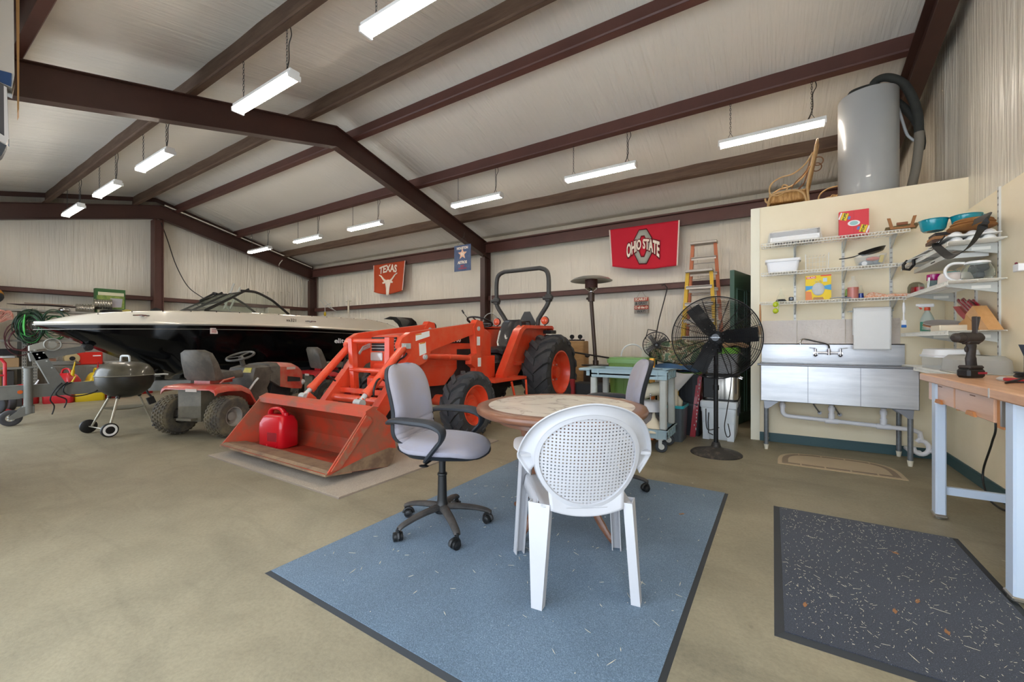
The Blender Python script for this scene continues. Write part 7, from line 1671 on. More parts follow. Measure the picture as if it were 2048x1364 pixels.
    for y, w_, z0, z1, c_ in ((.86, .215, .60, .84, .05), (1.02, .23, .50, .85, .06), (1.30, .235, .44, .83, .06), (1.48, .215, .42, .76, .06), (1.56, .17, .46, .68, .05)):
        S.append([(x, y, z) for x, z in ((-w_, z0), (w_, z0), (w_, z1 - c_), (w_ - c_, z1), (0, z1 + .012), (-w_ + c_, z1), (-w_, z1 - c_))])
    b.loft(S[1:]); hd = obj('hood', b, M_r, t, angle=45)
    b = B(); b.loft(S[:2]); obj('hood_shroud', b, M_dv, t, angle=45)
    for s in (-1, 1):
        b = B(); b.prism([(s * .232, 1.16, .56), (s * .238, 1.42, .54), (s * .236, 1.42, .60), (s * .235, 1.16, .64)], (s * .006, 0, 0)); obj('hood_vent', b, M_eng, hd)
        b = B(); b.prism([(s * .234, 1.14, .74), (s * .234, 1.32, .735), (s * .234, 1.32, .775), (s * .234, 1.14, .78)], (s * .004, 0, 0)); obj('nameplate', b, mat('dull_nameplate', '#c9b8ac', .5), hd)
        b = B(); b.ell((s * .19, 1.52, .52), (.05, .05, .045)); obj('headlight', b, M_greymetal, hd)
    b = B(); b.prism([(-.16, .88, .34), (.16, .88, .34), (.18, .95, .62), (-.18, .95, .62)], (0, .4, 0)); obj('engine', b, M_eng, t)
    b = B(); b.loft([[(x * k, y, z) for x, y in arc(0, .72, .5, 0, 360, 28, ry=.38)[:-1]] for k, z in ((1, .10), (1.02, .13), (1.0, .21), (.7, .25))]); obj('mowing_deck', b, M_r, t)
    b = B(); b.bb((.10, -.396, .605) , (.10 + .001, -.39, .61)) if False else b.prism([(.02, -.221, .565), (.18, -.221, .565), (.18, -.222, .600), (.02, -.222, .600)], (0, -.006, 0)); obj('rear_nameplate', b, mat('dull_nameplate', '#c9b8ac', .5), t)
    return t
mower('dusty faded red riding mower beside the kettle grill, its grey seat back showing', (-6.01, 2.28, 0), R(20), '#c23a2c', '#b9735c', 'a')
mower('brighter red riding mower behind the bucket, only seat and fender showing', (-6.95, 4.42, 0), R(-9), '#b81c22', '#a8322c', 'b')

# ============================================================ BOAT ON ITS TRAILER (bow towards the door side)
BXc = -8.95
t = thing('ski_boat', 'black and white ski boat with open windscreen on a trailer, left of the tractor', 'boat', (BXc, 4.2, 0), 0)
def W(n, b, m, p=None, **k): return obj(n, b, m, p or t, world=True, **k)
M_gel = mat('white_gelcoat', '#d9d1c0', .22, coat=.6, col2='#d3cab8', nscale=1.5)
M_blackgel = mat('black_gelcoat', '#070708', .10, ior=1.28)
M_rub = mat('rub_rail', '#8c877d', .4, metal=.3)
Y0, Y1 = 1.33, 7.35
def hb(Y): s_ = min(1, max(0, (Y - Y0) / 2.9)); k = 1.20 * (1 - (1 - s_) ** 2.3) ** .85; return k * (1 - .10 * max(0, (Y - 5.4) / 2) ** 2)
def keel(Y): return max(.50, 1.40 - (Y - Y0) * .56) if Y < 2.85 else .50
def raily(Y): return 1.395 + .03 * math.sin(PI * min(1, (Y - Y0) / 4.5)) - .02 * max(0, Y - 5) / 2
def deckz(Y):
    s_ = max(0, Y - Y0)
    z = 1.41 + .27 * (1 - math.exp(-s_ / .55)); return z - (0 if Y < 6.0 else .20 * ((Y - 6.0) / 1.35) ** 2)
ys = [Y0 + .002] + [Y0 + (Y1 - Y0) * (i / 40) ** 1.4 for i in range(1, 41)]
b = B(); S = []
for Y in ys:
    h, zk, zr = hb(Y), keel(Y), raily(Y); zc = zk + (zr - zk) * (.42 if Y < 2.8 else .30); c_ = h * (.72 if Y < 2.8 else .90)
    S.append([(BXc + x, Y, z) for x, z in ((0, zk), (c_ * .55, zk + (zc - zk) * .5), (c_, zc), (h * .97, zc + (zr - zc) * .45), (h, zr), (-h, zr), (-h * .97, zc + (zr - zc) * .45), (-c_, zc), (-c_ * .55, zk + (zc - zk) * .5))])
b.loft(S); W('hull', b, M_blackgel, angle=40)
b = B(); S = []
for Y in ys:
    h, zr, zd = hb(Y) + .015, raily(Y), deckz(Y); i_ = h - .14 * min(1, h / .4)
    S.append([(BXc + x, Y - (.02 if Y < 1.3 else 0), z) for x, z in ((h, zr), (h + .012, zr + .02), (h - .01, zr + .05), (h - .03 * min(1, h), zr + .055), (i_ + .03, zd - .02), (max(0, i_ - .02), zd), (0, zd + .02 * min(1, h)), (-max(0, i_ - .02), zd), (-i_ - .03, zd - .02), (-h + .03 * min(1, h), zr + .055), (-h + .01, zr + .05), (-h - .012, zr + .02), (-h, zr))])
b.loft(S); W('deck', b, M_gel, angle=40)
for s in (1, -1):
    b = B(); b.tube([(BXc + s * (hb(Y) + .024), Y, raily(Y) + .012) for Y in ys], .013, 6); W('rub_rail', b, M_rub)
    b = B(); b.tube([(BXc + s * (hb(Y) + .004), Y, raily(Y) - .06) for Y in ys], .005, 5); W('pinstripe', b, M_rub)
for i in range(16):
    Y = 1.9 + .33 * i; b = B(); h = hb(Y) - .10; b.cyl((BXc + h, Y, deckz(Y) - .012), (BXc + h + .008, Y, deckz(Y) - .006), .008, n=8); W('cover_snap', b, M_black)
M_wf = mat('windscreen_frame', '#2a2a28', .35, metal=.4)
M_wg = mat('windscreen_glass', '#e9efe8', .04, trans=.96, ior=1.1)
# windscreen: curved side panes and a raked two-piece front
zs = 1.70
for s in (1, -1):
    xs = BXc + (.82 if s > 0 else -.30)
    P_ = bez([(xs, 3.12, zs - .03), (xs - s * .02, 3.50, 1.91), (xs - s * .04, 3.84, 2.13)], 5)
    A_ = bez([(xs - s * .04, 3.70, 2.08), (xs - s * .03, 3.95, 2.08), (xs, 4.2, 1.97), (xs + .0, 4.38, 1.84), (xs + .0, 4.56, 1.70)], 5)
    b = B(); b.tube(P_, .018, 8, flat=(1, .7)); b.tube(A_, .024, 8, flat=(1, .6)); b.tube([(xs, 3.12, zs - .02), (xs, 4.56, zs - .02)], .014, 6); W('screen_frame', b, M_wf)
    b = B(); poly = [(xs, 3.15, zs), (xs, 4.52, zs)] + [tuple(p) for p in A_[::-1]]; b.prism(poly, (.004, 0, 0)); W('screen_glass', b, M_wg)
xl, xr = BXc - .30, BXc + .82
for x0, x1 in ((xl, BXc + .22), (BXc + .30, xr)):
    b = B(); b.prism([(x0, 3.12, zs), (x1, 3.12, zs), (x1 - .03, 3.72, 2.06), (x0 + .03, 3.72, 2.06)], (0, .004, 0)); W('screen_glass', b, M_wg)
    b = B(); b.tube([(x0, 3.12, zs), (x1, 3.12, zs), (x1 - .03, 3.72, 2.06), (x0 + .03, 3.72, 2.06)], .012, 6, closed=True); W('screen_frame', b, M_wf)
b = B(); b.tube([(xl + .05, 3.45, 1.93), (xl + .05, 3.70, 2.10)], .02, 6); b.tube([(xl, 3.70, 2.10), (xl + .1, 3.72, 2.08)], .03, 6); W('mirror_bracket', b, M_black)
# cleats, number decal, lettering
for Y in (2.32, 4.80): 
    b = B(); h = hb(Y) - .03; x, z = BXc + h + .0, raily(Y) + .14; b.ell((x, Y, z), (.02, .035, .016), 14, 8); b.tube([(x, Y - .11, z + .005), (x + .012, Y, z + .014), (x, Y + .11, z + .005)], .010, 8); W('cleat', b, M_chrome)
Y = 3.15; b = B(); x = BXc + hb(Y) - .002; b.bb((x, Y - .055, 1.29), (x + .004, Y + .055, 1.385)); dc = W('registration_decal', b, mat('decal_white', '#e5d8d2', .5))
b = B(); b.bb((x + .004, Y - .035, 1.305), (x + .006, Y + .035, 1.37)); W('decal_print', b, mat('decal_red', '#b8362c', .5, col2='#e5d8d2', nscale=60, namt=1), dc)
fr = lambda Y, z, dx: Matrix.Translation((-BXc, -4.2, 0)) @ frame((BXc + hb(Y) + dx, Y, z), (0, 1, 0), (0, 0, 1))
text('model_name', 'vx321', .085, M_iron, t, fr(4.42, 1.565, -.035), .002, sx=1.0)
text('brand_name', 'elite', .14, M_pw, t, fr(5.47, 1.17, -.01), .002, bold=.003, sx=1.3)
# trailer
M_tr = mat('galvanised_grey_trailer', '#75746d', .6, metal=.1, col2='#62615a', nscale=5, namt=.7)
t = thing('boat_trailer', 'galvanised grey boat trailer with jack wheel and winch post under the black boat', 'trailer', (BXc, 2.0, 0), 0)
b = B(); b.bb((BXc - .05, .98, .365), (BXc + .05, 2.7, .545)); b.bb((BXc - .055, .93, .535), (BXc + .055, 1.2, .55)); b.bb((BXc - .055, .93, .36), (BXc + .055, 1.2, .372)); W('tongue', b, M_tr)
b = B()
for s in (-1, 1):
    b.prism([(BXc + s * .05, 2.1, .36), (BXc + s * .05, 2.3, .36), (BXc + s * .75, 3.2, .36), (BXc + s * .75, 2.95, .36)], (0, 0, .16)); b.bb((BXc + s * .70, 3.0, .36), (BXc + s * .80, 7.2, .52)); 
for y in (3.1, 4.6, 5.9, 7.0): b.bb((BXc - .75, y, .37), (BXc + .75, y + .08, .46))
W('frame_rails', b, M_tr)
for s in (-1, 1):
    b = B(); b.bb((BXc + s * .42, 3.0, .52), (BXc + s * .56, 7.1, .62)); W('bunk_board', b, mat('bunk_carpet', '#3c3c3e', .95))
    for y in (5.3, 6.15):
        b = B(); tyre(b, (BXc + s * .98, y, .33), (1, 0, 0), .33, .2, .19); tw = W('trailer_wheel', b, M_tire); b = B(); b.lathe([(.19, s * .08), (.17, s * .08), (.15, s * .03), (0, s * .04)], (BXc + s * .98, y, .33), 28, axis=(1, 0, 0)); W('wheel_rim', b, M_greymetal, tw)
    b = B(); b.grid(lambda u, v: (BXc + s * (.86 + .26 * v), 5.72 - .85 * math.cos(PI * u), .33 + .40 * math.sin(PI * u) ** .6), 16, 2); W('wheel_guard', b, M_blackgel, solid=.01)
# jack
jx, jy = BXc + .09, 1.27
b = B(); b.cyl((jx, jy, .20), (jx, jy, .80), .045, n=18); b.cyl((jx, jy, .15), (jx, jy, .4), .032, n=14); b.box((jx, jy, .80), (.10, .10, .02)); W('jack_tube', b, M_tr)
b = B(); wc = Vector((jx - .0, jy - .16, .11)); tyre(b, wc, (1, 0, 0), .11, .06, .05); W('jack_wheel', b, M_tire)
b = B(); b.prism([(jx + .04, jy + .05, .16), (jx + .04, jy + .05, .25), (jx + .04, jy - .06, .25), (jx + .04, jy - .18, .13), (jx + .04, jy - .18, .09), (jx + .04, jy - .13, .09)], (.008, 0, 0)); b.prism([(jx - .048, jy + .05, .16), (jx - .048, jy + .05, .25), (jx - .048, jy - .06, .25), (jx - .048, jy - .18, .13), (jx - .048, jy - .13, .09)], (.008, 0, 0)); b.cyl((jx - .05, jy - .16, .11), (jx + .05, jy - .16, .11), .02, n=12); b.cyl((jx, jy, .15), (jx, jy, .26), .06, n=16); W('jack_fork', b, M_tr)
for k in range(5): a = 2 * PI * k / 5; b = B(); p = wc + Vector((.032, .03 * math.cos(a), .03 * math.sin(a))); b.ell(p, (.004, .012, .012), 8, 5); W('hub_slot', b, M_greymetal)
b = B(); b.cyl((BXc + .051, 1.20, .455), (BXc + .055, 1.20, .455), .026, n=20); W('reflector', b, mat('orange_reflector', '#c85a1e', .3))
# winch post
b = B(); b.prism([(BXc - .05, 1.48, .545), (BXc - .05, 1.64, .545), (BXc - .05, 1.42, 1.02), (BXc - .05, 1.30, 1.02)], (.10, 0, 0)); b.prism([(BXc - .05, 1.28, 1.0), (BXc - .05, 1.30, .88), (BXc - .05, 1.85, 1.0), (BXc - .05, 1.84, 1.09)], (.10, 0, 0)); wp = W('winch_post', b, M_tr)
for y, z in ((1.36, .98), (1.42, 1.0), (1.45, .88), (1.50, .78), (1.38, .93)): b = B(); b.cyl((BXc + .05, y, z), (BXc + .056, y, z), .010, n=8); W('bolt', b, M_greymetal)
b = B(); b.prism([(BXc + .0, 1.28, 1.03), (BXc + .0, 1.52, 1.06), (BXc + .0, 1.56, 1.14), (BXc + .0, 1.42, 1.16), (BXc + .0, 1.28, 1.10)], (.10, 0, 0)); b.cyl((BXc - .02, 1.50, 1.12), (BXc + .11, 1.50, 1.12), .045, n=18); b.torus((BXc + .11, 1.50, 1.12), .085, .010, axis=(1, 0, 0), n=30); b.tube([(BXc + .12, 1.42, 1.06), (BXc + .16, 1.32, 1.04), (BXc + .20, 1.32, 1.04)], .012, 6); W('winch', b, mat('winch_zinc', '#9a978c', .45, metal=.3))
b = B(); b.cyl((BXc - .08, 1.88, 1.07), (BXc + .10, 1.88, 1.07), .062, .05, n=18); b.cyl((BXc + .10, 1.88, 1.07), (BXc + .11, 1.88, 1.07), .02, n=12); W('bow_roller', b, M_black)
b = B(); b.tube([(BXc + .02, 1.52, 1.14), (BXc + .02, 1.9, 1.12)], .012, 6, flat=(.3, 1.6)); W('winch_strap', b, M_web)
for k, pts in enumerate(([(.06, 1.60, .55), (.09, 1.52, .45), (.08, 1.48, .32), (.08, 1.52, .22), (.07, 1.50, .10)], [(.06, 1.66, .56), (.10, 1.56, .46), (.09, 1.54, .38), (.09, 1.64, .30), (.08, 1.62, .18)], [(.06, 1.70, .55), (.09, 1.62, .50), (.09, 1.62, .40), (.09, 1.74, .34), (.07, 1.95, .38), (.06, 2.0, .46)])):
    b = B(); b.tube(bez([(BXc + x, y, z) for x, y, z in pts], 6), .009, 6); W('safety_cable', b, M_black)
b = B(); b.tube(bez([(BXc + .05, 2.3, .5), (BXc + .3, 2.55, .62), (BXc + .45, 2.60, .7), (BXc + .50, 2.5, .62), (BXc + .5, 2.45, .40), (BXc + .52, 2.50, .28)], 6), .016, 6); b.box((BXc + .52, 2.50, .22), (.05, .09, .11), rx=R(20)); W('hanging_strap', b, M_web)

# ============================================================ KETTLE GRILL
M_ket = mat('dusty_black_enamel', '#2e2c24', .35, col2='#625c48', nscale=4, namt=.7, coat=.4)
M_ketd = mat('black_enamel_bowl', '#1f1e1b', .4, col2='#3c382d', nscale=5, namt=.7)
t = thing('kettle_grill', 'round black kettle grill on three legs in front of the boat', 'grill', (-7.13, 1.85, 0), R(20))
b = B(); b.lathe([(0, .44), (.06, .442), (.16, .47), (.25, .55), (.285, .63), (.29, .72)], n=48); b.lathe([(.286, .72), (.28, .63), (.0, .47)], n=48); obj('bowl', b, M_ketd, t)
b = B(); b.lathe([(.29, .725), (.297, .73), (.29, .745), (.275, .80), (.235, .855), (.16, .893), (.07, .905), (0, .908)], n=48); obj('lid', b, M_ket, t)
b = B(); b.torus((0, 0, .728), .293, .006, n=56); obj('rim_ring', b, mat('dull_rim', '#7f7a68', .5), t)
b = B(); b.tube(bez([(-.075, 0, .90), (-.07, 0, .955), (-.05, 0, .975), (.05, 0, .975), (.07, 0, .955), (.075, 0, .90)], 5), .014, 8, flat=(1, .8)); obj('lid_handle', b, M_greymetal, t)
b = B(); b.tube([(.22, .19, .72), (.30, .25, .725), (.34, .28, .72)], .012, 8); obj('side_handle', b, M_greymetal, t)
M_legk = mat('aluminium_leg', '#b0aa98', .35, metal=.5)
for a, r0 in ((R(215), 0), (R(300), 0), (R(85), 0)):
    b = B(); c_, s_ = math.cos(a), math.sin(a); b.tube([(.15 * c_, .15 * s_, .47), (.33 * c_, .33 * s_, .09 if a > R(100) else .012)], .013, 10); lg = obj('leg', b, M_legk, t)
    b = B(); b.cyl((.14 * c_, .14 * s_, .49), (.165 * c_, .165 * s_, .44), .022, n=10); obj('leg_socket', b, M_ketd, lg)
    if a < R(100): b = B(); b.cyl((.325 * c_, .325 * s_, 0), (.33 * c_, .33 * s_, .03), .018, n=10); obj('leg_cap', b, M_black, lg)
wa = Vector((math.cos(R(257.5 + 90)), math.sin(R(257.5 + 90)), 0)); o = Vector((math.cos(R(257.5)), math.sin(R(257.5)), 0)) * .26
for s in (-1, 1):
    c = o + wa * s * .27 + Vector((0, 0, .085)); b = B(); b.lathe([(0, -.02), (.07, -.02), (.085, -.012), (.085, .012), (.07, .02), (0, .02)], c, 36, axis=wa); wh = obj('wheel', b, M_black, t)
    b = B(); b.lathe([(.046, s * .021), (.05, s * .023), (.068, s * .023), (.070, s * .020)], c, 36, axis=wa); obj('whitewall_ring', b, M_whitep, wh)
b = B(); b.cyl(o - wa * .27 + Vector((0, 0, .085)), o + wa * .27 + Vector((0, 0, .085)), .007, n=8); obj('axle', b, M_legk, t)
b = B(); b.lathe([(0, .285), (.12, .29), (.20, .31), (.205, .315), (.12, .297), (0, .292)], n=40); obj('ash_catcher', b, mat('dull_pan', '#8c8774', .5, metal=.4), t)

# ============================================================ LEFT END: HAND TRUCK, RACKS, CANS
t = thing('hand_truck', 'red hand truck with a grey hubbed tyre cut by the left frame edge', 'hand truck', (-10.75, 1.09, 0), R(5))
M_ht = mat('hand_truck_red', '#b0151f', .4, coat=.2)
b = B(); 
for s in (-1, 1): b.tube([(0, s * .20, .2), (0, s * .20, .80), (0, s * .16, .87), (0, 0, .89)], .022, 8)
for z in (.35, .60): b.tube([(0, -.20, z), (0, .20, z)], .016, 6)
b.bb((.0, -.22, .03), (.24, .22, .045)); b.bb((-.01, -.2, .03), (.01, .2, .3)); obj('frame', b, M_ht, t)
for s in (-1, 1):
    b = B(); tyre(b, (-.05, s * .27, .165), (0, 1, 0), .16, .09, .075); wh = obj('wheel', b, M_tire, t); b = B(); b.lathe([(.08, s * .03), (.07, s * .035), (.055, s * .01), (.03, s * .02), (0, s * .03)], (-.05, s * .27, .165), 28, axis=(0, 1, 0)); obj('wheel_rim', b, M_greymetal, wh)
wh2 = thing('spare_wheel', 'small black tyre with pale hub lying at the left frame edge', 'wheel', (-10.30, 1.10, .165), 0)
b = B(); tyre(b, (0, 0, 0), (.85, -.45, 0), .165, .09, .08); obj('tyre', b, M_tire, wh2); b = B(); b.lathe([(.085, .045), (.075, .045), (.06, .02), (.03, .03), (0, .04)], (0, 0, 0), 28, axis=(.85, -.45, 0)); obj('wheel_rim', b, M_greymetal, wh2)
# steel racks against the end wall
M_rack = mat('rack_grey', '#8f8b80', .5, col2='#7d796e', nscale=4)
def W(n, b, m, p=None, **k): return obj(n, b, m, p or t, world=True, **k)
def rackat(*a):
    global t
    label, y0, y1 = a; x0, x1, H = -14.45, -13.95, 1.90
    t = thing('storage_rack', label, 'rack', ((x0 + x1) / 2, (y0 + y1) / 2, 0), 0, 'grey steel storage racks on the end wall')
    for y, s in ((y0, 1), (y1, -1)):
        for x, sx in ((x0, 1), (x1, -1)):
            b = B(); b.bb((x, min(y, y + s * .075), 0), (x + sx * .004, max(y, y + s * .075), H)); b.bb((min(x, x + sx * .05), min(y, y + s * .004), 0), (max(x, x + sx * .05), max(y, y + s * .004), H)); ps = W('post', b, M_rack)
            if sx < 0:
                b = B()
                for k in range(26):
                    z = .08 + .068 * k
                    for yy in (.022, .052): b.bb((x, y + s * yy - .006, z), (x + .002, y + s * yy + .006, z + .028))
                W('punched_holes', b, M_ink, ps)
    for z in (.12, .60, 1.20, 1.87): b = B(); b.bb((x0 + .005, y0, z - .045), (x1 - .006, y1, z)); W('rack_shelf', b, M_rack)
rackat('left steel rack on the end wall, cut by the frame edge', -.05, 1.98)
rackat('middle steel rack on the end wall behind the boat bow', 2.06, 3.9)
rackat('right steel rack on the end wall hidden behind the boat', 3.98, 5.4)
# green and red hoses hanging in front of the rack ends
random.seed(9)
for k, (nm, lb, c, n, y0, z0, rr, xo) in enumerate((('hose_coil', 'big bundle of dark green hoses hanging left of the boat bow', '#16321e', 26, 2.02, 1.50, .24, .0), ('hose_coil', 'dark red hose coil hanging behind the green hoses', '#4c181e', 5, 1.88, 1.28, .24, -.03), ('hose_coil', 'green extension cord bundle hanging just under the bow', '#1d3c24', 10, 2.36, 1.58, .22, .0))):
    t = thing(nm, lb, 'hose', (-13.86 + xo, y0, z0), 0)
    m_ = mat('hose_%d' % k, c, .45); m2 = mat('hose_b%d' % k, '#2c7a3a', .4) if k != 1 else m_
    for i in range(n):
        b = B(); ry_, rz_ = rr * random.uniform(.55, 1), rr * random.uniform(.8, 1.45); oy, oz, ox = random.uniform(-.05, .05), random.uniform(-.12, .12), random.uniform(-.02, .10)
        b.tube([(ox + .02 * math.sin(3 * a), oy + ry_ * math.cos(a), oz + rz_ * math.sin(a)) for a in [2 * PI * q / 26 for q in range(26)]], .010, 6, closed=True); obj('hose_loop', b, m2 if i % 9 == 3 else m_, t)
    if k == 0:
        b = B(); b.tube(bez([(.12, -.10, .25), (.13, -.12, .0), (.12, -.10, -.20)], 5), [.010] * 3 + [.018] * 5 + [.010] * 3, 8); obj('bright_tie', b, mat('bright_green', '#52c455', .4), t)
t = thing('rope_coil', 'pink rope coil hanging at the left frame edge', 'rope', (-13.85, 1.60, 1.70), 0)
for i in range(7): b = B(); b.tube([(.02 * i * math.sin(i), .17 * math.cos(a) * (1 - .08 * i), .11 * math.sin(a + .3 * i) + .02 * math.sin(5 * a)) for a in [2 * PI * q / 24 for q in range(24)]], .010, 5, closed=True); obj('rope_loop', b, mat('pink_rope', '#c98a78', .8), t)
t = thing('tarp_bag', 'black and orange tarp bundle on the rack top at the left frame edge', 'bag', (-14.05, 1.22, 2.12), 0)
b = B(); b.ell((-.1, .05, .05), (.3, .42, .24), 20, 12, rot=(R(-8), 0, 0)); obj('bundle', b, mat('charcoal_tarp', '#2c2f31', .7), t); b = B(); b.ell((-.12, .06, .10), (.29, .415, .23), 20, 12, rot=(R(-12), 0, 0)); obj('orange_panel', b, mat('mustard_tarp', '#b87a1e', .7), t)
# things on top of the racks
b = B(); b.loft([[(-14.15 + .13 * k * math.cos(a), y, 1.95 + .02 * k * math.sin(a) + dz) for a in [2 * PI * q / 10 for q in range(10)]] for y, k, dz in ((1.72, .2, .04), (1.9, .8, .03), (2.3, 1, .045), (2.8, .9, .03), (3.3, .5, .0), (3.4, .1, .0))]); single('water_ski', b, mat('maroon_board', '#43272a', .4), 'long dark maroon board lying along the rack tops', 'board')
b = B(); b.bb((-14.02, 1.95, 2.005), (-13.99, 2.7, 2.02)); single('wooden_strip', b, mat('strip_brown', '#7a6248', .6), 'thin brown strip on top of the maroon board', 'strip')
M_flex = mat('flex_duct', '#c9c6bc', .25, metal=.9)
for i, (y, z, r, lb) in enumerate(((3.25, 2.09, .13, 'upper crumpled silver duct left of the green carton'), (2.93, 1.96, .11, 'lower crumpled silver duct near the maroon board'))):
    b = B(); prof = []
    for k in range(15): prof.append((r * (1 if k % 2 else .90), -.16 + .32 * k / 14))
    b.lathe([(0, -.16)] + prof + [(0, .16)], (0, 0, 0), 24, axis=(.3, 1, .0)); single('silver_duct', b, M_flex, lb, 'duct', loc=(-14.1, y, z))
b = B(); b.ell((0, 0, .04), (.12, .26, .05), 18, 8); single('black_pad', b, M_black, 'flat black oval pad between the ducts and the green carton', 'pad', loc=(-14.05, 3.42, 1.87))
b = B(); b.ell((0, 0, .05), (.07, .10, .06), 12, 8); single('yellow_glove', b, mat('pale_yellow_glove', '#a89a50', .9), 'crumpled yellow glove beside the green carton', 'glove', loc=(-13.98, 3.66, 1.87))
p = PX(222, 600, -14.05); hC = PX(222, 578, -14.05).z - 1.87
t = thing('cooler_carton', 'green printed carton with a grey chest picture on the rack top', 'box', (-14.1, 3.72, 1.87), R(0))
yA, yB = PX(194, 600, -13.98).y - 3.72, PX(254, 600, -13.98).y - 3.72
b = B(); b.bb((-.16, yA, 0), (.0, yB, hC)); obj('carton_body', b, mat('carton_green', '#2f5a2c', .6), t)
def pr(nm, y0, y1, z0, z1, m): b = B(); b.bb((.0, yA + (yB - yA) * y0, hC * z0), (.004, yA + (yB - yA) * y1, hC * z1)); return obj(nm, b, m, t)
pr('print_meadow', .04, .96, .20, .72, mat('print_meadow', '#93a04c', .6, col2='#4d6b2f', nscale=9, namt=.9)); pr('print_strip', .08, .95, .73, .86, mat('print_cream', '#cfc8a8', .6)); pr('print_base', .06, .95, .02, .16, mat('print_cream', '#cfc8a8'))
b = B(); b.prism([(.005, yA + (yB - yA) * y, hC * z) for y, z in ((.48, .62), (.90, .62), (.86, .26), (.56, .24), (.50, .30))], (.003, 0, 0)); obj('print_chest', b, mat('print_greylilac', '#a9a6ac', .5), t)
b = B(); b.tube([(0, -.09, .0), (0, -.09, .13), (0, .0, .17), (0, .09, .15), (0, .09, .0)], .03, 8); b.ell((0, 0, .12), (.05, .10, .06)); single('camera_mount', b, M_black, 'small black arched bracket on the rack top right of the carton', 'bracket', loc=(-14.1, 4.28, 1.87))
b = B(); b.ell((0, 0, .02), (.06, .10, .06), 14, 8); single('chrome_bowl', b, M_chrome, 'small chrome dome on the rack just above the bow tip', 'bowl', loc=(-13.95, 2.55, 1.87))
# goods on the rack shelves
M_carton = mat('cardboard_tan', '#a58660', .8)
def crate(nm, label, y, z, sy, sx, sz, m, rz=0, x=-14.15, cat='box'): b = B(); b.box((0, 0, sz / 2), (sx, sy, sz), rz=rz, bev=.008); return single(nm, b, m, label, cat, loc=(x, y, z))
crate('carton', 'tan carton on the second shelf left of the jack', 1.62, .60, .50, .4, .20, M_carton); crate('paper_box', 'small white box on top of the tan carton', 1.70, .80, .22, .2, .05, M_label, R(15))
crate('wooden_crate', 'orange brown crate on the upper left rack shelf', 1.35, 1.20, .45, .4, .16, mat('crate_orange', '#9a6534', .7)); crate('grey_bundle', 'dark grey bundle on the upper shelf at the left frame edge', 1.30, 1.36, .55, .4, .34, mat('grey_bundle', '#5c5854', .9))
crate('dark_case', 'dark case on the left rack above the tan carton', 1.72, .86, .3, .3, .14, M_black)
t = thing('red_toolbox', 'bright red tool case on the second shelf behind the boat hull', 'case', (-14.1, 2.98, .60), 0)
b = B(); b.box((0, 0, .15), (.35, .44, .30), bev=.02); obj('case_body', b, mat('case_red', '#cf2a1c', .4), t); b = B(); b.bb((.17, .04, .2), (.19, .18, .225)); obj('latch', b, M_whitep, t)
t = thing('cable_reel', 'coil of grey cable with a cream reel on the second shelf', 'cable', (-14.0, 2.62, .62), 0)
for i in range(4): b = B(); b.torus((.05, -.12, .02 + .02 * i), .30 - .02 * i, .012, n=30); obj('cable_loop', b, mat('grey_cable', '#77756e', .6), t)
b = B(); b.cyl((-.05, .05, .14), (.10, .05, .14), .13, n=24); obj('reel', b, mat('cream_reel', '#b8a274', .6), t); b = B(); b.cyl((.10, .05, .14), (.11, .05, .14), .05, n=16); obj('reel_hub', b, M_black, t)
crate('pink_carton', 'small pinkish carton beside the cable reel', 2.36, .66, .16, .12, .10, mat('pinkish_carton', '#b0806a', .7), R(30))
crate('metal_parts', 'pale metal parts at the right end of the second shelf', 3.42, .60, .35, .2, .06, M_greymetal); crate('planks', 'angled grey panel on the upper shelf under the boat bow', 2.9, 1.20, .8, .4, .05, M_rack)
crate('shelf_carton', 'brown carton on the upper shelf under the boat bow', 2.75, .90, .35, .3, .22, mat('shadow_brown', '#6a5240', .8)) if False else None
crate('fluted_bin', 'dark ribbed bin on the floor behind the trailer jack', 1.55, .12, .5, .4, .40, mat('dark_bin', '#3c3936', .7))
t = thing('garden_hose', 'grey clutch of small parts above the trailer tongue', 'parts', (-11.6, 1.75, 0), 0); bpy.data.objects.remove(t)
# fuel cans on the floor behind the trailer
M_rc = mat('floor_can_red', '#b3131c', .35, coat=.2); M_yc = mat('floor_can_yellow', '#cfae12', .35, coat=.2)
def can(label, x, y, rz, m, w_=.36, d_=.24, h_=.30, spout=True, k=1, cap=None):
    t = thing('fuel_can', label, 'fuel can', (x, y, 0), rz)
    b = B(); b.loft([[(a, c, z) for a, c in rrect(w2_, d2_, .04)] for w2_, d2_, z in ((w_ * .96, d_ * .96, 0), (w_, d_, .015), (w_, d_, h_ * .72), (w_ * .7, d_ * .75, h_ * .92), (w_ * .45, d_ * .5, h_))]); obj('can_body', b, m, t)
    b = B(); b.tube(bez([(-w_ * .36, 0, h_ * .8), (-w_ * .25, 0, h_ * 1.12), (w_ * .1, 0, h_ * 1.15), (w_ * .25, 0, h_ * .9)], 4), .018, 8); obj('handle', b, m, t)
    if spout: b = B(); b.cyl((w_ * .3, 0, h_ * .85), (w_ * .36, 0, h_ * 1.12), .032, .028, 12); b.cyl((w_ * .36, 0, h_ * 1.12), (w_ * .48, 0, h_ * 1.45), .016, .010, 10); obj('spout', b, cap or M_yc, t)
can('red fuel can on the floor left of the yellow one', -11.45, 2.05, R(60), M_rc, .42, .3, .34)
can('yellow fuel can lying between two red ones', -11.35, 2.42, R(80), M_yc, .42, .26, .32, cap=M_black)
can('red fuel can right of the yellow one', -11.55, 2.86, R(70), M_rc, .40, .26, .36)
can('red fuel can nearest the kettle grill lid in view', -11.9, 3.30, R(100), M_rc, .45, .28, .40, cap=M_rc)
can('red fuel can at the left end of the row behind the jack', -11.75, 1.62, R(80), M_rc, .40, .26, .30, cap=M_whitep)
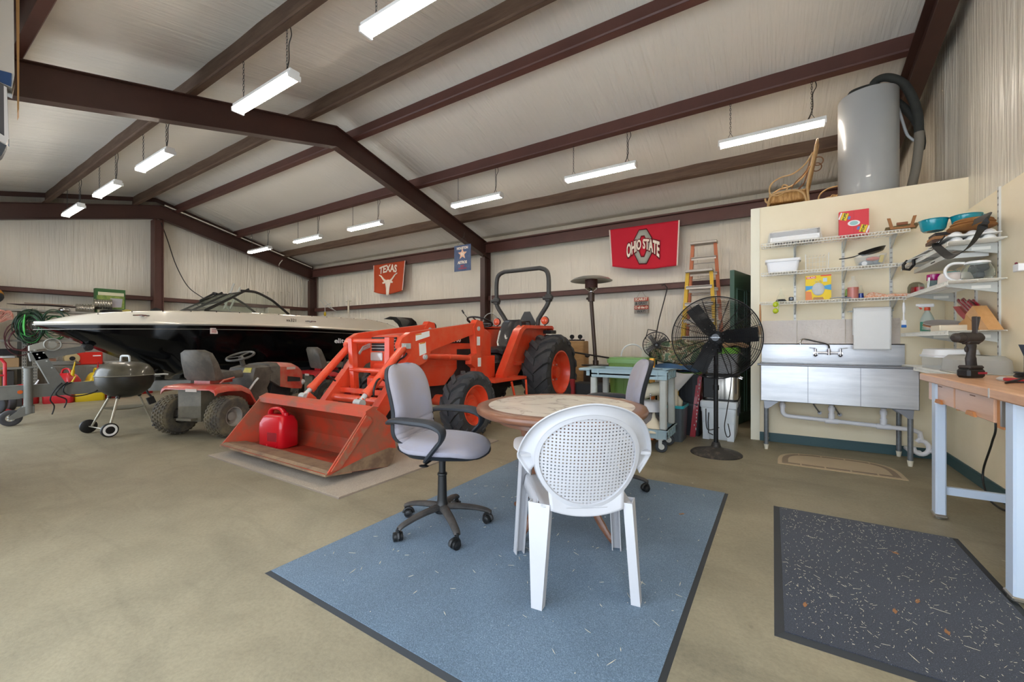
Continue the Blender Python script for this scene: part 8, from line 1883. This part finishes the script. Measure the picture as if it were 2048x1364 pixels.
can('yellow capped red can standing behind the others', -12.1, 2.25, R(30), M_rc, .36, .26, .52)
can('yellow can standing behind the row of red cans', -12.15, 2.68, R(0), M_yc, .36, .26, .50, cap=M_rc)
b = B(); b.lathe([(0, 0), (.07, 0), (.075, .02), (.025, .06), (.02, .30), (.05, .34), (.05, .36), (0, .37)], n=20); single('brass_fitting', b, mat('brass_tone', '#9c7d48', .4, metal=.4), 'brass coloured sprinkler standing behind the trailer tongue', 'sprinkler', loc=(-11.5, 1.32, .30))
b = B(); b.box((0, 0, .15), (.3, .4, .30), bev=.01); single('low_crate', b, mat('dark_bin', '#3c3936'), 'dark low crate under the brass sprinkler', 'crate', loc=(-11.5, 1.36, 0))

# ---- wall bits behind the boat
t = thing('bicycle_hooks', 'row of white curved hooks above a pale cabinet on the end wall', 'hooks', (-14.9, 7.6, 1.75), 0)
for i, px in enumerate((513, 526, 535, 547, 562, 577)):
    p1, p0 = PX(px, 585, -14.85), PX(px if i > 3 else px, 622, -14.85); b = B()
    if i >= 4: b.tube(bez([(p0.x, p0.y - .35, p0.z), (p0.x, p0.y - .1, p0.z + .02), (p0.x, p0.y, p0.z + .2), (p1.x, p1.y, p1.z)], 5), .014, 6)
    else: b.tube([p0, p1], .014, 6)
    b.ell(p1, .03, 8, 6); W('hook', b, mat('hook_white', '#bdb5a4', .5))
p0, p1 = PX(534, 615, -14.8), PX(577, 628, -14.8)
b = B(); b.bb((-14.98, p0.y, 0), (-14.7, p1.y, p0.z)); single('wall_cabinet', b, mat('pale_cabinet', '#cfc6b2', .5), 'pale tall cabinet against the end wall seen over the boat deck', 'cabinet', bevel=.01)
b = B(); b.tube([PX(468, 567, -14.6), PX(448, 618, -14.6)], .03, 6); b.tube([PX(480, 575, -14.6), PX(460, 618, -14.6)], .03, 6); b.tube([PX(445, 600, -14.6), PX(462, 625, -14.6)], .02, 6); single('aluminium_poles', b, M_greymetal, 'pale crossed aluminium poles standing behind the windscreen', 'poles')
b = B(); b.tube(bez([PX(322, 445, -14.6), PX(335, 480, -14.75), PX(352, 530, -14.85), PX(375, 572, -14.85), PX(400, 592, -14.8), PX(418, 602, -14.6)], 6), .012, 6); single('loose_cable', b, M_iron, 'dark cable sagging from the end wall post towards the windscreen', 'cable')
b = B(); b.tube(bez([PX(565, 520, -14.5), PX(558, 530, -14.6), PX(562, 540, -14.7), PX(585, 546, -14.85), PX(602, 555, -14.9), PX(604, 610, -14.9)], 6), .014, 6); single('white_conduit_loop', b, mat('cable_white', '#cfc6b4', .5), 'white cable looping off the end rafter and down the end wall', 'cable')
b = B(); b.tube([PY(697, 600, 9.0), Vector((PY(697, 600, 9.0).x, 9.0, 0))], .03, 6); b.tube([PY(692, 603, 9.0), PY(702, 602, 9.0)], .02, 6); single('white_post', b, mat('cable_white', '#cfc6b4'), 'short white post standing behind the boat stern', 'post')
t = thing('wire_stand', 'folded wire stand with a yellow clip by the far corner post', 'stand', PY(655, 620, 8.9), 0)
for a_, b_ in (((641, 600), (650, 612)), ((646, 598), (668, 620)), ((650, 612), (662, 606)), ((652, 612), (672, 622))): b = B(); b.tube([PY(*a_, 8.9), PY(*b_, 8.9)], .012, 5); W('wire', b, M_greymetal)
b = B(); b.tube([PY(650, 612, 8.9), PY(650, 630, 8.9), Vector((PY(650, 630, 8.9).x, 8.9, 0))], .012, 5); W('leg', b, M_greymetal)
b = B(); b.ell(PY(650, 628, 8.9), (.05, .04, .08)); W('yellow_clip', b, M_yc)
t = thing('vehicle_cover', 'black arched canopy of a vehicle parked behind the boat stern', 'canopy', (-10.2, 8.1, 0), 0)
b = B()
c0 = [PY(767, 638, 8.1), PY(780, 633, 8.1), PY(792, 634, 8.1), PY(801, 642, 8.1), PY(806, 656, 8.1), PY(800, 657, 8.1), PY(795, 648, 8.1), PY(786, 640, 8.1)]
b.prism(c0, (0, .6, 0)); W('canopy_shell', b, mat('black_canopy', '#17181b', .25, coat=.4))
b = B(); q0, q1 = PY(806, 652, 8.1), PY(835, 655, 8.1); b.bb((q0.x, 8.1, q0.z - .12), (q1.x, 8.5, q0.z)); b.bb((q0.x, 8.1, 0), (q0.x + .1, 8.5, q0.z - .1)); b.bb((q1.x - .1, 8.1, 0), (q1.x, 8.5, q0.z - .1)); W('tray', b, M_black)
p = PY(866, 652, 7.4); t = thing('winch_reel', 'small black reel standing behind the tractor hood', 'reel', (p.x, 7.4, 0), 0)
b = B(); b.torus((p.x, 7.4, p.z - .02), .085, .02, axis=(0, 1, 0), n=24); b.cyl((p.x, 7.36, p.z - .02), (p.x, 7.44, p.z - .02), .04, n=14); W('reel_ring', b, M_black); b = B(); b.bb((p.x - .03, 7.38, 0), (p.x + .03, 7.43, p.z - .05)); W('stand', b, M_black)
# round wire net behind the tractor
p = PY(966, 645, 8.6); t = thing('landing_net', 'round grey wire basket hanging on the back wall by the steel column', 'net', (p.x, 8.95, p.z), 0)
b = B(); b.torus((0, 0, 0), .26, .012, axis=(0, 1, 0), n=36); b.tube([(0, 0, .26), (0, .02, .95)], .008, 5); obj('hoop', b, M_greymetal, t)
b = B()
for i in range(-6, 7): x = i * .038; z = math.sqrt(max(0, .25 ** 2 - x * x)); b.tube([(x, .0, -z), (x, .08, 0), (x, 0, z)], .002, 3); b.tube([(-z, .0, x), (0, .08, x), (z, 0, x)], .002, 3)
obj('net_mesh', b, M_chain, t)
# something close to the lens at the upper left: printed bag hanging by the doorway
t = thing('hanging_package', 'white and blue printed package hanging at the upper left frame edge', 'package', (0, 0, 0), 0)
def LN(px, py, d=3.4): r = ray(px, py); return Vector((r[0] * d, r[1] * d, CAM_H + r[2] * d))
r_ = Vector((_c, _s, 0)); f_ = Vector((-_s, _c, 0))
def slab(nm, pts, m, th=.06, off=0.0): b = B(); b.prism([LN(*p) + f_ * off * 2.5 for p in pts], (f_ - r_ * 1.2) * th * 2.5); return W(nm, b, m)
slab('package_face', [(-60, -40), (27, -40), (29, 150), (24, 176), (0, 165), (-60, 140)], mat('package_white', '#e2ded6', .5))
slab('wooden_edge', [(24, -40), (32, -40), (31, 215), (27, 222), (27, 150)], mat('raw_edge', '#b98f5c', .6), .05, .01)
slab('blue_band', [(-60, 128), (0, 141), (26, 148), (25, 174), (0, 163), (-60, 145)], mat('package_blue', '#35598c', .5), .02, -.004)
slab('grey_panel', [(-60, 140), (0, 166), (20, 178), (24, 282), (0, 262), (-60, 240)], mat('package_grey', '#63656a', .5), .05, -.008)
slab('white_piping', [(18, 176), (24, 180), (28, 280), (22, 292), (0, 280), (-60, 250), (-60, 238), (0, 264), (19, 276)], M_whitep, .03, -.014)
slab('lower_corner', [(-60, 262), (0, 284), (18, 292), (8, 312), (0, 318), (-60, 300)], mat('package_slate', '#565e66', .5), .03, -.006)
